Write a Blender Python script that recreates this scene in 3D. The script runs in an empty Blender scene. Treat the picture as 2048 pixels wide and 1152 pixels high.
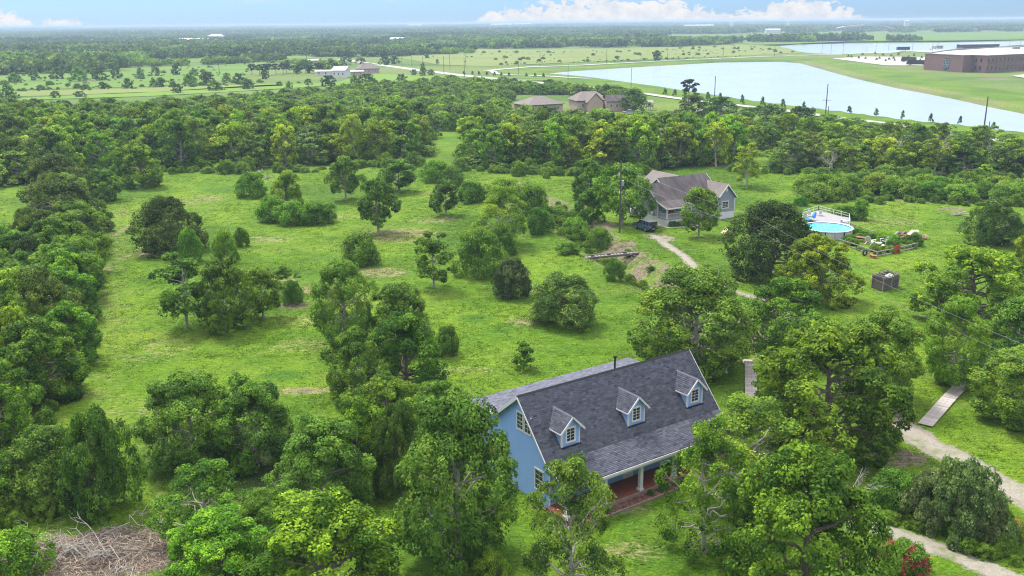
import bpy, bmesh, math, random
import numpy as np
from mathutils import Vector, Matrix
R = math.radians
rnd = random.Random(7)
rs = np.random.RandomState(11)
sc = bpy.context.scene
COL = sc.collection

# ------------------------------------------------------------------ camera
CAM_H, FPX = 35.0, 1850.0
PITCH = math.atan((576 - 44.5) / FPX)
ROLL = R(0.5)
_f = np.array([0, math.cos(PITCH), -math.sin(PITCH)]); _u = np.array([0, math.sin(PITCH), math.cos(PITCH)]); _r = np.array([1., 0, 0])
CR = math.cos(ROLL) * _r - math.sin(ROLL) * _u
CU = math.cos(ROLL) * _u + math.sin(ROLL) * _r
cam = bpy.data.objects.new('camera', bpy.data.cameras.new('camera')); COL.objects.link(cam)
cam.matrix_world = Matrix(((CR[0], CU[0], -_f[0], 0), (CR[1], CU[1], -_f[1], 0), (CR[2], CU[2], -_f[2], CAM_H), (0, 0, 0, 1)))
cam.data.sensor_width = 36; cam.data.lens = 36 * FPX / 2048
cam.data.clip_start = 0.5; cam.data.clip_end = 90000
sc.camera = cam
# ------------------------------------------------------------------ light
SUN_EL, SUN_AZ = R(58), R(-38)          # azimuth measured from +Y, negative = to the left
sc.view_settings.view_transform = 'Standard'; sc.view_settings.look = 'None'
sc.view_settings.exposure = 1.22; sc.view_settings.gamma = 1; sc.view_settings.use_curve_mapping = False
sun = bpy.data.objects.new('sun', bpy.data.lights.new('sun', 'SUN')); COL.objects.link(sun)
sun.data.energy = 2.8; sun.data.angle = R(14); sun.data.color = (1, .965, .90)
sd = Vector((math.sin(SUN_AZ) * math.cos(SUN_EL), math.cos(SUN_AZ) * math.cos(SUN_EL), math.sin(SUN_EL)))
sun.rotation_euler = sd.to_track_quat('Z', 'Y').to_euler(); sun.location = (0, 0, 200)
sc.cycles.use_denoising = True; sc.cycles.denoising_prefilter = 'NONE'; sc.cycles.filter_width = 1.15
sc.cycles.max_bounces = 6; sc.cycles.diffuse_bounces = 3; sc.cycles.transmission_bounces = 3; sc.cycles.volume_bounces = 0
sc.cycles.transparent_max_bounces = 6

def NT(tree): return tree.nodes, tree.links
W = bpy.data.worlds.new('World'); sc.world = W; W.use_nodes = True
n, l = NT(W.node_tree); n.clear()
def mth(n, l, op, a, b=None, c=None, clamp=False):
    m = n.new('ShaderNodeMath'); m.operation = op; m.use_clamp = clamp
    for i, v in enumerate((a, b, c)):
        if v is None: continue
        if isinstance(v, (int, float)): m.inputs[i].default_value = v
        else: l.new(v, m.inputs[i])
    return m.outputs[0]
def mixc(n, l, f, a, b, mode='MIX'):
    m = n.new('ShaderNodeMix'); m.data_type = 'RGBA'; m.blend_type = mode
    for k, v in ((0, f), (6, a), (7, b)):
        if isinstance(v, (int, float)): m.inputs[k].default_value = v
        elif isinstance(v, tuple): m.inputs[k].default_value = (*v, 1)
        else: l.new(v, m.inputs[k])
    return m.outputs[2]
def noise(n, l, vec, scale, detail=4, rough=.55, dist=0.0):
    t = n.new('ShaderNodeTexNoise'); t.inputs['Scale'].default_value = scale; t.inputs['Detail'].default_value = detail
    t.inputs['Roughness'].default_value = rough; t.inputs['Distortion'].default_value = dist
    if vec is not None: l.new(vec, t.inputs['Vector'])
    return t.outputs[0]
def ramp(n, l, fac, stops, interp='LINEAR'):
    r = n.new('ShaderNodeValToRGB'); r.color_ramp.interpolation = interp
    e = r.color_ramp.elements
    while len(e) < len(stops): e.new(.5)
    for i, (p, c) in enumerate(stops):
        e[i].position = p; e[i].color = (*c, 1) if isinstance(c, tuple) else (c, c, c, 1)
    if fac is not None: l.new(fac, r.inputs[0])
    return r.outputs[0]
def sky_nodes():
    sky = n.new('ShaderNodeTexSky'); sky.sky_type = 'NISHITA'; sky.sun_disc = False
    sky.sun_elevation = SUN_EL; sky.sun_rotation = SUN_AZ; sky.air_density = 1.0; sky.dust_density = .25; sky.ozone_density = 2.2
    tc = n.new('ShaderNodeTexCoord'); sx = n.new('ShaderNodeSeparateXYZ'); l.new(tc.outputs['Generated'], sx.inputs[0])
    az = mth(n, l, 'ARCTAN2', sx.outputs[0], sx.outputs[1])
    hz = mth(n, l, 'SQRT', mth(n, l, 'ADD', mth(n, l, 'MULTIPLY', sx.outputs[0], sx.outputs[0]), mth(n, l, 'MULTIPLY', sx.outputs[1], sx.outputs[1])))
    el = mth(n, l, 'ARCTAN2', sx.outputs[2], hz)
    # low cumulus standing on the horizon: heights per azimuth
    a01 = mth(n, l, 'ADD', mth(n, l, 'MULTIPLY', az, .9), .5)
    def A(px): return .5 + .9 * math.atan((px - 1024) / FPX / math.cos(PITCH))
    hs = [(0, .3), (A(-40), .55), (A(60), .62), (A(128), .45), (A(150), .02), (A(165), .28), (A(225), .24), (A(250), 0), (A(950), 0), (A(990), .45),
          (A(1080), .75), (A(1150), 1.0), (A(1260), 1.05), (A(1330), .8), (A(1410), .35), (A(1490), .5), (A(1530), .95), (A(1600), .9), (A(1660), .3), (A(1700), 0), (A(2060), .0), (1, .4)]
    env = ramp(n, l, a01, [(p, v / 2) for p, v in hs][:32])
    cv = n.new('ShaderNodeCombineXYZ'); l.new(mth(n, l, 'MULTIPLY', az, 1.0), cv.inputs[0]); l.new(mth(n, l, 'MULTIPLY', el, 1.35), cv.inputs[1])
    n1 = noise(n, l, cv.outputs[0], 85, 9, .62, .8)
    n2 = ramp(n, l, noise(n, l, cv.outputs[0], 70, 7, .6), [(.36, 0.0), (.6, 1.0)])
    top = mth(n, l, 'MULTIPLY', env, .050)                                    # radians
    h = mth(n, l, 'ADD', top, mth(n, l, 'MULTIPLY', mth(n, l, 'SUBTRACT', n1, .5), mth(n, l, 'ADD', mth(n, l, 'MULTIPLY', env, .16), .0)))
    f1 = mth(n, l, 'MULTIPLY', mth(n, l, 'SUBTRACT', h, el), 230, clamp=True)
    f1 = mth(n, l, 'MULTIPLY', f1, mth(n, l, 'MULTIPLY', mth(n, l, 'SUBTRACT', env, .03), 18, clamp=True))
    # higher broken cloud
    wp = noise(n, l, cv.outputs[0], 9, 7, .6)
    hi = mth(n, l, 'MULTIPLY', mth(n, l, 'SUBTRACT', wp, mth(n, l, 'SUBTRACT', .53, mth(n, l, 'MULTIPLY', mth(n, l, 'SUBTRACT', el, .1), .9, clamp=True))), 6, clamp=True)
    hi = mth(n, l, 'MULTIPLY', hi, mth(n, l, 'MULTIPLY', mth(n, l, 'SUBTRACT', el, .018), 70, clamp=True))
    f = mth(n, l, 'MAXIMUM', f1, mth(n, l, 'MULTIPLY', hi, .85))
    skyc = mixc(n, l, 1.0, sky.outputs[0], (.225, .350, .64), 'MULTIPLY')
    cc = mixc(n, l, n2, (2.7, 2.87, 3.2), (3.5, 3.4, 3.35))
    kb = mth(n, l, 'ADD', 1.0, mth(n, l, 'MULTIPLY', mth(n, l, 'MAXIMUM', mth(n, l, 'SUBTRACT', sx.outputs[2], .05), 0.0), 3.0)); kc = n.new('ShaderNodeCombineXYZ'); [l.new(kb, kc.inputs[i]) for i in range(3)]
    cc = mixc(n, l, 1.0, cc, kc.outputs[0], 'MULTIPLY')
    col = mixc(n, l, mth(n, l, 'MULTIPLY', f, .93), skyc, cc)
    bg = n.new('ShaderNodeBackground'); bg.inputs[1].default_value = .12; l.new(col, bg.inputs[0])
    o = n.new('ShaderNodeOutputWorld'); l.new(bg.outputs[0], o.inputs[0])
sky_nodes()

# ------------------------------------------------------------------ helpers
def at(px, py, z=0.0):
    """ground point seen at this place of the photograph"""
    d = (px - 1024) / FPX * CR - (py - 576) / FPX * CU + _f
    t = (z - CAM_H) / d[2]
    return np.array([t * d[0], t * d[1], z])
def proj(p):
    v = np.array(p, float) - np.array([0, 0, CAM_H]); k = v @ _f
    return 1024 + FPX * (v @ CR) / k, 576 - FPX * (v @ CU) / k, k
def atn(P): return np.array([at(*p)[:2] for p in P])

def segdist(X, Y, P):
    """distance to an open polyline and the signed side"""
    best = np.full(X.shape, 1e9); side = np.zeros(X.shape)
    for a, b in zip(P[:-1], P[1:]):
        d = b - a; L = d @ d
        t = np.clip(((X - a[0]) * d[0] + (Y - a[1]) * d[1]) / L, 0, 1)
        ex, ey = X - a[0] - t * d[0], Y - a[1] - t * d[1]
        q = np.hypot(ex, ey); m = q < best
        best = np.where(m, q, best); side = np.where(m, np.sign(d[0] * ey - d[1] * ex), side)
    return best, side
def inside(X, Y, P):
    r = np.zeros(X.shape, bool); m = len(P)
    for i in range(m):
        (x1, y1), (x2, y2) = P[i], P[(i + 1) % m]
        c = ((y1 > Y) != (y2 > Y)) & (X < (x2 - x1) * (Y - y1) / ((y2 - y1) if y2 != y1 else 1e-9) + x1)
        r ^= c
    return r
def polydist(X, Y, P):
    P2 = np.vstack([P, P[:1]]); d, _ = segdist(X, Y, P2)
    return np.where(inside(X, Y, P), -d, d)
_g = rs.rand(64, 64)
def vnoise(X, Y, s):
    x = np.asarray(X) / s; y = np.asarray(Y) / s
    xi = np.floor(x).astype(int); yi = np.floor(y).astype(int); fx = x - xi; fy = y - yi
    fx = fx * fx * (3 - 2 * fx); fy = fy * fy * (3 - 2 * fy)
    g = lambda i, j: _g[i % 64, j % 64]
    return (g(xi, yi) * (1 - fx) + g(xi + 1, yi) * fx) * (1 - fy) + (g(xi, yi + 1) * (1 - fx) + g(xi + 1, yi + 1) * fx) * fy

DITCH = atn([(1000, 372), (1075, 405), (1130, 440), (1180, 478), (1225, 512), (1285, 548), (1345, 585), (1420, 640), (1500, 700)])
LAKE1 = atn([(1080, 144), (1150, 138), (1300, 129), (1440, 121.5), (1560, 120), (1600, 123), (1645, 135), (1705, 151), (1790, 170), (1900, 190), (1985, 208), (2080, 226), (2300, 262), (2300, 292),
             (2080, 264), (1950, 248), (1850, 239), (1700, 221), (1560, 204), (1480, 194), (1400, 183), (1330, 172), (1240, 160), (1180, 152), (1120, 147)])
LAKE2 = atn([(1552, 92), (1600, 86.5), (1700, 85), (1800, 84.5), (1900, 83.5), (2150, 78.5), (2150, 83), (2048, 87), (1950, 93), (1850, 99), (1750, 104.5), (1660, 107), (1615, 104), (1590, 99)])
def gz(X, Y):
    X = np.asarray(X, float); Y = np.asarray(Y, float)
    z = (vnoise(X, Y, 17) - .5) * .35 * np.clip((Y - 60) / 60, .3, 1)
    z = z + (vnoise(X + 300, Y, 4.3) - .5) * .08
    d, s = segdist(X, Y, DITCH)
    z = z - 1.9 * np.clip((4.6 - d) / 3.6, 0, 1) ** 1.3 + .35 * np.exp(-((d - 6.5) / 1.8) ** 2)
    for L, dep in ((LAKE1, 3.6), (LAKE2, 3.5)):
        q = polydist(X, Y, L)
        z = z * np.clip((q - 2) / 10, 0, 1) - dep * np.clip((4 - q) / 9, 0, 1)
    return z
def ground(x, y): return float(gz(np.array([x]), np.array([y]))[0])

def tag(o, label=None, cat=None, group=None, kind=None):
    if label: o['label'] = label
    if cat: o['category'] = cat
    if group: o['group'] = group
    if kind: o['kind'] = kind
    return o
def empty(name, loc, rz=0.0, label=None, cat=None, group=None):
    o = bpy.data.objects.new(name, None); COL.objects.link(o); o.empty_display_size = .3
    o.location = loc; o.rotation_euler = (0, 0, rz)
    return tag(o, label, cat, group)
def meshobj(name, me, parent=None, mat=None, link=True):
    o = bpy.data.objects.new(name, me)
    if mat is not None and len(me.materials) == 0: me.materials.append(mat)
    if link: COL.objects.link(o)
    if parent is not None: o.parent = parent
    return o
def npmesh(name, V, F, tint=None, smooth=False):
    V = np.asarray(V, np.float32); F = np.asarray(F, np.int32); k = F.shape[1]
    me = bpy.data.meshes.new(name)
    me.vertices.add(len(V)); me.vertices.foreach_set('co', V.ravel())
    me.loops.add(F.size); me.loops.foreach_set('vertex_index', F.ravel())
    me.polygons.add(len(F)); me.polygons.foreach_set('loop_start', np.arange(0, F.size, k, dtype=np.int32))
    if tint is not None:
        a = me.attributes.new('tint', 'FLOAT', 'FACE'); a.data.foreach_set('value', np.asarray(tint, np.float32))
    me.update(calc_edges=True)
    if smooth: me.polygons.foreach_set('use_smooth', np.ones(len(F), bool))
    return me
class MB:
    def __init__(s): s.v = []; s.f = []; s.t = []
    def add(s, vs, fs, t=0.5):
        b = len(s.v); s.v += [tuple(v) for v in vs]; s.f += [tuple(b + i for i in f) for f in fs]; s.t += [t] * len(fs); return s
    def box(s, x0, x1, y0, y1, z0, z1, t=.5, M=None):
        vs = [Vector((x, y, z)) for z in (z0, z1) for x, y in ((x0, y0), (x1, y0), (x1, y1), (x0, y1))]
        if M is not None: vs = [M @ v for v in vs]
        return s.add(vs, [(3, 2, 1, 0), (4, 5, 6, 7), (0, 1, 5, 4), (1, 2, 6, 5), (2, 3, 7, 6), (3, 0, 4, 7)], t)
    def beam(s, a, b, w, h=None, t=.5):
        a = Vector(a); b = Vector(b); d = b - a; L = d.length; h = h or w
        q = d.to_track_quat('X', 'Z').to_matrix().to_4x4(); M = Matrix.Translation(a) @ q
        return s.box(0, L, -w / 2, w / 2, -h / 2, h / 2, t, M)
    def prism(s, prof, x0, x1, axis='x', t=.5):
        """profile (u, z) extruded along x (u = y) or along y (u = x)"""
        m = len(prof)
        if axis == 'x': vs = [(x0, u, z) for u, z in prof] + [(x1, u, z) for u, z in prof]
        else: vs = [(u, x0, z) for u, z in prof] + [(u, x1, z) for u, z in prof]
        fs = [tuple(range(m)), tuple(range(2 * m - 1, m - 1, -1))] + [(i, (i + 1) % m, m + (i + 1) % m, m + i) for i in range(m)]
        return s.add(vs, fs, t)
    def slab(s, quad, th, t=.5):
        q = [Vector(p) for p in quad]; nn = (q[1] - q[0]).cross(q[3] - q[0]).normalized()
        if nn.z < 0: nn = -nn
        m = len(q); vs = [p for p in q] + [p - nn * th for p in q]
        return s.add(vs, [tuple(range(m)), tuple(range(2 * m - 1, m - 1, -1))] + [(i, m + i, m + (i + 1) % m, (i + 1) % m) for i in range(m)], t)
    def tube(s, pts, rad, k=6, t=.5, cap=True):
        pts = [Vector(p) for p in pts]; rad = [rad] * len(pts) if isinstance(rad, (int, float)) else rad
        vs = []
        for i, p in enumerate(pts):
            d = (pts[min(i + 1, len(pts) - 1)] - pts[max(i - 1, 0)])
            if d.length < 1e-6: d = Vector((0, 0, 1))
            d.normalize(); a = d.cross(Vector((.31, .95, .12))); a = a.normalized() if a.length > .1 else Vector((1, 0, 0)); b = d.cross(a)
            for j in range(k):
                an = 2 * math.pi * j / k; vs.append(p + (a * math.cos(an) + b * math.sin(an)) * rad[i])
        fs = [(i * k + j, i * k + (j + 1) % k, (i + 1) * k + (j + 1) % k, (i + 1) * k + j) for i in range(len(pts) - 1) for j in range(k)]
        if cap: fs += [tuple(range(k - 1, -1, -1)), tuple((len(pts) - 1) * k + j for j in range(k))]
        return s.add(vs, fs, t)
    def lathe(s, c, prof, k=24, t=.5, sx=1, sy=1):
        vs = [(c[0] + r * math.cos(2 * math.pi * j / k) * sx, c[1] + r * math.sin(2 * math.pi * j / k) * sy, c[2] + z) for r, z in prof for j in range(k)]
        return s.add(vs, [(i * k + j, i * k + (j + 1) % k, (i + 1) * k + (j + 1) % k, (i + 1) * k + j) for i in range(len(prof) - 1) for j in range(k)] +
                     [tuple((len(prof) - 1) * k + j for j in range(k)), tuple(range(k - 1, -1, -1))], t)
    def mesh(s, name, smooth=False):
        me = bpy.data.meshes.new(name); me.from_pydata([tuple(v) for v in s.v], [], s.f)
        a = me.attributes.new('tint', 'FLOAT', 'FACE'); a.data.foreach_set('value', np.array(s.t, np.float32))
        me.update()
        bm = bmesh.new(); bm.from_mesh(me); bmesh.ops.recalc_face_normals(bm, faces=bm.faces); bm.to_mesh(me); bm.free()
        if smooth: me.polygons.foreach_set('use_smooth', np.ones(len(me.polygons), bool))
        return me
    def build(s, name, mat, parent=None, smooth=False, kind=None):
        o = meshobj(name, s.mesh(name, smooth), parent, mat)
        if kind: o['kind'] = kind
        return o

# ------------------------------------------------------------------ materials
def newmat(name):
    m = bpy.data.materials.new(name); m.use_nodes = True; nn, ll = NT(m.node_tree); nn.clear()
    o = nn.new('ShaderNodeOutputMaterial'); return m, nn, ll, o
def attr(n, name):
    a = n.new('ShaderNodeAttribute'); a.attribute_name = name; return a.outputs['Fac']
def surf(name, c1, c2=None, scale=3.0, rough=.75, metal=0.0, spec=.35, bump=0.0, tint=0.0, stretch=None, coord='Object', big=None, detail=5):
    m, n, l, o = newmat(name)
    p = n.new('ShaderNodeBsdfPrincipled'); p.inputs['Roughness'].default_value = rough; p.inputs['Metallic'].default_value = metal
    p.inputs['Specular IOR Level'].default_value = spec; l.new(p.outputs[0], o.inputs[0])
    tc = n.new('ShaderNodeTexCoord'); v = tc.outputs[coord]
    if stretch:
        mp = n.new('ShaderNodeMapping'); mp.inputs['Scale'].default_value = stretch; l.new(v, mp.inputs[0]); v = mp.outputs[0]
    c2 = c2 or tuple(x * .8 for x in c1)
    nz = noise(n, l, v, scale, detail, .6)
    f = ramp(n, l, nz, [(.3, 0.0), (.7, 1.0)])
    col = mixc(n, l, f, c1, c2)
    if big:
        b = ramp(n, l, noise(n, l, v, big[0], 4, .6), [(.42, 0.0), (.62, 1.0)]); col = mixc(n, l, mth(n, l, 'MULTIPLY', b, big[1]), col, big[2])
    if tint:
        k = mth(n, l, 'ADD', mth(n, l, 'MULTIPLY', mth(n, l, 'SUBTRACT', attr(n, 'tint'), .5), tint * 2), 1.0)
        cb = n.new('ShaderNodeCombineXYZ'); [l.new(k, cb.inputs[i]) for i in range(3)]
        col = mixc(n, l, 1.0, col, cb.outputs[0], 'MULTIPLY')
    l.new(col, p.inputs['Base Color'])
    if bump:
        b = n.new('ShaderNodeBump'); b.inputs['Strength'].default_value = bump; b.inputs['Distance'].default_value = .03; l.new(nz, b.inputs['Height']); l.new(b.outputs[0], p.inputs['Normal'])
    return m
def siding(name, c, pitch=.19):
    """lap boards: narrow shade line at every board's lower edge comes from relief"""
    m, n, l, o = newmat(name)
    p = n.new('ShaderNodeBsdfPrincipled'); p.inputs['Roughness'].default_value = .6; l.new(p.outputs[0], o.inputs[0])
    tc = n.new('ShaderNodeTexCoord'); sx = n.new('ShaderNodeSeparateXYZ'); l.new(tc.outputs['Object'], sx.inputs[0])
    saw = mth(n, l, 'FRACT', mth(n, l, 'DIVIDE', sx.outputs[2], pitch))
    nz = noise(n, l, tc.outputs['Object'], 1.2, 6, .65)
    l.new(mixc(n, l, nz, tuple(x * .86 for x in c), tuple(min(1, x * 1.12) for x in c)), p.inputs['Base Color'])
    b = n.new('ShaderNodeBump'); b.inputs['Strength'].default_value = .9; b.inputs['Distance'].default_value = .02; b.invert = True
    l.new(saw, b.inputs['Height']); l.new(b.outputs[0], p.inputs['Normal'])
    return m
def leafmat(name, dark, light, yellow=None, trans=.28, rough=.7):
    m, n, l, o = newmat(name)
    oi = n.new('ShaderNodeObjectInfo')
    t = attr(n, 'tint')
    k = mth(n, l, 'ADD', t, mth(n, l, 'MULTIPLY', mth(n, l, 'SUBTRACT', oi.outputs['Random'], .5), .45), clamp=True)
    y = yellow or tuple(a * .5 + b * .5 for a, b in zip(light, (.20, .20, .02)))
    c = ramp(n, l, k, [(0.0, dark), (.5, tuple(a * .45 + b * .55 for a, b in zip(dark, light))), (.85, light), (1.0, y)])
    c = mixc(n, l, 1.0, c, oi.outputs['Color'], 'MULTIPLY')
    p = n.new('ShaderNodeBsdfPrincipled'); p.inputs['Roughness'].default_value = rough; p.inputs['Specular IOR Level'].default_value = .13
    tr = n.new('ShaderNodeBsdfTranslucent'); l.new(c, p.inputs['Base Color'])
    l.new(mixc(n, l, 1.0, c, (1.25, 1.35, .55), 'MULTIPLY'), tr.inputs[0])
    mx = n.new('ShaderNodeMixShader'); mx.inputs[0].default_value = trans; l.new(p.outputs[0], mx.inputs[1]); l.new(tr.outputs[0], mx.inputs[2]); l.new(mx.outputs[0], o.inputs[0])
    return m
def plain(name, c, rough=.6, metal=0.0, spec=.4): return surf(name, c, tuple(x * .85 for x in c), 2.5, rough, metal, spec)

M = {}
M['leaf'] = leafmat('leaf_green', (.034, .082, .008), (.195, .325, .030))
M['leaf_dark'] = leafmat('leaf_dark', (.022, .050, .008), (.122, .196, .032), (.22, .28, .05), .24)
M['leaf_yellow'] = leafmat('leaf_yellowish', (.040, .084, .006), (.245, .335, .022), (.42, .46, .03), .33)
M['leaf_bright'] = leafmat('leaf_bright', (.034, .094, .007), (.205, .360, .024), (.34, .46, .03), .34)
M['leaf_gray'] = leafmat('leaf_greyish', (.045, .080, .022), (.21, .28, .09), (.32, .37, .16), .24)
M['needle'] = leafmat('needles', (.012, .026, .012), (.045, .075, .030), (.06, .09, .03), .12)
M['petal'] = leafmat('petals', (.22, .012, .030), (.42, .035, .08), (.5, .06, .12), .3)
M['petal_orange'] = leafmat('orange_petals', (.4, .05, .02), (.7, .13, .03), (.75, .2, .05), .3)
M['bark'] = surf('bark', (.16, .135, .105), (.085, .07, .055), 9, .9, bump=.6, stretch=(1, 1, .25))
M['bark_pale'] = surf('pale_bark', (.40, .37, .325), (.22, .20, .17), 7, .85, bump=.3)
M['grey_branch'] = surf('grey_branch', (.36, .33, .29), (.2, .18, .155), 7, .85)
M['white'] = surf('white_paint', (.60, .60, .59), (.50, .50, .49), 1.5, .5)
M['white_plastic'] = plain('white_plastic', (.62, .63, .64), .4)
M['blue'] = siding('blue_siding', (.215, .37, .66))
M['greywall'] = siding('grey_siding', (.20, .21, .25), .2)
M['glass'] = surf('window_glass', (.018, .022, .028), (.035, .04, .05), 1.1, .08, 0, .8)
M['shingle'] = surf('shingles', (.092, .095, .122), (.073, .076, .100), 1.6, .9, tint=.46, big=(.3, .15, (.115, .112, .145)))
M['shingle_old'] = surf('old_shingles', (.095, .080, .080), (.045, .038, .040), .9, .92, tint=.12, stretch=(1.4, .35, .6), big=(.5, .75, (.030, .026, .029)))
M['shingle_tan'] = surf('tan_shingles', (.17, .145, .13), (.13, .112, .10), .6, .92, tint=.15)
M['black'] = plain('black_metal', (.012, .012, .013), .45, .3)
M['rubber'] = plain('rubber', (.02, .02, .02), .85)
M['porch'] = surf('red_porch_brick', (.20, .055, .032), (.12, .035, .022), 6, .8, tint=.3)
M['mulch'] = surf('mulch', (.17, .075, .055), (.07, .035, .028), 12, .95, tint=.6)
M['edging'] = surf('timber_edging', (.28, .22, .19), (.18, .14, .12), 4, .85)
M['old_wood'] = surf('weathered_wood', (.27, .25, .225), (.15, .135, .12), 5, .85, tint=.35, stretch=(.3, 3, 3))
M['dark_wood'] = surf('dark_wood', (.13, .11, .098), (.06, .05, .045), 4, .85, tint=.4, stretch=(.3, 3, 3))
M['walk_wood'] = surf('walk_wood', (.40, .36, .33), (.28, .25, .225), 5, .85, tint=.28)
M['red_wood'] = surf('red_wood', (.28, .12, .085), (.2, .08, .06), 4, .8, tint=.3)
M['brick'] = surf('brown_brick', (.175, .095, .082), (.13, .07, .062), .5, .85, tint=.12)
M['tanbrick'] = surf('tan_brick', (.42, .32, .26), (.34, .25, .20), 1.2, .85)
M['concrete'] = surf('concrete', (.33, .315, .285), (.27, .255, .235), .35, .85)
M['flatroof'] = surf('pale_flat_roof', (.40, .39, .405), (.33, .32, .335), .05, .8)
M['tin'] = surf('pale_metal_roof', (.48, .49, .51), (.4, .41, .43), .2, .4, .3)
M['pole'] = surf('pole_wood', (.105, .085, .07), (.06, .05, .042), 4, .9, stretch=(2, 2, .3))
M['wire'] = plain('wire', (.30, .30, .31), .5, .4)
M['suv'] = surf('slate_blue_paint', (.085, .165, .26), (.075, .15, .24), 1.5, .25, .35, .6)
M['red'] = plain('red_paint', (.42, .03, .03), .5)
M['silver'] = plain('silver_paint', (.45, .46, .47), .3, .5)
M['terracotta'] = plain('terracotta', (.42, .13, .06), .8)
M['blue_cloth'] = plain('blue_cloth', (.03, .25, .62), .7)
M['poolwall'] = surf('pool_wall', (.42, .44, .48), (.36, .38, .42), 1, .5)
M['deck'] = surf('grey_deck', (.26, .245, .255), (.20, .19, .20), 3, .8, tint=.2)
M['tan'] = plain('tan_cloth', (.45, .33, .22), .8)
M['cowhide'] = surf('cow_hide', (.20, .10, .06), (.5, .45, .4), 1.2, .8, big=(.8, .5, (.08, .04, .03)))

def water_mat():
    m, n, l, o = newmat('lake_water')
    p = n.new('ShaderNodeBsdfPrincipled'); p.inputs['Roughness'].default_value = .22; p.inputs['Specular IOR Level'].default_value = .5
    tc = n.new('ShaderNodeTexCoord')
    nz = noise(n, l, tc.outputs['Object'], .02, 5, .6)
    l.new(mixc(n, l, nz, (.25, .30, .325), (.31, .355, .375)), p.inputs['Base Color'])
    b = n.new('ShaderNodeBump'); b.inputs['Strength'].default_value = .35; b.inputs['Distance'].default_value = .12
    l.new(noise(n, l, tc.outputs['Object'], .8, 4, .6), b.inputs['Height']); l.new(b.outputs[0], p.inputs['Normal']); l.new(p.outputs[0], o.inputs[0])
    return m
M['lake'] = water_mat()
def pool_mat():
    m, n, l, o = newmat('pool_water')
    p = n.new('ShaderNodeBsdfPrincipled'); p.inputs['Roughness'].default_value = .06
    tc = n.new('ShaderNodeTexCoord'); nz = noise(n, l, tc.outputs['Object'], 1.6, 4, .6, 1.2)
    l.new(ramp(n, l, nz, [(.35, (.03, .40, .56)), (.55, (.09, .56, .68)), (.68, (.35, .72, .78))]), p.inputs['Base Color'])
    b = n.new('ShaderNodeBump'); b.inputs['Strength'].default_value = .3; b.inputs['Distance'].default_value = .05; l.new(noise(n, l, tc.outputs['Object'], 5, 3), b.inputs['Height'])
    l.new(b.outputs[0], p.inputs['Normal']); l.new(p.outputs[0], o.inputs[0]); return m
M['pool'] = pool_mat()

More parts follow.
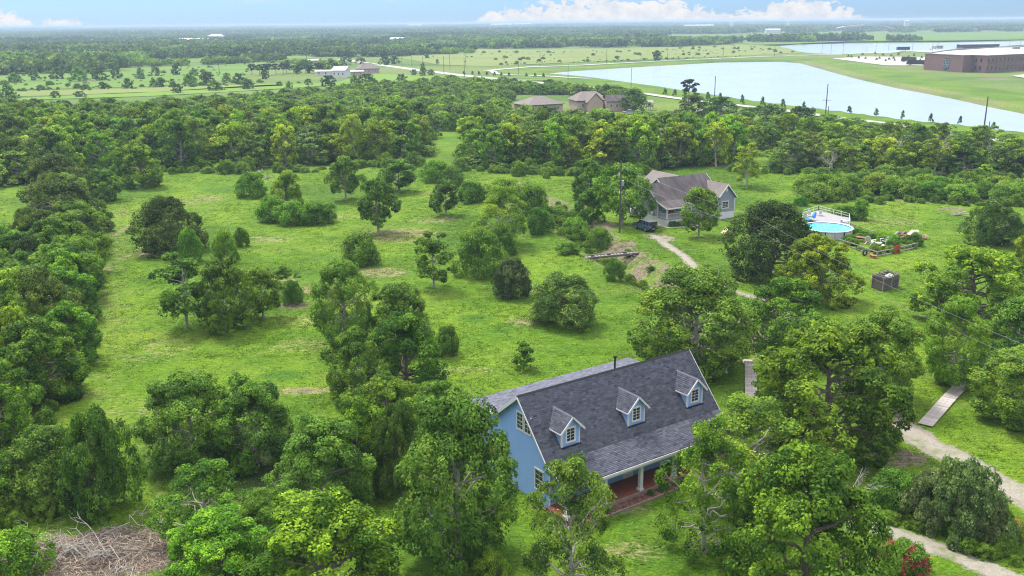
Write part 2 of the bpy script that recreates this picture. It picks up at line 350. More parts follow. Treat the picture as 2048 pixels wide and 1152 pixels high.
def ground_mat():
    m, n, l, o = newmat('grass_ground')
    p = n.new('ShaderNodeBsdfPrincipled'); p.inputs['Roughness'].default_value = .95; p.inputs['Specular IOR Level'].default_value = .12
    tc = n.new('ShaderNodeTexCoord'); P = tc.outputs['Object']
    def mp(sx, sy, rot=0.0, off=0.0):
        q = n.new('ShaderNodeMapping'); q.inputs['Scale'].default_value = (sx, sy, 1); q.inputs['Rotation'].default_value = (0, 0, rot); q.inputs['Location'].default_value = (off, off * .7, 0)
        l.new(P, q.inputs[0]); return q.outputs[0]
    n_big = noise(n, l, mp(1, 1), .035, 5, .6, .4)
    n_mid = noise(n, l, mp(.55, 1.3, .25, 9), .24, 6, .65, .6)
    n_fin = noise(n, l, mp(.7, 1.5, .15, 31), 1.9, 6, .75, .3)
    n_gr = noise(n, l, mp(.8, 1.2, 0, 3), 7.5, 3, .7)
    g = ramp(n, l, n_big, [(.38, (.044, .096, .004)), (.5, (.078, .148, .006)), (.62, (.112, .176, .009))])
    f = ramp(n, l, n_mid, [(.36, 0.0), (.48, .2), (.62, 1.0)])
    g = mixc(n, l, mth(n, l, 'MULTIPLY', f, .6), g, (.040, .100, .004))
    yl = ramp(n, l, noise(n, l, mp(.6, 1.4, .3, 77), .13, 6, .7, .5), [(.48, 0.0), (.62, 1.0)])
    g = mixc(n, l, mth(n, l, 'MULTIPLY', yl, .34), g, (.120, .155, .022))
    # meadow away from the lawns: paler, with far tonal fields
    far = attr(n, 'far')
    fc = ramp(n, l, noise(n, l, mp(.35, 1.6, .06, 5), .006, 6, .65), [(.34, (.040, .080, .018)), (.46, (.080, .130, .024)), (.6, (.120, .145, .042)), (.72, (.065, .12, .02))])
    g = mixc(n, l, far, g, fc)
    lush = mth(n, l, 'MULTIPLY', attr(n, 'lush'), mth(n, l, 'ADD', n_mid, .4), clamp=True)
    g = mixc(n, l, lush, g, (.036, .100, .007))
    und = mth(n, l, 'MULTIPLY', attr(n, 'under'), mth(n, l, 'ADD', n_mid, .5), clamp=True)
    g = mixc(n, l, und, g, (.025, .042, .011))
    def worn(a, lo, hi, add):
        w = mth(n, l, 'ADD', a, mth(n, l, 'MULTIPLY', mth(n, l, 'SUBTRACT', n_fin, .5), add))
        w = mth(n, l, 'ADD', w, mth(n, l, 'MULTIPLY', mth(n, l, 'SUBTRACT', n_mid, .5), add * .8))
        mr = n.new('ShaderNodeMapRange'); mr.inputs[1].default_value = lo; mr.inputs[2].default_value = hi; l.new(w, mr.inputs[0]); return mr.outputs[0]
    dry = worn(attr(n, 'dry'), .30, .85, 2.2)
    g = mixc(n, l, mth(n, l, 'MULTIPLY', dry, .7), g, (.22, .175, .095))
    v = ramp(n, l, n_fin, [(.36, .66), (.5, 1.0), (.64, 1.35)]); g = mixc(n, l, 1.0, g, v, 'MULTIPLY')
    v = ramp(n, l, n_gr, [(.36, .62), (.64, 1.4)]); g = mixc(n, l, 1.0, g, v, 'MULTIPLY')
    dirtc = mixc(n, l, ramp(n, l, n_fin, [(.38, 0.0), (.62, 1.0)]), (.085, .062, .045), (.20, .155, .12))
    dirt = worn(attr(n, 'dirt'), .36, .80, 1.9)
    g = mixc(n, l, dirt, g, dirtc)
    gravc = mixc(n, l, ramp(n, l, n_gr, [(.3, 0.0), (.7, 1.0)]), (.14, .120, .092), (.27, .24, .195))
    grav = worn(attr(n, 'gravel'), .36, .60, 1.1)
    g = mixc(n, l, grav, g, gravc)
    l.new(g, p.inputs['Base Color'])
    b = n.new('ShaderNodeBump'); b.inputs['Strength'].default_value = .8; b.inputs['Distance'].default_value = .16
    hgt = mth(n, l, 'ADD', mth(n, l, 'MULTIPLY', n_fin, 1.0), mth(n, l, 'MULTIPLY', n_gr, .35))
    l.new(hgt, b.inputs['Height']); l.new(b.outputs[0], p.inputs['Normal']); l.new(p.outputs[0], o.inputs[0])
    return m
M['ground'] = ground_mat()

# ------------------------------------------------------------------ ground
def build_ground():
    def axis(lo, hi, step, mids, far):
        c = list(np.arange(lo, hi, step)); a, b = c[0], c[-1]
        while a > mids[0]: a -= 4.5; c.insert(0, a)
        while b < mids[1]: b += 4.5; c.append(b)
        s = 8
        while a > far[0]: a -= s; s *= 1.3; c.insert(0, a)
        s = 8
        while b < far[1]: b += s; s *= 1.3; c.append(b)
        return np.array(c)
    xs = axis(-78, 105, .8, (-240, 420), (-42000, 42000)); ys = axis(42, 235, .8, (40, 880), (-3000, 60000))
    X, Y = np.meshgrid(xs, ys); Z = gz(X, Y)
    nx, ny = len(xs), len(ys)
    V = np.stack([X, Y, Z], -1).reshape(-1, 3); i = np.arange(nx * ny).reshape(ny, nx)
    F = np.stack([i[:-1, :-1], i[:-1, 1:], i[1:, 1:], i[1:, :-1]], -1).reshape(-1, 4)
    me = npmesh('ground', V, F, smooth=True)
    # image-independent material weights at world places
    A = {k: np.zeros(X.shape) for k in ('far', 'lush', 'dry', 'dirt', 'gravel', 'under')}
    A['far'] = np.clip((Y - 330) / 120, 0, 1)
    A['far'] = np.maximum(A['far'], np.clip((-X - Y * .50 - 14) / 12, 0, 1) * 0)
    def blob(key, px, py, rx, ry, w=1.0, soft=1.0):
        c = at(px, py); e = at(px + rx, py); u = at(px, py - ry)
        ax, ay = np.hypot(*(e - c)[:2]), abs(u[1] - c[1])
        d = np.hypot((X - c[0]) / ax, (Y - c[1]) / ay)
        A[key] = np.maximum(A[key], w * np.clip((1.25 - d) / (.5 * soft), 0, 1))
    def strip(key, pts, wd, w=1.0, soft=.6):
        d, s = segdist(X, Y, atn(pts)); A[key] = np.maximum(A[key], w * np.clip((wd + soft - d) / (2 * soft), 0, 1))
    for b in [(800, 470, 90, 14, .8), (760, 545, 55, 10, .8), (690, 600, 50, 12, .6), (640, 580, 60, 10, .8), (610, 640, 60, 10, .5), (600, 690, 60, 14, .6), (620, 780, 60, 8, .9), (1050, 640, 40, 10, .6),
              (930, 740, 60, 8, .5), (390, 400, 60, 10, .5), (560, 560, 40, 8, .6), (340, 690, 60, 20, .4), (860, 440, 60, 7, .6), (1760, 440, 80, 10, .5), (1860, 400, 90, 8, .6), (1820, 470, 40, 7, .7),
              (205, 480, 12, 40, .7), (200, 600, 10, 40, .5), (1700, 350, 70, 5, .6), (320, 790, 20, 40, .5), (210, 540, 10, 60, .6), (1250, 1010, 60, 20, .4), (1270, 1100, 60, 20, .4), (900, 385, 60, 6, .6), (1470, 560, 20, 10, .5),
              (700, 430, 60, 6, .4), (1990, 450, 40, 10, .5), (540, 480, 60, 8, .45), (740, 640, 60, 12, .5)]: blob('dry', *b)
    for b in [(560, 750, 40, 10, .9), (950, 635, 35, 8, .9), (1000, 660, 30, 6, .7), (330, 560, 60, 12, .5), (700, 720, 80, 20, .5), (450, 380, 50, 6, .7), (880, 480, 50, 8, .6), (560, 830, 60, 20, .5),
              (1100, 700, 70, 12, .4), (250, 380, 30, 16, .8), (640, 800, 80, 14, .5), (640, 410, 50, 10, .5), (1730, 660, 60, 20, .4), (170, 960, 140, 60, .6), (900, 1100, 160, 60, .7), (1290, 1080, 60, 60, .4), (1130, 655, 80, 14, .6)]: blob('lush', *b)
    for b in [(300, 508, 26, 6, .8), (590, 610, 38, 8, .8), (230, 1105, 130, 45, 1.0, .35), (90, 1080, 40, 20, .8), (1790, 915, 60, 18, 1.2), (1190, 455, 45, 12, .8), (1300, 560, 38, 11, .9), (1350, 590, 30, 10, .8), (1265, 535, 26, 9, .8), (1160, 440, 30, 9, .7), (1240, 490, 40, 8, .8),
              (1150, 425, 30, 8, .5), (1800, 470, 28, 6, .8), (770, 900, 30, 20, .4), (1410, 1080, 40, 16, .5), (1905, 418, 30, 4, .8), (1330, 470, 20, 6, .4), (610, 782, 22, 6, .8), (1630, 500, 30, 8, .5), (195, 170, 60, 2, .5),
              (1630, 130, 60, 3, .4), (1990, 158, 40, 2, .8)]: blob('dirt', *b)
    # bank soil of the lakes, ditch banks
    q = polydist(X, Y, LAKE1); rb = (X > 90) & (segdist(X, Y, LAKE1[5:13])[0] < 22)
    A['dirt'] = np.maximum(A['dirt'], np.clip(1 - np.abs(q - 1.5) / 3.5, 0, 1) * rb * .75); A['dry'] = np.maximum(A['dry'], np.clip(1 - np.abs(q - 6) / 8, 0, 1) * rb * .55)
    A['far'] = A['far'] * (1 - .75 * np.clip((24 - np.abs(q - 24)) / 10, 0, 1))
    d, s = segdist(X, Y, DITCH); up = (d < 5.2) & (d > 1.6) & (s > 0)
    A['dirt'] = np.maximum(A['dirt'], up * .60); A['lush'] = np.maximum(A['lush'], (d < 1.7) * .4); A['dry'] = np.maximum(A['dry'], (d < 5) * .5)
    strip('gravel', [(1312, 472), (1335, 492), (1362, 510), (1392, 540), (1420, 562), (1470, 585), (1530, 600), (1580, 640)], .9, .9)
    strip('gravel', [(1312, 470), (1330, 478)], 2.0, .8, 1.0)
    strip('gravel', [(1700, 770), (1790, 845), (1850, 885), (1910, 915), (1990, 962), (2120, 1035)], 1.55, 1.0, .5)
    strip('gravel', [(1740, 1050), (1800, 1070), (1870, 1095), (1950, 1125), (2040, 1165)], .95, 1.0, .6)
    strip('gravel', [(1380, 960), (1460, 930), (1540, 905)], 1.0, .5, .8)
    strip('dry', [(285, 372), (248, 420), (232, 520), (222, 640), (212, 760), (200, 860)], 2.6, .30, 2.0)
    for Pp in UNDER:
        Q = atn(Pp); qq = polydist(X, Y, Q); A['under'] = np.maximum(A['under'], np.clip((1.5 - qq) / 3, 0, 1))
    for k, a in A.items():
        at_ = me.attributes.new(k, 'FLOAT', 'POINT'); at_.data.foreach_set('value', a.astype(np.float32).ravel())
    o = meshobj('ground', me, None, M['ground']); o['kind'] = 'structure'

# woods as ground areas (places of the trunks)
W_LEFT = [(-90, 575), (35, 530), (90, 450), (165, 410), (180, 480), (170, 600), (150, 700), (112, 790), (35, 850), (0, 960), (-30, 1040), (-90, 1100)]
W_A = [(-200, 262), (850, 262), (870, 288), (835, 322), (640, 332), (480, 338), (345, 338), (240, 335), (100, 368), (-200, 385)]
W_B = [(935, 292), (1200, 290), (1290, 290), (1400, 292), (1480, 302), (1470, 335), (1300, 338), (1160, 342), (1000, 340), (925, 325)]
W_BL = [(935, 262), (1230, 256), (1290, 262), (1400, 270), (1480, 290), (1290, 290), (1200, 290), (935, 290)]
W_SCRUB = [(-200, 230), (300, 220), (520, 205), (700, 186), (880, 172), (1010, 173), (1130, 184), (1230, 194), (1290, 200), (1290, 205), (1245, 203), (1130, 190), (1030, 190), (1012, 218), (1020, 240), (1150, 246), (1240, 252), (1200, 262), (850, 262), (-200, 262)]
W_BRUSH = [(1240, 232), (1500, 222), (1700, 246), (1850, 264), (2250, 296), (2250, 330), (1900, 330), (1560, 318), (1500, 300), (1400, 262), (1260, 262)]
W_LINE = [(1530, 322), (1900, 332), (2250, 345), (2250, 380), (2040, 362), (1700, 350), (1600, 345), (1530, 335)]
W_HEDGE = [(1598, 385), (1650, 372), (1800, 372), (2100, 385), (2100, 412), (1900, 402), (1780, 398), (1700, 392), (1650, 405), (1600, 400)]
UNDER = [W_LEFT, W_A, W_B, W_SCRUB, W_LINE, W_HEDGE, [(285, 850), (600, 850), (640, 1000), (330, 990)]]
build_ground()

def sheet(name, P, mat, z=.02, kind='structure', follow=False):
    P = np.array(P); V = [(x, y, (ground(x, y) if follow else 0) + z) for x, y in P]
    me = bpy.data.meshes.new(name); me.from_pydata(V, [], [tuple(range(len(V)))]); me.update()
    o = meshobj(name, me, None, mat); o['kind'] = kind; return o
for P in (LAKE1, LAKE2):
    c = P.mean(0); Q = [c + (p - c) * 1.0 for p in P]
    # water sheet reaches under the banks
    Q2 = []
    m = len(P)
    for i in range(m):
        a, b, d = P[i - 1], P[i], P[(i + 1) % m]; t = (d - a) / np.linalg.norm(d - a); nn = np.array([t[1], -t[0]])
        if inside(np.array([b[0] + nn[0]]), np.array([b[1] + nn[1]]), P)[0]: nn = -nn
        Q2.append(b + nn * 3)
    sheet('lake_water', Q2, M['lake'], -1.55)
def ribbon(name, pts, w, mat, z=.03, kind='structure', n_sub=6):
    P = atn(pts); Q = []
    for i in range(len(P) - 1):
        for k in range(n_sub):
            t = k / n_sub; p0, p1, p2, p3 = P[max(i - 1, 0)], P[i], P[i + 1], P[min(i + 2, len(P) - 1)]
            Q.append(.5 * ((2 * p1) + (-p0 + p2) * t + (2 * p0 - 5 * p1 + 4 * p2 - p3) * t * t + (-p0 + 3 * p1 - 3 * p2 + p3) * t ** 3))
    Q.append(P[-1]); Q = np.array(Q); T = np.gradient(Q, axis=0); T /= np.linalg.norm(T, axis=1)[:, None]; N = np.stack([-T[:, 1], T[:, 0]], -1)
    Lf, Rt = Q + N * w / 2, Q - N * w / 2; m = len(Q)
    zz = lambda a: float(a)
    V = [(p[0], p[1], ground(*p) + z) for p in Lf] + [(p[0], p[1], ground(*p) + z) for p in Rt]
    me = bpy.data.meshes.new(name); me.from_pydata(V, [], [(i, i + 1, m + i + 1, m + i) for i in range(m - 1)]); me.update()
    o = meshobj(name, me, None, mat); o['kind'] = kind; return o
ribbon('road', [(560, 101), (610, 107), (665, 116), (820, 138), (990, 158), (1150, 172), (1290, 188)], 9, M['concrete'], .12)
ribbon('road', [(1290, 188), (1400, 204), (1560, 221), (1720, 242), (1860, 262), (2100, 300)], 5.5, M['concrete'], .35)
ribbon('path', [(975, 142), (1000, 139), (1060, 134.5), (1150, 131.5), (1300, 123.5), (1480, 115.5), (1600, 111.5), (1660, 109.5), (1800, 104)], 8, M['concrete'], .3)
ribbon('path', [(985, 143), (1000, 149), (1060, 151.5), (1130, 155), (1180, 158)], 5, M['concrete'], .3)
ribbon('path', [(1700, 107.5), (1800, 103), (1900, 99)], 9, M['concrete'], .3)
ribbon('driveway', [(1220, 240), (1290, 232), (1340, 228), (1400, 222), (1450, 214)], 3.2, M['concrete'], .25)
def gravel_mat():
    m, n, l, o = newmat('gravel')
    p = n.new('ShaderNodeBsdfPrincipled'); p.inputs['Roughness'].default_value = .95
    tc = n.new('ShaderNodeTexCoord'); P = tc.outputs['Object']
    a = noise(n, l, P, 7, 4, .8); b = noise(n, l, P, .7, 4, .6)
    c = mixc(n, l, ramp(n, l, a, [(.3, 0.0), (.7, 1.0)]), (.15, .130, .10), (.28, .255, .21))
    c = mixc(n, l, ramp(n, l, b, [(.48, 0.0), (.68, .8)]), c, (.09, .12, .03))
    l.new(c, p.inputs['Base Color'])
    bb = n.new('ShaderNodeBump'); bb.inputs['Strength'].default_value = .7; bb.inputs['Distance'].default_value = .05; l.new(a, bb.inputs['Height']); l.new(bb.outputs[0], p.inputs['Normal'])
    l.new(p.outputs[0], o.inputs[0]); return m
M['gravel'] = gravel_mat()
def ragged(name, pts, w):
    P = atn(pts); Q = []
    for i in range(len(P) - 1):
        L = np.linalg.norm(P[i + 1] - P[i]); k = max(2, int(L / .5))
        Q += [P[i] + (P[i + 1] - P[i]) * j / k for j in range(k)]
    Q = np.array(Q + [P[-1]]); 
    for _ in range(12): Q[1:-1] = (Q[:-2] + Q[2:] + 2 * Q[1:-1]) / 4
    T = np.gradient(Q, axis=0); T /= np.linalg.norm(T, axis=1)[:, None]; N = np.stack([-T[:, 1], T[:, 0]], -1); m = len(Q)
    wl = w / 2 * (1 + .35 * (rs.rand(m) - .5) + .5 * (vnoise(Q[:, 0], Q[:, 1], 1.7) - .5)); wr = w / 2 * (1 + .35 * (rs.rand(m) - .5) + .5 * (vnoise(Q[:, 1], Q[:, 0], 1.7) - .5))
    cols = [Q + N * wl[:, None], Q + N * wl[:, None] * .3, Q - N * wr[:, None] * .3, Q - N * wr[:, None]]
    V = []; 
    for k, c in enumerate(cols):
        z = gz(c[:, 0], c[:, 1]) + (.045 if 0 < k < 3 else .012); V.append(np.column_stack([c, z]))
    V = np.vstack(V); F = [[k * m + i, k * m + i + 1, (k + 1) * m + i + 1, (k + 1) * m + i] for k in range(3) for i in range(m - 1)]
    o = meshobj(name, npmesh(name, V, F, smooth=True), None, M['gravel']); o['kind'] = 'structure'
ragged('driveway', [(1790, 845), (1850, 885), (1910, 915), (1990, 962), (2120, 1035)], 2.2)
ragged('driveway', [(1740, 1050), (1800, 1070), (1870, 1095), (1950, 1125), (2040, 1165)], 1.5)
ragged('driveway', [(1308, 470), (1335, 492), (1362, 510), (1392, 540), (1420, 562), (1470, 585), (1530, 600), (1580, 640)], 1.0)

# ------------------------------------------------------------------ trees
def leaves(C, Nn, size, rng, elong=1.5, jitter=.6):
    """one small quad per centre C with a normal near Nn"""
    m = len(C); Nn = Nn + rng.randn(m, 3) * jitter; Nn /= np.linalg.norm(Nn, axis=1)[:, None] + 1e-9
    a = np.cross(Nn, rng.randn(m, 3)); a /= np.linalg.norm(a, axis=1)[:, None] + 1e-9; b = np.cross(Nn, a)
    s = size * (.6 + .8 * rng.rand(m))[:, None]; a = a * s * elong * .5; b = b * s * .5
    V = np.stack([C - a, C - b * 1.0 + a * .1, C + a, C + b + a * .1], 1).reshape(-1, 3)
    return V, np.arange(m * 4).reshape(-1, 4)
def branch(mb, a, b, r0, r1, rng, k=5, seg=4, wob=.12, t=.5):
    a = np.array(a, float); b = np.array(b, float); L = np.linalg.norm(b - a)
    pts = []
    for i in range(seg + 1):
        u = i / seg; p = a + (b - a) * u
        if 0 < i < seg: p = p + rng.randn(3) * L * wob * .5
        p[2] += math.sin(u * math.pi) * L * .05
        pts.append(tuple(p))
    mb.tube(pts, [r0 + (r1 - r0) * i / seg for i in range(seg + 1)], k, t, cap=False)
    return pts
def make_tree(kind, seed, H=10, Rr=5, cb=.15, lobes=22, lobe_r=.34, clumps=16, nl=26000, ls=.2, prof='round', elong=1.5, branches=True, up=.35, clump_r=.55, gap=0.0, twig=14, trunk_r=.30, leafm='leaf', barkm='bark', stems=1, jit=.6, fill=.12):
    rng = np.random.RandomState(seed)
    def prf(t):
        if prof == 'round': return math.sin(math.pi * (.12 + .86 * t) ** .85) ** .55
        if prof == 'dome': return (1 - t ** 2.4) ** .5 * .98 + .02
        if prof == 'cone': return max(.08, 1 - t) ** .75
        if prof == 'tall': return math.sin(math.pi * (.18 + .78 * t)) ** .45
        if prof == 'vase': return .45 + .55 * t if t < .75 else math.sqrt(max(.05, 1 - ((t - .75) / .27) ** 2))
        return 1
    Lc = []; Lr = []
    z0 = H * cb; ang = rng.rand() * 6.28
    side = [1 + .22 * math.sin(2 * 3.14 * j / 7 + rng.rand() * 6) for j in range(8)]
    for i in range(lobes):
        t = ((i + .5) / lobes) ** (1.15 if prof != 'vase' else .8)
        ang += 2.399 + rng.randn() * .25
        rad = prf(t) * Rr * (1 - lobe_r * .75) * (.62 + .50 * rng.rand()) * side[int(ang / 6.283 * 8) % 8]
        r = Rr * lobe_r * (.62 + .6 * rng.rand()) * (.85 if t > .8 else 1)
        if rng.rand() < .28: rad *= 1.2; r *= .62
        z = z0 + r * .6 + t * (H - z0 - r * 1.5) + rng.randn() * .03 * H
        Lc.append((rad * math.cos(ang), rad * math.sin(ang), max(z, r * .6))); Lr.append(r)
    if prof != 'cone':
        for i in range(max(2, lobes // 5)):
            a2 = rng.rand() * 6.28; q = rng.rand() * .3 * Rr; r = Rr * lobe_r * .85; Lc.append((q * math.cos(a2), q * math.sin(a2), z0 + (H - z0) * (.55 + .3 * rng.rand()) - .0)); Lr.append(r)
    Lc = np.array(Lc); Lr = np.array(Lr); Lc[:, 2] = np.minimum(Lc[:, 2], H - Lr * .95)
    nC = len(Lc) * clumps; per = max(3, int(nl * (1 - fill) / nC))
    li = np.repeat(np.arange(len(Lc)), clumps)
    D = rng.randn(nC, 3); D /= np.linalg.norm(D, axis=1)[:, None]
    out = Lc[li] - np.array([0, 0, H * .45]); out /= np.linalg.norm(out, axis=1)[:, None] + 1e-6
    D = D + out * .75 + np.array([0, 0, up]); D /= np.linalg.norm(D, axis=1)[:, None]
    cc = Lc[li] + D * (Lr[li] * (.60 + .52 * rng.rand(nC)))[:, None] * np.array([1, 1, .85])
    cc[:, 2] = np.maximum(cc[:, 2], .15)
    ct = np.clip(.44 + .26 * rng.randn(nC) + .17 * rng.randn(len(Lc))[li], 0, 1)
    keep = rng.rand(nC) > gap
    cc, D, ct, li2 = cc[keep], D[keep], ct[keep], li[keep]
    cr = Rr * lobe_r * clump_r * (.55 + .8 * rng.rand(len(cc)))
    ci = np.repeat(np.arange(len(cc)), per)
    d2 = rng.randn(len(ci), 3); d2 /= np.linalg.norm(d2, axis=1)[:, None]; d2 = d2 + D[ci] * .8; d2 /= np.linalg.norm(d2, axis=1)[:, None]
    C = cc[ci] + d2 * (cr[ci] * (.62 + .42 * rng.rand(len(ci)) ** .6))[:, None] * np.array([1, 1, .75])
    NN = d2 * .8 + np.array([0, 0, .55])
    tn = np.clip(ct[ci] + .13 * rng.randn(len(ci)), 0, 1)
    m = int(nl * fill)
    j = rng.randint(0, len(Lc), m); q = rng.randn(m, 3); q /= np.linalg.norm(q, axis=1)[:, None]
    Ci = Lc[j] * np.array([.85, .85, 1]) + q * (Lr[j] * rng.rand(m) ** .5 * .75)[:, None]
    C = np.vstack([C, Ci]); NN = np.vstack([NN, q]); tn = np.concatenate([tn, np.clip(.35 + .15 * rng.randn(m), 0, 1)])
    C[:, 2] = np.maximum(C[:, 2], .05)
    V, F = leaves(C, NN, ls, rng, elong, jit)
    crown = npmesh(kind + '_crown', V, F, tn); crown.materials.append(M[leafm])
    tb = MB()
    if branches:
        tips = []
        for s_ in range(stems):
            o = (rng.randn(2) * .35 * (stems > 1)); th = H * (.55 if prof != 'tall' else .8)
            lean = rng.randn(2) * H * .03
            tr = trunk_r * (1 if stems == 1 else .65)
            pts = [(o[0], o[1], -.4), (o[0] * 1.1, o[1] * 1.1, .1), (o[0] + lean[0] * .4, o[1] + lean[1] * .4, th * .35), (o[0] * 1.5 + lean[0], o[1] * 1.5 + lean[1], th * .7), (o[0] * 2 + lean[0] * 1.5, o[1] * 2 + lean[1] * 1.5, th), (lean[0] * 1.5, lean[1] * 1.5, H * .82)]
            tb.tube(pts, [tr * 1.5, tr * 1.1, tr * .85, tr * .65, tr * .45, .04], 7, .5, cap=False)
            tips.append(pts)
        for i in range(len(Lc)):
            p = tips[i % stems]; c = Lc[i]; h = max(.18 * H, min(c[2] - .22 * math.hypot(c[0], c[1]) - .05 * H, .78 * H))
            u = h / (H * .82); k = min(int(u * 5) + 1, 4); s = np.array(p[k]) * 1.0; s[2] = h
            q = branch(tb, s, c, trunk_r * .38, trunk_r * .12, rng)
            for w in range(twig // 6 + 1):
                d = rng.randn(3); d[2] = abs(d[2]); d /= np.linalg.norm(d); branch(tb, c, c + d * Lr[i] * .9, trunk_r * .12, .015, rng, 3, 2)
        for w in range(twig):
            i = rng.randint(len(Lc)); d = D[rng.randint(len(D))]; d = d + out[i * clumps if i * clumps < len(out) else 0]; d /= np.linalg.norm(d)
            e = Lc[i] + d * Lr[i] * (1.05 + .25 * rng.rand())
            pp = branch(tb, Lc[i], e, trunk_r * .14, .02, rng, 3, 3)
            for _ in range(2):
                d3 = d + rng.randn(3) * .6; branch(tb, pp[2], np.array(pp[2]) + d3 / np.linalg.norm(d3) * Lr[i] * .4, .03, .012, rng, 3, 2)
    trunk = tb.mesh(kind + '_trunk', True) if tb.v else None
    if trunk: trunk.materials.append(M[barkm])
    return dict(crown=crown, trunk=trunk, H=H, R=Rr)
def make_dead(seed, H=10, pale='bark_pale', spread=1.0, n0=7):
    rng = np.random.RandomState(seed); tb = MB()
    def grow(a, d, L, r, lev):
        d = d / np.linalg.norm(d); e = a + d * L; pts = branch(tb, a, e, r, r * .55, rng, 6 if lev == 0 else 4, 3, .14)
        if lev >= 4 or r < .012: return
        for _ in range(rng.randint(2, 4)):
            nd = d + rng.randn(3) * .55 * spread; nd[2] += .12; u = rng.randint(1, 4)
            grow(np.array(pts[u]), nd, L * (.5 + .3 * rng.rand()), r * .52, lev + 1)
    grow(np.array([0, 0, -.3]), np.array([rng.randn() * .12, rng.randn() * .12, 1]), H * .42, .24, 0)
    for _ in range(n0 // 2): grow(np.array([0, 0, H * (.2 + .2 * rng.rand())]), np.array([rng.randn(), rng.randn(), .9]), H * .35, .11, 1)
    me = tb.mesh('dead_tree_trunk', True); me.materials.append(M[pale]); return dict(crown=None, trunk=me, H=H, R=H * .4)

K = {}
K['oak'] = [make_tree('oak', 10 + i, 10, 5.2, .03, 30 + 3 * i, .29, 24, 50000, .145, 'round', 1.5, leafm='leaf', barkm='grey_branch', clump_r=.40, jit=.42) for i in range(4)]
K['cypress'] = [make_tree('cypress', 20 + i, 10, 5.4, .04, 38, .24, 24, 48000, .14, 'dome', 2.0, leafm='leaf_yellow', up=.2, clump_r=.40, jit=.45) for i in range(2)]
K['live'] = [make_tree('live_oak', 30 + i, 8, 5.4, .02, 26, .33, 34, 42000, .135, 'dome', 1.7, leafm='leaf_dark', clump_r=.34, jit=.6) for i in range(2)]
K['airy'] = [make_tree('pale_tree', 40 + i, 11, 4.6, .12, 30, .23, 16, 26000, .145, 'round', 1.4, leafm='leaf_bright', barkm='bark_pale', gap=.15, twig=46, trunk_r=.26, fill=.04, clump_r=.6) for i in range(2)]
K['bright'] = [make_tree('bright_tree', 50 + i, 9, 4.8, .03, 30, .29, 22, 42000, .145, 'dome', 1.6, leafm='leaf_bright', clump_r=.42, jit=.42) for i in range(2)]
K['bush'] = [make_tree('bush', 60 + i, 3.4, 2.7, .0, 18, .36, 17, 12000, .12, 'dome', 1.6, leafm='leaf', stems=3, trunk_r=.10, twig=8) for i in range(3)]
K['greybush'] = [make_tree('grey_bush', 64 + i, 5.0, 4.6, .0, 34, .27, 26, 34000, .115, 'dome', 2.4, clump_r=.38, leafm='leaf_gray', stems=4, trunk_r=.14, twig=26, jit=.9) for i in range(2)]
K['pecan'] = [make_tree('orchard_tree', 70 + i, 8, 3.6, .20, 22, .30, 17, 17000, .165, 'round', 1.5, leafm='leaf', barkm='grey_branch', trunk_r=.20) for i in range(3)]
K['slim'] = [make_tree('slim_tree', 75 + i, 9, 2.6, .18, 16, .36, 14, 10000, .165, 'tall', 1.5, leafm='leaf', barkm='bark_pale', trunk_r=.15, gap=.12) for i in range(2)]
K['sapling'] = [make_tree('sapling', 78 + i, 4, 1.5, .12, 13, .36, 11, 2800, .19, 'cone', 1.6, leafm='leaf', trunk_r=.08, twig=4) for i in range(2)]
K['wood'] = [make_tree('wood_tree', 80 + i, 10, 4.4, .06, 24, .31, 13, 7500, .30, ('round', 'dome', 'tall', 'vase', 'round')[i], 1.3, leafm=('leaf', 'leaf_dark', 'leaf_yellow', 'leaf_yellow', 'leaf')[i], barkm='grey_branch', twig=8) for i in range(5)]
K['wood'].append(make_tree('wood_tree', 186, 9.5, 4.2, .05, 24, .30, 13, 7500, .30, 'round', 1.3, leafm='leaf_bright', barkm='bark_pale', twig=14, gap=.08))
K['woodpale'] = [make_tree('pale_wood_tree', 87 + i, 11, 3.8, .30, 18, .31, 11, 4600, .30, 'vase', 1.3, leafm='leaf_yellow', barkm='bark_pale', twig=26, trunk_r=.24, gap=.15) for i in range(2)]
K['scrub'] = [make_tree('scrub', 90 + i, 6, 4.2, .0, 20, .33, 10, 3200, .40, 'dome', 1.2, leafm=('leaf', 'leaf_dark', 'leaf_bright')[i], branches=False) for i in range(3)]
K['far'] = [make_tree('far_tree', 95 + i, 9, 5.0, .05, 12, .42, 6, 420, 1.35, ('dome', 'round', 'dome')[i], 1.1, leafm=('leaf', 'leaf_dark', 'leaf_dark')[i], branches=True, twig=0) for i in range(3)]
K['pine'] = [make_tree('pine_tree', 99, 15, 3.4, .38, 13, .34, 12, 3600, .38, 'tall', 2.2, leafm='needle', barkm='pole', trunk_r=.2, gap=.1, twig=4)]
K['dead'] = [make_dead(5), make_dead(6, spread=1.3), make_dead(9, pale='grey_branch', spread=1.2)]
NAMES = dict(oak='oak_tree', cypress='cypress_tree', live='live_oak', airy='pale_branched_tree', bright='leafy_tree', bush='bush', greybush='shrub', pecan='orchard_tree', slim='slender_tree', sapling='young_tree',
             wood='forest_tree', woodpale='forest_tree', scrub='scrub_tree', far='field_tree', pine='pine_tree', dead='dead_tree')
CATS = dict(bush='bush', greybush='shrub')
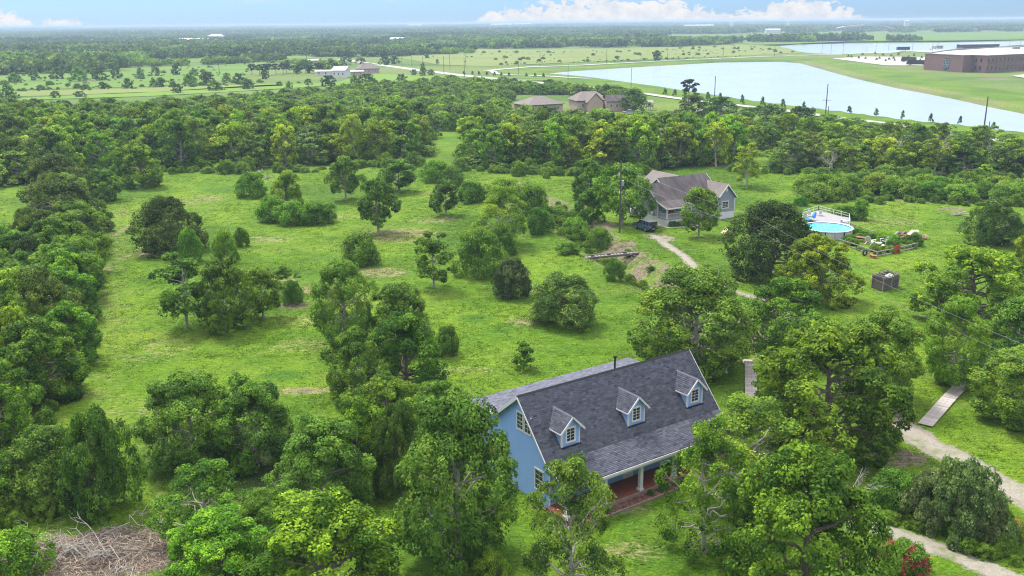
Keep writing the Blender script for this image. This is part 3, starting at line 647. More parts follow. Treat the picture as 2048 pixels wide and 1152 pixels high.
def put_tree(kind, x, y, h, r, label, group=None, tint=None, pick=None, rot=None, z=None, name=None):
    P = K[kind]; p = P[(pick if pick is not None else rnd.randrange(len(P))) % len(P)]
    nm = name or NAMES[kind]
    e = empty(nm, (x, y, (ground(x, y) if z is None else z) - .03), rnd.random() * 6.28 if rot is None else rot, label, CATS.get(kind, 'tree'), group)
    s = (r / p['R'], r / p['R'] * (.92 + .16 * rnd.random()), h / p['H'])
    for part in ('trunk', 'crown'):
        if p[part] is None: continue
        o = meshobj(part, p[part], e); o.scale = s
        if part == 'crown':
            c = tint or (1, 1, 1); o.color = (*[v * (.94 + .12 * rnd.random()) for v in c], 1)
    return e
TREES = []
def tree(kind, bx, by, ty, w, label, group=None, tint=None, pick=None, name=None, rot=None):
    """base at photograph place (bx, by); crown top at row ty, crown w wide there"""
    b = at(bx, by); lo, hi = .3, 40
    for _ in range(30):
        m = (lo + hi) / 2
        if proj(b + [0, 0, m])[1] > ty: lo = m
        else: hi = m
    h = lo; k = proj(b + [0, 0, h / 2])[2]; r = w / 2 * k / FPX
    TREES.append((b[0], b[1], r))
    return put_tree(kind, b[0], b[1], h * .97, r, label, group, tint, pick, rot, None, name)
Y_ = (1.25, 1.15, .8); D_ = (.72, .78, .85); G_ = (.85, 1.05, 1.0); L_ = (1.2, 1.15, 1.0)
T = [
 ('oak', 918, 1112, 774, 266, 'large dark green oak at the left gable end of the blue house', None, (.72, .88, 1.0), 1),
 ('airy', 1140, 1205, 905, 200, 'pale airy tree with white branches before the front of the blue house', None, (1.35, 1.15, 1.9), 0),
 ('airy', 1408, 1105, 835, 190, 'thick pale trunked tree at the right end of the blue porch', None, (.95, .9, 1.0), 1),
 ('bright', 1603, 1205, 885, 285, 'huge bright green tree filling the yard between porch and lower gravel track', None, (.95, .93, .9), 0),
 ('airy', 1490, 1010, 790, 250, 'grey twiggy tree whose crown covers the right corner of the blue roof', None, (1.05, 1.0, 1.5), 0),
 ('cypress', 1652, 898, 634, 312, 'big yellow green feathery tree between the boardwalk and the gravel drive', None, (.86, 1.02, .95), 0),
 ('oak', 1755, 800, 612, 180, 'dark oak standing behind the big feathery yellow green tree', None, (.85, .95, .95), 2),
 ('oak', 1385, 742, 528, 240, 'broad green oak just behind the right end of the blue house', None, None, 1),
 ('oak', 1560, 712, 545, 175, 'green oak overhanging the end of the pale dirt drive', None, (.95, 1.1, .9), 3),
 ('live', 1542, 552, 402, 188, 'large dark round live oak beside the above ground pool', None, (.95, .95, 1), 0),
 ('cypress', 1622, 600, 468, 152, 'yellow green tree in front of the dark live oak by the pool', None, (1.45, 1.25, .9), 1),
 ('live', 1987, 490, 392, 110, 'dark round live oak with bare trunk alone on the far right lawn', None, (.9, 1, 1), 1),
 ('cypress', 1950, 645, 488, 205, 'broad olive green tree standing on the right lawn beyond the wooden boardwalk', None, (.72, .92, .9), 0),
 ('oak', 1905, 770, 585, 122, 'bright green tree whose trunk stands beside the long boardwalk', None, (1.0, 1.15, .9), 1),
 ('oak', 2045, 745, 590, 170, 'green tree at the right edge behind the boardwalk', None, (.9, 1, 1), 0),
 ('oak', 2050, 850, 690, 210, 'dark green tree shading the long boardwalk from the right edge', None, (.9, 1, .85), 2),
 ('cypress', 2050, 560, 455, 70, 'small yellowish tree at the right edge below the far live oak', None, (1.1, 1, .8), 1),
 ('pecan', 1397, 474, 372, 82, 'small tree with pale trunk on the lawn in front of the grey house', None, (1.0, 1.1, .9), 0),
 ('bright', 1178, 402, 312, 85, 'bright leafy tree left of the grey house, farther of the pair', None, (.85, .9, .9), 0),
 ('pecan', 1243, 450, 328, 105, 'droopy green tree between the utility pole and the grey house', None, (.95, 1.1, .95), 1),
 ('bright', 1175, 445, 372, 60, 'low leafy tree at the ditch beside the utility pole', None, (.8, .9, .9), 1),
 ('slim', 1493, 375, 285, 62, 'yellow leaved tree on the lawn right of the grey house', None, (1.5, 1.25, .8), 0),
 ('pecan', 692, 400, 312, 72, 'round orchard tree at the top of the mown field left of centre', None, None, 0),
 ('pecan', 798, 384, 318, 78, 'dark orchard tree by the grassy opening in the wood', None, (.8, .9, .9), 1),
 ('pecan', 757, 466, 358, 90, 'orchard tree with forked pale trunk in the middle of the mown field', None, None, 2),
 ('pecan', 892, 430, 358, 58, 'small dark orchard tree clad in vines near the ditch', None, (.75, .85, .85), 1),
 ('airy', 1003, 492, 370, 118, 'tall light green tree beside the ditch with a pale crown', None, (.95, .88, .8), 0),
 ('bush', 962, 548, 458, 95, 'dense green thicket below the tall light green ditch tree', None, (.85, .95, .8), 0),
 ('bush', 1005, 510, 450, 60, 'small grey green bush leaning on the thicket by the ditch', None, (.85, .95, 1), 1),
 ('greybush', 1022, 592, 514, 88, 'grey bush with a dead side beside the dark round bush', None, (.75, .75, .8), 0),
 ('live', 1130, 642, 540, 158, 'wide dark round bush alone on the grass behind the blue house', None, (1, 1, 1.05), 1),
 ('bush', 1229, 566, 522, 38, 'small dark round bush at the lip of the ditch below the footbridge', None, (.7, .8, .9), 2),
 ('slim', 868, 577, 462, 80, 'slender two tiered tree with a thin white trunk in mid field', None, (1, 1.0, .8), 0),
 ('bush', 720, 527, 468, 82, 'upright fan shaped bush in mid field', None, (.75, .9, .9), 1),
 ('sapling', 1047, 738, 678, 42, 'little conical sapling on the grass behind the blue roof', None, (.9, 1, 1), 0),
 ('live', 338, 504, 392, 138, 'large dark round bush beside the mown strip along the left wood', None, (1.05, 1, 1), 0),
 ('bush', 381, 524, 458, 44, 'bright small bush touching the large dark round bush', None, (1, 1.2, .9), 0),
 ('bush', 452, 520, 463, 50, 'leafy green bush, larger of the two behind the triple tree group', None, (1, 1.15, .8), 1),
 ('bush', 485, 494, 456, 32, 'small round yellow green bush, smaller of the two behind the triple tree group', None, (1.15, 1.2, .8), 2),
 ('slim', 374, 652, 498, 100, 'ragged tree with a leaning top, leftmost of the group of trees in the left field', None, (.9, 1, .85), 1),
 ('oak', 452, 660, 512, 120, 'olive green tree in the middle of the group in the left field', None, (1.05, 1, .8), 0),
 ('pecan', 527, 636, 530, 90, 'tree with bare stem at the right of the group in the left field', None, (1, 1, .85), 0),
 ('bush', 585, 606, 560, 40, 'small dark bush on a bare patch right of the triple tree group', None, (.6, .75, .8), 0),
 ('slim', 572, 590, 528, 46, 'thin see through tree behind the small dark bush', None, (.8, .8, .8), 1),
 ('bright', 577, 425, 338, 70, 'soft yellow green tree rising from the round shrub island', None, (.95, .9, .95), 0),
 ('bush', 548, 440, 392, 66, 'dark shrub at the left end of the round shrub island', None, (.85, 1, .9), 1),
 ('bush', 585, 447, 400, 66, 'shrub at the front of the round shrub island', None, (.9, 1.1, .9), 2),
 ('bush', 622, 447, 402, 62, 'tall weedy shrub in the middle of the round shrub island', None, (1, 1.15, .9), 0),
 ('bush', 652, 443, 404, 50, 'low shrub at the right end of the round shrub island', None, (1, 1.1, .9), 1),
 ('bush', 505, 395, 345, 58, 'vine covered bush grown over the fallen dead tree', None, (.85, 1.1, .9), 0),
 ('oak', 694, 690, 512, 128, 'blue green tree at the upper left of the central tree cluster', None, (.95, 1.1, 1.3), 1),
 ('oak', 800, 690, 562, 140, 'dark tree at the upper right of the central tree cluster', None, (.85, .95, .95), 2),
 ('bright', 812, 782, 618, 160, 'bright green tree at the front right of the central tree cluster', None, (.85, .9, .95), 0),
 ('oak', 715, 800, 655, 130, 'tree at the front left of the central tree cluster', None, (.95, 1.0, 1.0), 3),
 ('bush', 893, 708, 650, 52, 'small grey green bush at the right foot of the central tree cluster', None, (.8, .85, .8), 2),
 ('oak', 388, 925, 742, 190, 'dark tree at the left of the big lower left cluster', None, (.85, .95, .95), 1),
 ('oak', 515, 925, 752, 175, 'dark tree at the right of the big lower left cluster', None, (.78, .88, .88), 0),
 ('oak', 650, 1030, 830, 190, 'grey green spreading tree between the lower left cluster and the gable tree', None, (.95, 1.02, 1.15), 2),
 ('bright', 722, 960, 790, 150, 'tree with lit yellow green top behind the spreading grey green tree', None, (.75, .78, .7), 1),
 ('live', 800, 985, 800, 115, 'dark narrow tree squeezed beside the large gable oak', None, (.9, 1, .8), 0),
 ('oak', 775, 880, 748, 150, 'tree with yellow green crown behind the gable oak', None, (1.15, 1.15, .75), 3),
 ('oak', 866, 858, 758, 112, 'green tree at the far left corner of the blue house', None, (.9, 1.05, .85), 1),
 ('airy', 410, 1085, 922, 185, 'pale tree with white forked limbs above the bright round bush', None, (.95, 1, 1.05), 1),
 ('bright', 448, 1165, 1018, 200, 'very bright green rounded tree beside the brush pile', None, (.78, .95, .8), 0),
 ('bright', 665, 1215, 985, 300, 'large light yellow green tree at the bottom edge', None, (1.45, 1.22, .9), 1),
 ('oak', 540, 1090, 975, 130, 'dark tree between the bright rounded tree and the grey green tree', None, (.75, .85, .8), 2),
 ('live', 205, 1022, 806, 150, 'tree draped in dark vines at the corner of the left wood', None, (1, 1.15, .8), 1),
 ('live', 110, 1000, 850, 190, 'vine hung tree at the lower end of the left wood', None, (.95, 1.1, .85), 0),
 ('bush', 25, 1150, 1065, 130, 'light green bush beside the brush pile at the left edge', None, (1.2, 1.3, .9), 0),
 ('bush', 985, 1165, 1105, 70, 'small yellow green bush at the bottom edge before the gable oak', None, (1.4, 1.35, .9), 1),
 ('greybush', 1915, 1062, 918, 150, 'large silvery bush between the gravel drive and the lower track', None, (1.3, 1.25, 1.3), 1),
 ('greybush', 1860, 1040, 938, 115, 'silvery arching bush at the left of the large silvery bush', None, (1.3, 1.2, 1.2), 0),
 ('greybush', 1968, 1080, 990, 100, 'low silvery bush at the right end of the silvery bushes', None, (1, .95, 1.0), 0),
 ('bush', 1790, 1012, 945, 110, 'dark green bush at the left end of the silvery bushes', None, (.8, 1, .9), 2),
 ('bush', 1988, 1078, 1020, 90, 'low flowering weeds at the foot of the silvery bushes', None, (1.0, .95, .9), 1),
 ('bush', 1600, 411, 391, 28, 'small round bush alone on the lawn beyond the pool', None, (.9, 1.25, .9), 0),
 ('bush', 1720, 438, 399, 36, 'taller bright bush behind the garden plot', None, (1, 1.3, .9), 1),
 ('bush', 1690, 437, 410, 50, 'lower green bush beside the taller bright one behind the garden plot', None, (.8, 1.05, .85), 2),
 ('bright', 285, 372, 278, 92, 'tall willow like tree at the far left corner of the mown field', None, (1.15, .98, 1.0), 1),
 ('oak', 210, 400, 335, 75, 'dark rounded tree beside the willow like tree', None, (.8, 1.0, .9), 0),
 ('live', 120, 415, 305, 130, 'very dark spreading tree in the left wood near the open strip', None, (.95, .9, 1), 0),
 ('live', 140, 480, 352, 150, 'greyish tree with bare grey twigs in the left wood', None, (1.2, 1.1, 1.25), 1),
 ('bush', 870, 362, 318, 60, 'bright bush at the grassy opening in the wood', None, (.9, 1.1, .85), 0),
 ('bush', 905, 372, 332, 45, 'bush below the broken dead tree near the opening', None, (.8, .95, .8), 1),
 ('bush', 945, 402, 362, 60, 'weedy bush at the upper end of the ditch', None, (.9, 1.05, .9), 2),
 ('bush', 1010, 390, 350, 80, 'bright bush behind the tall light green ditch tree', None, (1.1, 1.25, .85), 0),
 ('bush', 1062, 432, 372, 70, 'bush lining the upper side of the ditch', None, (.95, 1.1, .9), 1),
 ('bush', 1080, 470, 420, 55, 'bush on the ditch bank left of the bare soil', None, (.8, 1, .8), 2),
 ('bush', 1115, 430, 392, 60, 'second bush on the far ditch bank', None, (.95, 1.1, .9), 0),
 ('bush', 1195, 478, 432, 50, 'bush on the ditch bank nearest the utility pole', None, (.85, 1.05, .85), 0),
 ('bush', 1150, 458, 415, 60, 'bush on the far ditch bank below the leafy tree', None, (.85, 1.05, .85), 1),
 ('bush', 1136, 512, 490, 46, 'weeds on the near ditch bank by the footbridge', None, (.9, 1.1, .9), 2),
 ('bush', 1258, 505, 492, 22, 'small weed tuft at the right end of the footbridge', None, (.9, 1.1, .9), 0),
 ('bush', 1302, 534, 523, 18, 'small tuft on the bare ditch bank', None, (.8, 1.1, .9), 1),
 ('pine', 1377, 205, 155, 30, 'tall lone pine standing before the near lake', None, (1, 1, 1), 0),
 ('wood', 1268, 224, 178, 46, 'dark round tree beside the pale playset and the tan brick house', None, (.8, .9, .9), 0),
 ('wood', 1385, 236, 186, 60, 'dark tree below the lone pine', None, (.65, .75, .8), 1),
 ('wood', 1440, 232, 192, 60, 'round topped tree right of the lone pine', None, (.8, .9, .9), 0),
 ('scrub', 1545, 237, 208, 52, 'dark bush left of the crossarm pole by the lake', None, (.7, .85, .9), 1),
 ('scrub', 1605, 243, 212, 60, 'wide dark bush beside the crossarm pole by the lake', None, (.65, .75, .85), 1),
 ('scrub', 1660, 252, 228, 45, 'light bush in front of the crossarm pole by the lake', None, (.9, 1.1, .95), 0),
 ('dead', 1656, 360, 280, 40, 'white bare tree standing in front of the wood beyond the pool', None, None, 0),
 ('dead', 1986, 345, 262, 40, 'pair of white bare stems rising from the wood at the right', None, None, 1),
 ('dead', 1790, 330, 262, 46, 'white bare tree among the yellowish trees beyond the pool', None, None, 1),
 ('dead', 1930, 355, 318, 30, 'short white snag low in the wood at the right', None, None, 0),
 ('dead', 948, 300, 232, 40, 'white bare branched tree at the left of the pale wood', None, None, 1),
 ('dead', 1148, 302, 245, 60, 'white branched tree with spreading fan of limbs in the pale wood', None, None, 0),
 ('dead', 317, 272, 240, 24, 'thin white trunk showing in the left forest', None, None, 0),
 ('dead', 592, 285, 232, 36, 'grey bare tree in the middle of the left forest', None, None, 2),
 ('dead', 905, 372, 322, 34, 'broken grey snag near the grassy opening', None, None, 2),
 ('dead', 1702, 1075, 900, 90, 'bare white limbs breaking through the crown of the huge bright green tree', None, None, 1),
 ('dead', 1490, 1000, 800, 90, 'bare pale limbs above the right corner of the blue roof', None, None, 2),
 ('dead', 118, 500, 365, 70, 'bare grey limbs in the greyish tree of the left wood', None, None, 2),
 ('dead', 1045, 590, 528, 34, 'bare grey branches sticking out of the grey bush', None, None, 2),
]
for a in T: tree(*a)

# ------------------------------------------------------------------ woods: individual trees nearest the camera, the rest as one mass
def fill_poly(Ppx, spacing, seed, avoid=()):
    P = atn(Ppx); rng = np.random.RandomState(seed); lo, hi = P.min(0), P.max(0); out = []
    nx = int((hi[0] - lo[0]) / spacing) + 1; ny = int((hi[1] - lo[1]) / spacing) + 1
    X, Y = np.meshgrid(lo[0] + np.arange(nx) * spacing, lo[1] + np.arange(ny) * spacing)
    X = X + (np.arange(ny)[:, None] % 2) * spacing / 2 + (rng.rand(ny, nx) - .5) * spacing * .8; Y = Y + (rng.rand(ny, nx) - .5) * spacing * .8
    m = inside(X, Y, P) & (np.abs(X) < Y * .60 + 12); return np.stack([X[m], Y[m]], -1)
def gn_scatter(name, pts, meshes, label=None, color=None):
    """pts rows: x y z rot sx sz pick"""
    c = bpy.data.collections.new(name + '_kinds')
    for i, me in enumerate(meshes):
        o = bpy.data.objects.new('%s_kind_%02d' % (name, i), me); c.objects.link(o)
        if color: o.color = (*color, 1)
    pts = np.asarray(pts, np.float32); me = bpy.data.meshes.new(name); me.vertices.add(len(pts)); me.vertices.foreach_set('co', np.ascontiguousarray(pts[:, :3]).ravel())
    for nm, arr, ty in (('rot', np.column_stack([pts[:, 3] * 0, pts[:, 3] * 0, pts[:, 3]]), 'FLOAT_VECTOR'), ('scl', np.column_stack([pts[:, 4], pts[:, 4], pts[:, 5]]), 'FLOAT_VECTOR')):
        a = me.attributes.new(nm, ty, 'POINT'); a.data.foreach_set('vector', arr.astype(np.float32).ravel())
    a = me.attributes.new('pick', 'INT', 'POINT'); a.data.foreach_set('value', pts[:, 6].astype(np.int32))
    o = meshobj(name, me); o['kind'] = 'stuff'
    if label: o['label'] = label
    g = bpy.data.node_groups.new(name + '_nodes', 'GeometryNodeTree')
    g.interface.new_socket('Geometry', in_out='INPUT', socket_type='NodeSocketGeometry'); g.interface.new_socket('Geometry', in_out='OUTPUT', socket_type='NodeSocketGeometry')
    n, l = NT(g); gi = n.new('NodeGroupInput'); go = n.new('NodeGroupOutput'); ip = n.new('GeometryNodeInstanceOnPoints'); ci = n.new('GeometryNodeCollectionInfo')
    ci.inputs['Collection'].default_value = c; ci.inputs['Separate Children'].default_value = True; ci.inputs['Reset Children'].default_value = True
    def na(nm, ty):
        q = n.new('GeometryNodeInputNamedAttribute'); q.data_type = ty; q.inputs[0].default_value = nm; return q.outputs[0]
    l.new(gi.outputs[0], ip.inputs['Points']); l.new(ci.outputs[0], ip.inputs['Instance']); ip.inputs['Pick Instance'].default_value = True
    l.new(na('pick', 'INT'), ip.inputs['Instance Index']); l.new(na('rot', 'FLOAT_VECTOR'), ip.inputs['Rotation']); l.new(na('scl', 'FLOAT_VECTOR'), ip.inputs['Scale'])
    l.new(ip.outputs[0], go.inputs[0])
    md = o.modifiers.new('scatter', 'NODES'); md.node_group = g
    return o
woods = []
def add_wood(poly, sp, seed, hmin, hmax, rmin, rmax, mix, lab, grp, indiv=True, clear=2.5):
    for x, y in fill_poly(poly, sp, seed):
        if any((x - a) ** 2 + (y - b) ** 2 < (max(c, clear) * .75) ** 2 for a, b, c in TREES): continue
        k = rnd.choices([m[0] for m in mix], [m[1] for m in mix])[0]; v = vnoise(x, y, 30)
        woods.append((math.hypot(x, y), x, y, hmin + (hmax - hmin) * (.75 * rnd.random() + .25 * float(v)), rmin + (rmax - rmin) * rnd.random(), k, lab, grp, indiv))
add_wood(W_LEFT, 4.7, 1, 4.8, 9.5, 2.8, 4.6, [(('oak', 0), 2), (('oak', 1), 2), (('live', 0), 2), (('cypress', 0), 1.2), (('oak', 3), 1), (('bright', 1), 1)], 'tree of the dense wood along the left edge, crown merging with its neighbours', 'trees of the left hand wood')
add_wood(W_A, 6.7, 2, 5.0, 13, 3.0, 5.0, [(('wood', 0), 3), (('wood', 1), 2), (('wood', 2), 1), (('wood', 3), 1.3), (('wood', 4), 2), (('wood', 5), 1.8), (('woodpale', 0), .9)], 'forest tree in the thick wood behind the mown field, crown merging with its neighbours', 'trees of the wood behind the mown field')
add_wood(W_B, 6.6, 3, 7, 11.5, 3.2, 4.6, [(('wood', 0), 2), (('wood', 2), 1.8), (('wood', 3), 2), (('wood', 5), 1.6), (('woodpale', 0), 1.6), (('woodpale', 1), 1.2), (('wood', 1), 1)], 'yellowish forest tree with pale stems in the wood behind the grey house', 'trees of the wood behind the grey house')
add_wood(W_BL, 6.0, 33, 2.6, 4.8, 3.4, 4.8, [(('scrub', 0), 2), (('scrub', 1), 1), (('scrub', 2), 1.5)], None, None, False)
add_wood(W_LINE, 6.5, 4, 5, 9, 3, 4.4, [(('wood', 0), 1.5), (('wood', 1), 2), (('wood', 3), 1.4), (('wood', 5), 1), (('woodpale', 1), 1.3)], 'forest tree in the belt of wood beyond the pool and garden', 'trees of the wood beyond the pool')
add_wood(W_HEDGE, 4.6, 5, 2.6, 4.6, 2.4, 3.4, [(('bush', 0), 1), (('bush', 1), 1), (('bush', 2), 1)], 'bush of the dense hedge along the back of the far right lawn', 'hedge bushes at the back of the lawn')
add_wood(W_BRUSH, 9.5, 6, .9, 3.2, 3.0, 5.0, [(('scrub', 0), 2), (('scrub', 1), 1), (('scrub', 2), 1.5)], None, None, False)
add_wood([(1300, 268), (1500, 266), (1850, 290), (2250, 305), (2250, 330), (1900, 330), (1560, 318), (1400, 300)], 15, 16, 5.5, 8.5, 2.6, 4.2, [(('woodpale', 0), 1), (('woodpale', 1), 1), (('wood', 3), 1.2), (('wood', 4), .6)], 'lone yellowish tree rising from the low brush before the lake', 'trees in the low brush before the lake')
for W_, s_ in ((W_A, 61), (W_B, 62), (W_LINE, 63)): add_wood(W_, 7.5, s_, 1.2, 3.4, 2.4, 4.2, [(('scrub', 0), 2), (('scrub', 1), 1), (('scrub', 2), 2)], None, None, False)
add_wood(W_LEFT, 5.5, 64, .8, 2.6, 1.6, 2.8, [(('bush', 0), 1), (('bush', 1), 1), (('bush', 2), 1)], None, None, False, .6)
add_wood(W_SCRUB, 7.4, 7, 3.6, 6.8, 3.8, 5.6, [(('scrub', 0), 3), (('scrub', 1), 2), (('scrub', 2), 1.4)], None, None, False)
dr = np.random.RandomState(44)
for i in range(22):
    px, py = [(dr.uniform(20, 840), dr.uniform(272, 330)), (dr.uniform(940, 1480), dr.uniform(292, 330)), (dr.uniform(1560, 2040), dr.uniform(318, 348))][i % 3]
    p = at(px, py); put_tree('dead', p[0], p[1], 7.5 + 4 * dr.rand(), 3.0, 'pale leafless tree poking out of the woods', 'bare trees in the woods', None, i % 3)
woods.sort(key=lambda w: w[0])
cnt = 0; rest = []; indiv = []
for w in woods:
    d, x, y, h, r, (k, p), lab, grp, ind = w
    lim = 260 if k in ('wood', 'woodpale') else 400
    if ind and cnt < 270:
        if k in ('wood', 'woodpale'): cnt += 1
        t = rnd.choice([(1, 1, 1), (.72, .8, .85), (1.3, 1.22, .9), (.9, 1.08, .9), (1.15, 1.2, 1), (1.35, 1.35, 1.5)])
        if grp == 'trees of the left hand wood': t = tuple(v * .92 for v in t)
        nm = {'oak': 'forest_tree', 'live': 'forest_tree', 'cypress': 'forest_tree', 'bright': 'forest_tree'}.get(k)
        ew = put_tree(k, x, y, h, r, lab, grp, t, p, name=nm); indiv.append((grp, *proj((x, y, 0))[:2], ew, k, p, t))
    else: rest.append(w)
ORD = 'first second third fourth fifth sixth seventh eighth ninth tenth eleventh twelfth thirteenth fourteenth fifteenth sixteenth seventeenth eighteenth nineteenth twentieth'.split(); ORD += ['twenty ' + o for o in ORD[:9]] + ['thirtieth'] + ['thirty ' + o for o in ORD[:9]]
PLACE = {'trees of the wood behind the mown field': ('tree', 'the wood behind the mown field', [(200, 'left of the willow like tree'), (400, 'behind the willow like tree'), (640, 'behind the fallen tree'), (3000, 'left of the grassy opening')]),
 'trees of the wood behind the grey house': ('tree', 'the wood behind the grey house', [(1060, 'right of the grassy opening'), (1200, 'above the ditch trees'), (1400, 'behind the grey roof'), (3000, 'right of the grey house')]),
 'trees of the wood beyond the pool': ('tree', 'the wood beyond the pool', [(1700, 'behind the pool deck'), (1900, 'behind the garden plot'), (3000, 'near the right edge')]),
 'hedge bushes at the back of the lawn': ('bush', 'the hedge behind the lawn', [(1700, 'by the pool deck'), (1850, 'behind the garden plot'), (3000, 'near the far live oak')]),
 'trees in the low brush before the lake': ('tree', 'the low brush before the lake', [(1450, 'right of the pickup truck'), (1700, 'below the crossarm pole'), (3000, 'towards the right edge')])}
def adj(k, p, t):
    a = 'pale stemmed' if k == 'woodpale' else {0: 'mid green', 1: 'dark', 2: 'yellow green', 3: 'yellow green', 4: 'mid green', 5: 'bright green'}[p] if k == 'wood' else 'leafy'
    return a if t == (1, 1, 1) else {.72: 'dull ', 1.3: 'warm ', .9: 'fresh ', 1.15: 'light ', 1.35: 'greyish '}.get(round(t[0], 2), '') + a  # first word names the crown's own random colour tint
for grp, (noun, wd, pl) in PLACE.items():
    G_l = [q for q in indiv if q[0] == grp]; bins = {}
    for q in G_l:
        b = int(q[1] // 36)
        if b not in bins or q[2] > bins[b][2]: bins[b] = q
    front = sorted([q for q in bins.values() if 0 < q[1] < 2048], key=lambda q: q[1])
    fid = {id(q[3]): i for i, q in enumerate(front)}
    for q in G_l:
        if id(q[3]) in fid: q[3]['label'] = '%s, %s from left on the front edge of %s' % (noun, ORD[fid[id(q[3])]], wd)
        else: q[3]['label'] = '%s %s inside the %s %s' % (adj(*q[4:]), noun, 'hedge' if noun == 'bush' else 'brush' if 'brush' in wd else 'wood', [t for m, t in pl if q[1] < m][0])
G_l = [q for q in indiv if q[0] == 'trees of the left hand wood']; bins = {}
for q in G_l:
    b = int(q[2] // 34)
    if b not in bins or q[1] > bins[b][1]: bins[b] = q
front = sorted(bins.values(), key=lambda q: q[2]); fid = {id(q[3]): i for i, q in enumerate(front)}
SP = {('oak', 0): 'round crowned', ('oak', 1): 'broad crowned', ('oak', 3): 'uneven crowned', ('live', 0): 'dark fine leaved', ('cypress', 0): 'yellow green', ('bright', 1): 'bright green'}
for q in G_l:
    if id(q[3]) in fid: q[3]['label'] = 'tree, %s from the top along the lawn side of the left wood' % ORD[fid[id(q[3])]]
    else: q[3]['label'] = '%s tree inside the left wood, %s' % (SP[(q[4], q[5])], 'towards its far end' if q[2] < 560 else 'beside the middle of the mown strip' if q[2] < 760 else 'towards its near end')
KL = [('wood', 5), ('wood', 0), ('wood', 1), ('wood', 2), ('wood', 3), ('wood', 4), ('woodpale', 0), ('woodpale', 1), ('scrub', 0), ('scrub', 1), ('scrub', 2), ('bush', 0), ('bush', 1), ('bush', 2)]
def rows(ws):
    return [(x, y, ground(x, y) - .05, rnd.random() * 6.28, r / K[k][p]['R'], h / K[k][p]['H'], KL.index((k, p))) for _, x, y, h, r, (k, p), *_ in ws]
forest_rows = rows(rest)
gn_scatter('forest', forest_rows, [K[k][p]['crown'] for k, p in KL], 'scrub wood and forest merging into one mass of green crowns')

# understory along wood edges and on the ditch
und = []
def und_line(pts, wid, dens, seed, smin=.3, smax=.7):
    P = atn(pts); rng = np.random.RandomState(seed)
    for a, b in zip(P[:-1], P[1:]):
        L = np.linalg.norm(b - a); m = int(L * dens)
        for _ in range(m):
            q = a + (b - a) * rng.rand() + rng.randn(2) * wid; s = smin + (smax - smin) * rng.rand()
            und.append((q[0], q[1], ground(*q) - .05, rng.rand() * 6.28, s, s * (.6 + 1.0 * rng.rand()), rng.randint(3)))
und_line([(345, 345), (480, 345), (640, 340), (835, 330)], 2.2, .9, 1, .12, .75)
und_line([(930, 335), (1000, 348), (1160, 350), (1300, 345)], 2.2, .9, 2, .12, .7)
und_line([(1470, 342), (1540, 342), (1600, 350), (1700, 356), (2050, 370)], 2.0, .9, 3, .15, .7)
und_line([(198, 405), (184, 480), (168, 600), (150, 700), (115, 790), (90, 850)], 1.0, .9, 4, .1, .38)
und_line([(1600, 405), (1700, 400), (1900, 408), (2090, 416)], 1.5, 1.2, 5, .12, .45)
und_line([(1050, 400), (1120, 440), (1160, 478), (1215, 515), (1290, 556), (1350, 596)], 1.6, 1.1, 6, .12, .32)
und_line([(1000, 375), (1060, 400), (1110, 425), (1160, 445)], 2.0, 1.4, 7, .2, .5)
und_line([(900, 372), (945, 392), (1000, 415), (1040, 440)], 2.0, .6, 8, .15, .4)
und_line([(1760, 1010), (1850, 1060), (1950, 1090), (2040, 1120)], .8, 4, 9, .12, .3)
und_line([(1350, 260), (1600, 262), (1900, 300), (2100, 320)], 9, .9, 10, .4, .8)
und_line([(20, 1060), (60, 1020), (90, 1000)], 1.5, 3, 12, .15, .4)
gn_scatter('undergrowth', und, [K['bush'][i]['crown'] for i in range(3)], 'weeds and low bushes along wood edges and ditch')
# grass tufts that break up the mown lawns
M['grass'] = leafmat('grass_blades', (.045, .105, .004), (.110, .195, .009), (.18, .22, .03), .25, .8)
def tuft(seed, m=9):
    rng = np.random.RandomState(seed); V = []; F = []
    for i in range(m):
        a = rng.rand() * 6.28; r = .02 + .2 * rng.rand(); x, y = r * math.cos(a), r * math.sin(a); b = rng.rand() * 6.28; w = .022 + .02 * rng.rand(); h = .06 + .10 * rng.rand(); k = len(V)
        V += [(x - w * math.cos(b), y - w * math.sin(b), 0), (x + w * math.cos(b), y + w * math.sin(b), 0), (x + math.cos(a) * h * .9, y + math.sin(a) * h * .9, h)]; F.append([k, k + 1, k + 2])
    me = npmesh('tuft', V, F, np.clip(.45 + .22 * rng.randn(m), 0, 1)); me.materials.append(M['grass']); return me
gt = np.random.RandomState(77); NT_ = 150000
d_ = 44 + (235 - 44) * gt.rand(NT_) ** .75; a_ = (gt.rand(NT_) - .5) * 1.14; tx, ty_ = d_ * np.tan(a_), d_
dn = .25 + .75 * np.clip((vnoise(tx, ty_, 3.1) + vnoise(tx, ty_, 9.0) - .7) * 1.6, 0, 1)
hl = np.array([np.cos(R(34.3)), np.sin(R(34.3))]); hs_ = (tx - .29) * hl[0] + (ty_ - 64.56) * hl[1]; hp = -(tx - .29) * hl[1] + (ty_ - 64.56) * hl[0]
ok = (gt.rand(NT_) < dn) & ~((hs_ > -.3) & (hs_ < 18.3) & (hp > -7.2) & (hp < 7))
for pts_, w_ in (([(1700, 770), (1790, 845), (1850, 885), (1910, 915), (1990, 962), (2120, 1035)], 1.7), ([(1740, 1050), (1800, 1070), (1870, 1095), (1950, 1125), (2040, 1165)], 1.0), ([(1312, 472), (1335, 492), (1362, 510), (1392, 540), (1420, 562), (1470, 585), (1530, 600)], .9),
                 ([(1503, 832), (1502, 780), (1499, 714), (1496, 690)], .75), ([(1850, 852), (1899, 797), (1950, 745), (1985, 708)], .8)): ok &= segdist(tx, ty_, atn(pts_))[0] > w_
for P_ in UNDER[:5]: ok &= ~inside(tx, ty_, atn(P_))
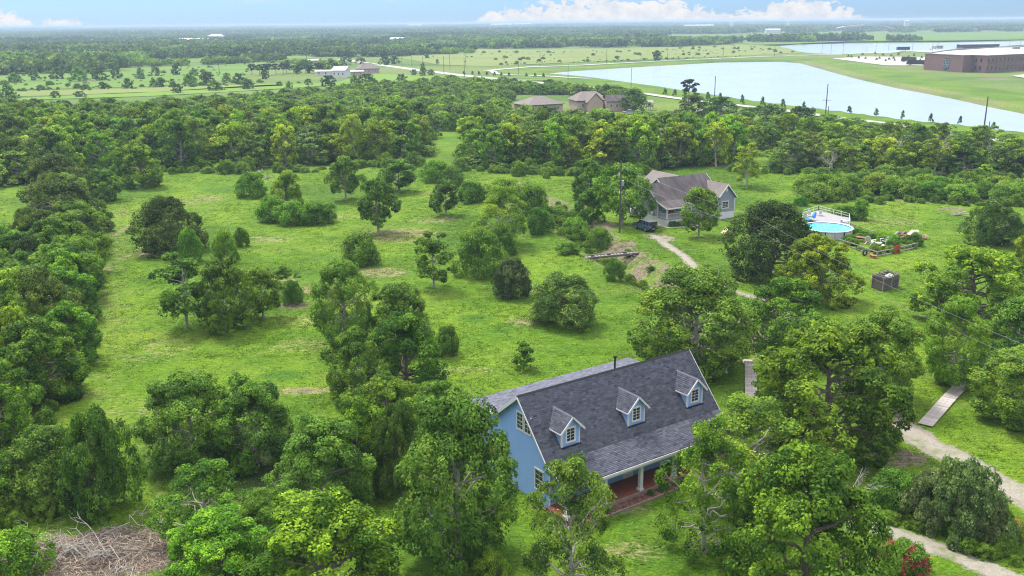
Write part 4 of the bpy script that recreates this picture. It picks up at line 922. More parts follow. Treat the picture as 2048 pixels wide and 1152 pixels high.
for q_ in (at(1655, 454, 1.3), at(1650, 440)): ok &= np.hypot(tx - q_[0], ty_ - q_[1]) > 6.5
ok &= np.hypot(tx - 33, ty_ - 168) > 9
ok &= np.hypot((tx - at(200, 1110)[0]) / 5, (ty_ - at(200, 1110)[1]) / 3) > 1
tx, ty_ = tx[ok], ty_[ok]; m_t = len(tx); sz = .8 + 1.3 * gt.rand(m_t) ** 2
gn_scatter('grass', np.column_stack([tx, ty_, gz(tx, ty_) - .01, gt.rand(m_t) * 6.28, sz * 1.25, sz * .62, gt.randint(0, 6, m_t)]), [tuft(i, 9) for i in range(6)], 'short tufts of the mown grass')
# ------------------------------------------------------------------ far trees and fields
ft = [(30, 166, 143, 24), (70, 161, 138, 22), (115, 158, 134, 28), (157, 163, 134, 27), (196, 161, 133, 30), (235, 157, 134, 20), (280, 157, 136, 16), (313, 152, 131, 16), (352, 150, 130, 18), (388, 152, 136, 16),
      (110, 196, 181, 17), (160, 194, 182, 22), (18, 199, 168, 36), (205, 178, 163, 14), (255, 176, 156, 22), (308, 174, 156, 16), (322, 173, 154, 16), (345, 170, 157, 12), (380, 172, 146, 26), (415, 170, 142, 30),
      (355, 186, 167, 20), (432, 181, 162, 28), (495, 178, 157, 24), (478, 168, 146, 20), (452, 164, 146, 18), (530, 158, 139, 16), (560, 172, 162, 12), (578, 178, 163, 14), (616, 170, 156, 14),
      (658, 172, 150, 32), (710, 166, 150, 18), (733, 166, 146, 34), (803, 164, 148, 20), (665, 146, 118, 34), (690, 130, 112, 24), (770, 130, 112, 22), (640, 140, 128, 16), (722, 128, 114, 20), (790, 128, 112, 18), (620, 146, 126, 14), (608, 130, 118, 16),
      (828, 150, 138, 12), (845, 152, 126, 13), (862, 150, 138, 16), (875, 128, 118, 6), (500, 98, 88, 8), (1314, 121, 100, 18), (575, 132, 120, 10), (596, 148, 130, 14), (1425, 214, 196, 16)]
for i, (px, py, ty, w) in enumerate(ft):
    near = ['scattered over the left pasture', 'standing by the far farm houses', 'beside the far road'][0 if px < 600 else 1 if px < 800 else 2]
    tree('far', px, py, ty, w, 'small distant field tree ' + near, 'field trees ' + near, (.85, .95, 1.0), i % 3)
for i in range(13):
    px = 503 + i * 11.5 + rnd.random() * 6
    tree('pine', px, 148 + rnd.random() * 6 - i * .3, 124 + rnd.random() * 5, 17, 'slim stemmed pine of the small grove in the left pasture', 'pines of the pasture grove', (1.2, 1.3, 1.4), 0)
# saplings planted along the lake and by the school
for i, (px, py, ty) in enumerate([(1330, 189, 174), (1350, 192, 176), (1370, 195, 178), (1415, 201, 181), (1440, 204, 183), (1484, 209, 187), (1525, 212, 191), (1565, 216, 195), (1607, 221, 200), (1698, 226, 209), (1752, 232, 214), (1805, 236, 216), (1861, 244, 224), (1920, 248, 229), (1987, 255, 239)]):
    tree('sapling', px, py, ty + 1.5, 8 + 3 * rnd.random(), 'thin young tree in the row planted along the near lake shore', 'young trees along the lake shore', (.9, 1.05, 1.2), i % 2)
for i, px in enumerate((928, 945, 958, 974, 989, 1003, 1018, 1053, 1070, 1087)):
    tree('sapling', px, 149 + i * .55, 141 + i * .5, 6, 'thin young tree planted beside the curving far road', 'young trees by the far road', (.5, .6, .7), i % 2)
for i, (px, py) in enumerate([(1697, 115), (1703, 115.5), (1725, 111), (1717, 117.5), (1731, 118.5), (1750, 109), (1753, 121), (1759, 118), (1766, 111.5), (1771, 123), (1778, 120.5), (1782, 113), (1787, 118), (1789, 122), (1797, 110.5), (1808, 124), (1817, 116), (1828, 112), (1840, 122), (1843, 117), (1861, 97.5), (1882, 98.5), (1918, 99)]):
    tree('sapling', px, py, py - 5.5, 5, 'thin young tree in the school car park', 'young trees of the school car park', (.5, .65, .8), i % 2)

def low_canopy(seed, S, ntree, q, hs, r_, mat):
    rng = np.random.RandomState(seed); VV = []; FF = []; TT = []; b = 0
    for i in range(ntree):
        c = np.array([(rng.rand() - .5) * S, (rng.rand() - .5) * S, 0]); h = hs * (.6 + .6 * rng.rand()); rr = r_ * (.7 + .6 * rng.rand())
        d = rng.randn(q, 3); d[:, 2] = np.abs(d[:, 2]) * .9 - .15; d /= np.linalg.norm(d, axis=1)[:, None]
        C = c + d * np.array([rr, rr, h * .55]) * (.8 + .3 * rng.rand(q))[:, None] + np.array([0, 0, h * .45])
        V, F = leaves(C, d, rr * .55, rng, 1.2, .6); VV.append(V); FF.append(F + b); b += len(V); TT.append(np.clip(.42 + .16 * rng.randn() + .12 * rng.randn(q), 0, 1))
    me = npmesh('canopy', np.vstack(VV), np.vstack(FF), np.concatenate(TT)); me.materials.append(M[mat]); return me
CAN = [low_canopy(1, 60, 52, 70, 9, 4.4, 'leaf_dark'), low_canopy(2, 60, 48, 70, 8, 4.6, 'leaf'), low_canopy(3, 160, 210, 36, 10, 7, 'leaf_dark')]
far_rows = []
def woods_far(Ppx, sp, seed, big=False, sc_=1.0, prob=1.0):
    rng = np.random.RandomState(seed)
    for x, y in fill_poly(Ppx, sp, seed):
        if rng.rand() > prob: continue
        if any(polydist(np.array([x]), np.array([y]), L)[0] < 30 for L in (LAKE1, LAKE2)): continue
        s = sc_ * (.85 + .3 * rng.rand()); far_rows.append((x, y, -.3, rng.rand() * 6.28, s, s * (.8 + .4 * rng.rand()), 2 if big else int(rng.rand() > .6)))
woods_far([(-160, 151), (0, 149), (90, 149), (182, 143), (184, 128), (330, 120), (605, 110), (640, 98), (640, 93), (300, 96), (-160, 100)], 42, 21, sc_=1.0)
woods_far([(520, 107), (605, 106), (640, 101), (700, 108), (700, 96), (560, 95), (500, 99)], 42, 22)
woods_far([(-160, 100), (640, 93), (700, 96), (760, 90), (860, 86), (860, 78), (-160, 84)], 95, 23, prob=.8)
woods_far([(715, 116), (800, 113), (944, 105.5), (944, 99), (800, 99), (690, 104)], 40, 24, sc_=.8)
woods_far([(640, 112), (700, 122), (720, 116), (690, 105), (650, 102)], 42, 25, prob=.7)
woods_far([(800, 93), (860, 92), (960, 96), (1060, 98), (1150, 97), (1300, 94), (1440, 90), (1480, 87), (1480, 84), (1300, 83), (1050, 78), (850, 78)], 55, 26)
woods_far([(1490, 84.5), (1560, 85), (1640, 82), (1650, 78.5), (1500, 80)], 45, 27)
woods_far([(1640, 82.5), (1800, 83), (1830, 83), (1800, 80.5), (1650, 80.5)], 40, 28, prob=.7)
woods_far([(190, 140), (400, 130), (560, 122), (556, 119), (400, 126), (190, 136)], 36, 29, sc_=.62)
woods_far([(570, 132), (640, 128), (640, 124), (560, 128)], 36, 30, sc_=.6)
woods_far([(1480, 66), (1600, 66.5), (2150, 63), (2150, 60), (1480, 62)], 110, 31, prob=.7, sc_=.9)
woods_far([(-160, 80), (700, 76), (1050, 76), (1480, 72), (1480, 66), (-160, 67)], 150, 32, big=True, prob=.72, sc_=1.0)
woods_far([(-160, 72), (1024, 67), (2200, 57), (2200, 46.5), (1024, 55), (-160, 64)], 200, 33, big=True, prob=.85, sc_=1.1)
woods_far([(-160, 64), (1024, 55), (2200, 46.5), (2200, 39.5), (1024, 49), (-160, 59)], 420, 34, big=True, prob=.9, sc_=1.6)
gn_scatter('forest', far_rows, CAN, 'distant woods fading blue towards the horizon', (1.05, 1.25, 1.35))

def fmat(name, a, b, s=.01): return surf(name, a, b, s, .95, 0, .1, detail=6, stretch=(.5, 1.6, 1), big=(s * 3, .4, tuple((x + y) / 2 * 1.15 for x, y in zip(a, b))))
M['f_green'] = fmat('field_green', (.105, .170, .028), (.075, .135, .022)); M['f_tan'] = fmat('field_tan', (.165, .180, .055), (.105, .150, .036)); M['f_lime'] = fmat('field_lime', (.115, .195, .026), (.09, .16, .02))
M['f_dark'] = fmat('rough_ground', (.055, .085, .03), (.035, .06, .022), .004)
sheet('field', atn([(-200, 208), (170, 197), (300, 193), (480, 183), (640, 173), (760, 165), (760, 161), (500, 172), (280, 186), (60, 196), (-200, 205)]), M['f_lime'], .22)
sheet('field', atn([(-200, 198), (100, 192), (340, 183), (560, 172), (560, 167), (300, 177), (-200, 190)]), M['f_tan'], .22)
sheet('field', atn([(-200, 186), (300, 174), (420, 165), (500, 154), (490, 143), (560, 124), (190, 142), (-200, 152)]), M['f_green'], .22)
sheet('field', atn([(184, 136), (400, 124), (640, 116), (700, 120), (640, 111), (520, 112), (330, 119), (184, 127)]), M['f_green'], .24)
sheet('field', atn([(745, 148), (990, 158), (1130, 160), (820, 168), (650, 175), (690, 160)]), M['f_lime'], .24)
sheet('field', atn([(790, 115), (945, 106), (945, 98), (1060, 100), (1300, 96), (1480, 90), (1552, 92), (1590, 100), (1600, 106), (1480, 112), (1300, 119), (1060, 129), (980, 133), (880, 130)]), M['f_tan'], .24)
sheet('field', atn([(1480, 84), (1490, 79), (1600, 76), (1500, 72), (1900, 66.5), (2200, 64), (2200, 75), (2048, 79), (1900, 81.5), (1700, 83), (1560, 89), (1500, 90)]), M['f_green'], .3)
sheet('field', atn([(820, 92), (900, 93), (850, 89.5), (770, 92)]), M['f_tan'], .3)
sheet('field', atn([(620, 100), (690, 107), (690, 98), (640, 96)]), M['f_green'], .3)
sheet('field', atn([(140, 90.5), (360, 89), (500, 86), (640, 84), (640, 81.5), (300, 84), (140, 87)]), M['f_tan'], .3)
sheet('field', atn([(1300, 79.5), (1450, 76.5), (1480, 72), (1380, 74), (1180, 77)]), M['f_green'], .3)
sheet('car_park', atn([(1664, 117.4), (1726, 113.4), (1852, 114.5), (1852, 132), (1770, 131.2)]), M['concrete'], .26)
sheet('path', atn([(1822, 104), (1870, 101), (1960, 100), (1900, 106)]), M['concrete'], .3)
sheet('forecourt', atn([(2023, 152.5), (2060, 148), (2140, 148), (2140, 157), (2048, 156.5)]), M['concrete'], .3)
sheet('car_park', atn([(1858, 104), (1990, 93.5), (2100, 92), (2140, 97), (1960, 103)]), M['concrete'], .28)

# low scrub dotted through the fields
dots = []
def dot(Ppx, m, seed, s0, s1):
    P = atn(Ppx); rng = np.random.RandomState(seed); lo, hi = P.min(0), P.max(0); k = 0
    while k < m:
        x, y = lo + (hi - lo) * rng.rand(2)
        if not inside(np.array([x]), np.array([y]), P)[0]: continue
        s = s0 + (s1 - s0) * rng.rand() ** 6; dots.append((x, y, -.1, rng.rand() * 6, s, s * .9, rng.randint(3))); k += 1
dot([(790, 115), (945, 106), (1300, 97), (1500, 91), (1600, 106), (1300, 117), (980, 131)], 420, 1, .15, 1.0)
dot([(-100, 190), (400, 172), (500, 150), (560, 124), (190, 142), (-100, 152)], 150, 2, .3, 1.0)
dot([(1000, 131), (1480, 114), (1480, 112), (1000, 127)], 60, 3, .3, .8)
dot([(-100, 190), (600, 168), (610, 166), (500, 164), (-100, 184)], 90, 4, .3, 1.0)
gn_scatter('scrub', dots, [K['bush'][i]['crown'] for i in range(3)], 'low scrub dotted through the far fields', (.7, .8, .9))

# ------------------------------------------------------------------ poles and wires
def pole(px, py, top, label, group=None, arm=False, lamp=False, gear=False, r=.16, mat='pole'):
    b = at(px, py); lo, hi = 1, 60
    for _ in range(30):
        m = (lo + hi) / 2
        if proj(b + [0, 0, m])[1] > top: lo = m
        else: hi = m
    h = lo; z = ground(b[0], b[1])
    e = empty('utility_pole', (b[0], b[1], z), 0, label, 'pole', group)
    MB().tube([(0, 0, -.5), (0, 0, h)], [r, r * .68], 8).build('mast', M[mat], e)
    if arm:
        a = MB(); a.box(-1.5, 1.5, -.06, .06, h * arm - .08, h * arm + .08); a.build('crossarm', M['old_wood'], e)
        for x in (-1.3, -.7, .7, 1.3): MB().lathe((x, 0, h * arm + .08), [(.05, 0), (.09, .1), (.05, .25)], 6).build('insulator', M['white_plastic'], e)
    if gear:
        MB().lathe((.32, -.1, h * .66), [(.0, 0), (.22, .02), (.24, .85), (.1, .98), (0, 1)], 10).build('transformer', M['silver'], e)
        MB().lathe((-.3, .0, h * .8), [(.0, 0), (.09, .02), (.09, .5), (0, .55)], 8).build('insulator', M['white_plastic'], e)
        MB().box(-.7, .7, -.05, .05, h * .9, h * .9 + .09).build('crossarm', M['old_wood'], e)
        MB().box(-.28, -.1, -.16, -.02, h * .55, h * .55 + .5).build('meter_box', M['white_plastic'], e)
    if lamp:
        MB().tube([(0, 0, h * .78), (.5, 0, h * .82), (.9, 0, h * .82)], .04, 6).build('lamp_arm', M['silver'], e)
        MB().lathe((1.0, 0, h * .77), [(.0, 0), (.17, .0), (.14, .25), (.05, .32)], 10).build('lamp_head', M['white_plastic'], e)
    return e, h
P1, h1 = pole(1239, 468, 325, 'wooden utility pole with transformer left of the grey house', gear=True, r=.17)
P2, h2 = pole(1503, 556, 431, 'dark wooden utility pole with lamp before the round live oak', lamp=True, r=.16)
pole(1651, 228, 167, 'tall pole with white insulator crossarm at the near lake shore', arm=.47, r=.22)
pole(1656, 229, 211, 'short stub pole beside the crossarm pole at the lake')
pole(1968, 256, 193, 'tall leaning dark pole at the right end of the lake shore', r=.25)
pole(1978, 254, 240, 'short stub post beside the dark pole at the right end of the lake')
pole(1429, 193, 152, 'tall plain pole standing before the near lake right of the lone pine', r=.22)
pole(1262, 175, 137, 'tall pole among the shrubs left of the near lake')
for i, (px, py, t) in enumerate([(1136, 159, 127), (1037, 150, 124)]): pole(px, py, t, ['dark pole at the left tip of the near lake', 'dark pole beside the two far paths'][i])
for i, (px, py, t) in enumerate([(1080, 131, 101), (1213, 128, 98), (1335, 121, 90), (1446, 116, 92), (1549, 112, 88)]): pole(px, py, t, 'distant pole along the far side of the lake path', 'poles along the lake path', r=.2)
for i, (px, py, t) in enumerate([(804, 130, 108), (824, 133, 112), (846, 138, 113), (888, 148, 112), (900, 139, 108), (929, 155, 116), (932, 136, 109), (579, 142, 120), (205, 158, 125), (439, 149, 127), (615, 142, 112)]):
    pole(px, py, t, 'distant pole along the far road' if px > 600 else 'distant pole in the left pasture', 'poles along the far road' if px > 600 else 'poles of the left pasture', r=.2)
for i, (px, t, b) in enumerate([(1645, 84, 107), (1663, 87, 108), (1687, 86, 108.5), (1733, 85, 103), (1753, 81, 103), (1778, 85, 103), (1826, 86, 101), (1866, 81, 104), (1877, 80, 98), (1938, 83, 93), (1964, 80, 93.5), (1989, 78, 93), (2021, 80, 92), (2042, 79, 92)]):
    pole(px - 1.5, b, t, 'thin tall pole of the row beside the far lake', 'poles beside the far lake', r=.18)
for i, (px, t, b) in enumerate([(1734, 96, 112), (1750, 103, 120), (1811, 97, 118), (1782, 104, 118), (1842, 104, 116)]):
    pole(px, b, t, 'slim lamp post standing in the school car park', 'lamp posts of the school car park', r=.12, mat='silver')
def wire(a, b, sag, label):
    pts = [tuple(np.array(a) + (np.array(b) - np.array(a)) * t - np.array([0, 0, sag * 4 * t * (1 - t)])) for t in np.linspace(0, 1, 22)]
    o = MB().tube(pts, .010, 4, cap=False).build('power_line', M['wire']); tag(o, label, 'cable')
a1, a2 = np.array(P1.location), np.array(P2.location)
E3 = at(2300, 790, 9.5)
wire(a1 + [0, 0, h1 * .95], a2 + [0, 0, h2 * .98], .5, 'upper cable from the transformer pole to the lamp pole over the grey roof')
wire(a1 + [0, 0, h1 * .78], a2 + [0, 0, h2 * .80], .6, 'lower cable from the transformer pole to the lamp pole over the grey roof')
wire(a2 + [0, 0, h2 * .98], E3, .9, 'upper cable running from the lamp pole down to the right edge')
wire(a2 + [0, 0, h2 * .80], E3 - [0, 0, 1.3], .9, 'lower cable running from the lamp pole down to the right edge')
G3 = ground(E3[0], E3[1]); pe = empty('utility_pole', (E3[0], E3[1], G3), 0, 'wooden pole carrying the cables beyond the right edge', 'pole'); MB().tube([(0, 0, -.4), (0, 0, 9.6)], [.17, .12], 8).build('mast', M['pole'], pe)

# ------------------------------------------------------------------ building helpers
_wc = {}
def window(par, org, ux, w, h, name='window', cols=2, rows_=2, frame=.11, depth=.05, nrm=None):
    """org = centre on the wall, ux = direction along the wall (local), nrm = outward"""
    ux = Vector(ux).normalized(); nz = Vector(nrm).normalized(); uz = Vector((0, 0, 1))
    Mx = Matrix((ux, -nz, uz)).transposed().to_4x4(); Mx.translation = Vector(org)
    f = MB(); y0, y1 = -depth, .02
    f.box(-w / 2 - frame, w / 2 + frame, y0 - .02, y1, h / 2, h / 2 + frame, .5, Mx); f.box(-w / 2 - frame, w / 2 + frame, y0 - .03, y1, -h / 2 - frame, -h / 2, .5, Mx)
    f.box(-w / 2 - frame, -w / 2, y0, y1, -h / 2, h / 2, .5, Mx); f.box(w / 2, w / 2 + frame, y0, y1, -h / 2, h / 2, .5, Mx)
    b = .05 if h > 1 else .035
    f.box(-w / 2, w / 2, y0 + .015, y1, -b / 2, b / 2, .5, Mx)
    b2 = .028
    for c in range(1, cols): f.box(-w / 2 + w * c / cols - b2 / 2, -w / 2 + w * c / cols + b2 / 2, y0 + .022, y1, -h / 2, h / 2, .5, Mx)
    for s in (-1, 1):
        if rows_ > 1: f.box(-w / 2, w / 2, y0 + .026, y1, s * h / 4 - b2 / 2, s * h / 4 + b2 / 2, .5, Mx)
    o = f.build(name, M['white'], par)
    g = MB().box(-w / 2, w / 2, -.018, .012, -h / 2, h / 2, .5, Mx).build('pane', M['glass'], o)
    return o
def shingles(par, o, u, v, W_, L_, tab=.33, exp=.16, mat='shingle', seed=0, name='shingles', clip=None):
    """courses of tabs laid on the plane o + u*a + v*b (v runs down the slope)"""
    rng = np.random.RandomState(seed); o = np.array(o, float); u = np.array(u, float); u /= np.linalg.norm(u); v = np.array(v, float); v /= np.linalg.norm(v)
    nn = np.cross(u, v); nn = nn if nn[2] > 0 else -nn
    VV = []; TT = []; rows_n = int(math.ceil(L_ / exp))
    for r in range(rows_n):
        off = (r % 2) * tab / 2 + rng.rand() * tab * .3; a = -off
        rowt = rng.randn() * .03
        while a < W_:
            w = tab * (.8 + .4 * rng.rand()); a0, a1 = max(a + .008, 0), min(a + w - .008, W_); b0, b1 = r * exp, min((r + 1) * exp + .01, L_)
            a += w
            if a1 - a0 < .03 or b1 - b0 < .02: continue
            if clip and not clip((a0 + a1) / 2, (b0 + b1) / 2): continue
            lift = .012 + .010 * rng.rand()
            p = [o + u * a0 + v * b0 + nn * .002, o + u * a1 + v * b0 + nn * .002, o + u * a1 + v * b1 + nn * lift, o + u * a0 + v * b1 + nn * lift, o + u * a0 + v * b1, o + u * a1 + v * b1]
            VV += p; TT.append(np.clip(.5 + rowt + .22 * rng.randn(), 0, 1))
    k = len(TT); b = np.arange(k)[:, None] * 6
    F = np.vstack([b + np.array([0, 1, 2, 3]), b + np.array([3, 2, 5, 4])]); T_ = np.concatenate([TT, TT])
    ob = meshobj(name, npmesh(name, np.array(VV), F, T_), par, M[mat]); ob['kind'] = 'stuff'; return ob

# ------------------------------------------------------------------ blue house
A0 = at(920 + 385 / 3.3875, 680 + 380 / 3.3875, 8.0)
HZ = ground(A0[0] + 8, A0[1] + 3)
BH = empty('blue_house', (A0[0], A0[1], 0), R(34.305), 'blue gabled house with dark shingle roof, three dormers and a red floored porch', 'house')
LEN = 17.9; SL = 4.22 / 3.83
prof = [(-3.70, -.3), (-3.70, 3.70), (-.0, 7.80), (3.1, 5.30), (6.45, 5.08), (6.45, -.3)]
MB().prism(prof, .38, LEN - .35).build('wall', M['blue'], BH)
def on(y): return 8 + y * SL
MB().slab([(0, 0, 8), (LEN, 0, 8), (LEN, -3.83, 3.78), (0, -3.83, 3.78)], .16).slab([(0, -3.83, 3.78), (LEN, -3.83, 3.78), (LEN, -6.25, 2.98), (0, -6.25, 2.98)], .16).build('roof', M['shingle'], BH)
MB().slab([(0, 0, 8), (LEN, 0, 8), (LEN, 3.15, 5.49), (0, 3.15, 5.49)], .16).slab([(0, 3.15, 5.49), (LEN - .7, 3.15, 5.49), (LEN - .7, 6.85, 5.30), (0, 6.85, 5.30)], .16).build('roof', M['shingle'], BH)
sl = lambda y0, z0, y1, z1: np.array([0, y1 - y0, z1 - z0])
shingles(BH, (0, 0, 8.003), (1, 0, 0), sl(0, 8, -3.83, 3.78), LEN, math.hypot(3.83, 4.22), seed=1)
shingles(BH, (0, -3.83, 3.783), (1, 0, 0), sl(-3.83, 3.78, -6.25, 2.98), LEN, math.hypot(2.42, .8), seed=2)
shingles(BH, (0, 0, 8.003), (1, 0, 0), sl(0, 8, 3.15, 5.49), LEN, math.hypot(3.15, 2.51), seed=3)
shingles(BH, (0, 3.15, 5.493), (1, 0, 0), sl(3.15, 5.49, 6.85, 5.30), LEN - .7, 3.70, seed=4)
MB().slab([(-.01, .13, 7.93), (LEN, .13, 7.93), (LEN, 0, 8.05), (-.01, 0, 8.05)], .05).slab([(-.01, -.13, 7.91), (LEN, -.13, 7.91), (LEN, 0, 8.052), (-.01, 0, 8.052)], .05).build('ridge_cap', M['black'], BH)
# rake boards and fascia
r_ = MB()
def rake(mb, x, pts, w=.22, th=.05, dz=-.12):
    for (ya, za), (yb, zb) in zip(pts[:-1], pts[1:]): mb.beam((x, ya, za + dz), (x, yb, zb + dz), th, w)
rake(r_, -.03, [(0, 8), (-3.83, 3.78), (-6.25, 2.98)], .12, .05, -.09); rake(r_, -.035, [(0, 8), (3.15, 5.49)], .24, .06, -.13); rake(r_, -.03, [(3.15, 5.49), (6.85, 5.3)], .18, .05, -.1)
rake(r_, LEN + .03, [(0, 8), (-3.83, 3.78), (-6.25, 2.98)], .14, .05, -.1); rake(r_, LEN + .03, [(0, 8), (3.15, 5.49)], .2, .05, -.12)
r_.build('rake_board', M['white'], BH)
MB().box(-.02, LEN + .02, -6.32, -6.26, 2.74, 2.94).box(-.02, LEN - .6, 6.87, 6.92, 5.1, 5.28).build('fascia', M['white'], BH)
MB().slab([(.02, 0, 7.83), (.37, 0, 7.83), (.37, 3.12, 5.34), (.02, 3.12, 5.34)], .03).slab([(.02, 0, 7.82), (.37, 0, 7.82), (.37, -3.8, 3.64), (.02, -3.8, 3.64)], .03).build('soffit', M['white'], BH)
MB().box(-.02, LEN, -6.12, -5.98, 2.5, 2.84).build('porch_beam', M['white'], BH)
MB().slab([(.1, -6.2, 2.80), (LEN - .1, -6.2, 2.80), (LEN - .1, -3.75, 3.55), (.1, -3.75, 3.55)], .03).build('porch_ceiling', M['white'], BH)
MB().box(-.02, LEN, -5.98, -3.7, -.3, .40).build('porch_floor', M['porch'], BH)
MB().box(-.03, LEN + .01, -6.06, -5.98, -.3, .405).build('porch_edge', M['edging'], BH)
for x in (.3, 3.91, 7.46, 11.0, 14.5, 17.6):
    c = MB(); c.box(x - .14, x + .14, -5.92, -5.64, .5, 2.68); c.box(x - .21, x + .21, -5.96, -5.57, .4, .58); c.box(x - .2, x + .2, -5.96, -5.58, 2.45, 2.6); c.build('porch_column', M['white'], BH)
for x in (2.3, 5.6, 9.6, 13.2, 15.9): window(BH, (x, -3.71, 1.75), (1, 0, 0), .95, 1.5, nrm=(0, -1, 0))
d = MB(); d.box(7.5, 8.5, -3.78, -3.69, .42, 2.5); dr = d.build('door', M['white'], BH); MB().lathe((8.38, -3.82, 1.4), [(0, 0), (.04, .01), (.04, .07), (0, .08)], 8).build('handle', M['silver'], dr)
window(BH, (.38, .12, 5.84), (0, -1, 0), .72, 1.3, nrm=(-1, 0, 0)); window(BH, (.38, -.88, 5.84), (0, -1, 0), .72, 1.3, nrm=(-1, 0, 0))
window(BH, (.38, -2.35, 1.9), (0, -1, 0), .95, 1.6, nrm=(-1, 0, 0)); window(BH, (.38, 2.6, 1.9), (0, -1, 0), .95, 1.5, nrm=(-1, 0, 0)); window(BH, (.38, 5.0, 3.8), (0, -1, 0), .7, 1.1, nrm=(-1, 0, 0))
MB().box(.33, .39, -3.74, -3.62, 0, 3.7).box(.33, .39, 6.38, 6.5, 0, 5.1).box(.36, LEN - .33, -3.745, -3.70, 3.2, 3.5).build('corner_board', M['white'], BH)
MB().tube([(9.89, .3, 7.7), (9.89, .3, 8.9)], .075, 10).lathe((9.89, .3, 8.9), [(.02, -.08), (.15, -.07), (.15, .06), (.09, .12), (0, .13)], 12).lathe((9.89, .3, 7.72), [(.2, 0), (.2, .06), (.08, .14)], 12).build('flue_pipe', M['black'], BH)
MB().tube([(9.2, .9, 7.2), (9.2, .9, 7.6)], .04, 8).build('vent_pipe', M['black'], BH)
for s0 in (1.79, 8.33, 14.74):
    x0, x1 = s0, s0 + 1.74; xc = (x0 + x1) / 2; yf = -3.18; ze = 5.98; zr = 6.86
    zb = on(yf) - .15; yb = -1.0
    D = MB()
    D.add([(x0, yf, zb), (x1, yf, zb), (x1, yf, ze - .13), (xc, yf, zr - .13), (x0, yf, ze - .13), (x0, yb, zb + 1.6), (x1, yb, zb + 1.6), (x1, yb, ze - .13), (xc, yb, zr - .13), (x0, yb, ze - .13)],
          [(0, 1, 2, 3, 4), (0, 4, 9, 5), (1, 6, 7, 2), (5, 6, 1, 0), (2, 7, 8, 3), (3, 8, 9, 4), (5, 9, 8, 7, 6)])
    do = D.build('dormer', M['blue'], BH)
    yo = yf - .28; ov = .26; ke = (zr - ze) / (xc - x0); zo = ze - ov * ke; ybk = (zr - 8) / SL - .02
    rf = MB()
    ye = (zo + .02 - 8) / SL
    for sx, xe in ((-1, x0 - ov), (1, x1 + ov)):
        rf.slab([(xc, yo, zr + .03), (xc, ybk, zr + .03), (xe, ye, zo + .03), (xe, yo, zo + .03)], .09)
    ro = rf.build('dormer_roof', M['shingle'], do)
    Ls = math.hypot(xc - x0 + ov, zr - zo)
    for sx, xe in ((-1, x0 - ov), (1, x1 + ov)):
        W1 = ybk - yo; W2 = ye - yo
        shingles(do, (xc, yo, zr + .034), (0, 1, 0), (xe - xc, 0, zo - zr), W1, Ls, seed=int(s0 * 7) + sx + 5, clip=lambda a, b: a < W1 + (W2 - W1) * b / Ls)
    wt = MB()
    for xe, sg in ((x0 - ov, -1), (x1 + ov, 1)):
        wt.beam((xc, yo - .02, zr - .05), (xe, yo - .02, zo - .05), .05, .15)
        wt.beam((xe + sg * .02, yo, zo - .04), (xe + sg * .02, ye, zo - .04), .04, .1)
        wt.slab([(xc, yo, zr - .08), (xc, yf - .002, zr - .08), (xe, yf - .002, zo - .08), (xe, yo, zo - .08)], .02)
    wt.box(x0 - .02, x0 + .11, yf - .025, yf + .1, zb + .1, ze - .02); wt.box(x1 - .11, x1 + .02, yf - .025, yf + .1, zb + .1, ze - .02)
    wt.build('trim', M['white'], do)
    MB().slab([(xc - .12, yo - .01, zr - .04), (xc, yo - .01, zr + .062), (xc, ybk + .3, zr + .062), (xc - .12, ybk + .3, zr - .04)], .02).slab([(xc + .12, yo - .01, zr - .04), (xc, yo - .01, zr + .06), (xc, ybk + .3, zr + .06), (xc + .12, ybk + .3, zr - .04)], .02).build('ridge_cap', M['shingle'], do)
    MB().box(x0 - .06, x1 + .06, yf - .14, yf - .02, on(yf - .07) + .0, on(yf - .07) + .06).build('flashing', M['black'], do)
    window(do, (xc - .02, yf, 5.36), (1, 0, 0), .70, 1.0, nrm=(0, -1, 0), frame=.13)
fb = empty('flower_bed', (A0[0], A0[1], 0), R(34.305), 'strip of red brown mulch edged with timber along the porch', 'flower bed')
def bump_sheet(name, par, x0, x1, y0, y1, z, mat, amp=.05, st=.16, seed=1):
    rng = np.random.RandomState(seed); nx, ny = int((x1 - x0) / st) + 1, int((y1 - y0) / st) + 1; X, Y = np.meshgrid(np.linspace(x0, x1, nx), np.linspace(y0, y1, ny))
    V = np.stack([X, Y, z + amp * rng.rand(ny, nx)], -1).reshape(-1, 3); i = np.arange(nx * ny).reshape(ny, nx); F = np.stack([i[:-1, :-1], i[:-1, 1:], i[1:, 1:], i[1:, :-1]], -1).reshape(-1, 4)
    return meshobj(name, npmesh(name, V, F, np.clip(.5 + .25 * rng.randn(len(F)), 0, 1)), par, M[mat])
bump_sheet('mulch', fb, 0, LEN, -6.95, -6.08, .12, 'mulch', .09)
MB().box(-.05, LEN + .05, -7.03, -6.95, -.2, .2).box(-.07, 0, -6.95, -6.08, -.2, .19).box(LEN, LEN + .07, -6.95, -6.08, -.2, .19).build('edging', M['edging'], fb)
fr = np.random.RandomState(4)
for i in range(16):
    x = .5 + fr.rand() * (LEN - 1); q = Matrix.Rotation(R(34.305), 4, 'Z') @ Vector((x, -6.5, .18)); und_ = put_tree('bush', A0[0] + q.x, A0[1] + q.y, .35 + .2 * fr.rand(), .22 + .12 * fr.rand(), 'small green plant in the mulch bed along the porch', 'small plants of the porch bed', (1, 1.1, .9), i % 3, None, .2, 'garden_plant')
# ------------------------------------------------------------------ grey house
G0 = np.array([25.9, 162.8, 0.]); GR = R(29)
GH = empty('grey_house', (G0[0], G0[1], 0), GR, 'raised grey house with white skirting, front porch and stained brown roof', 'house')
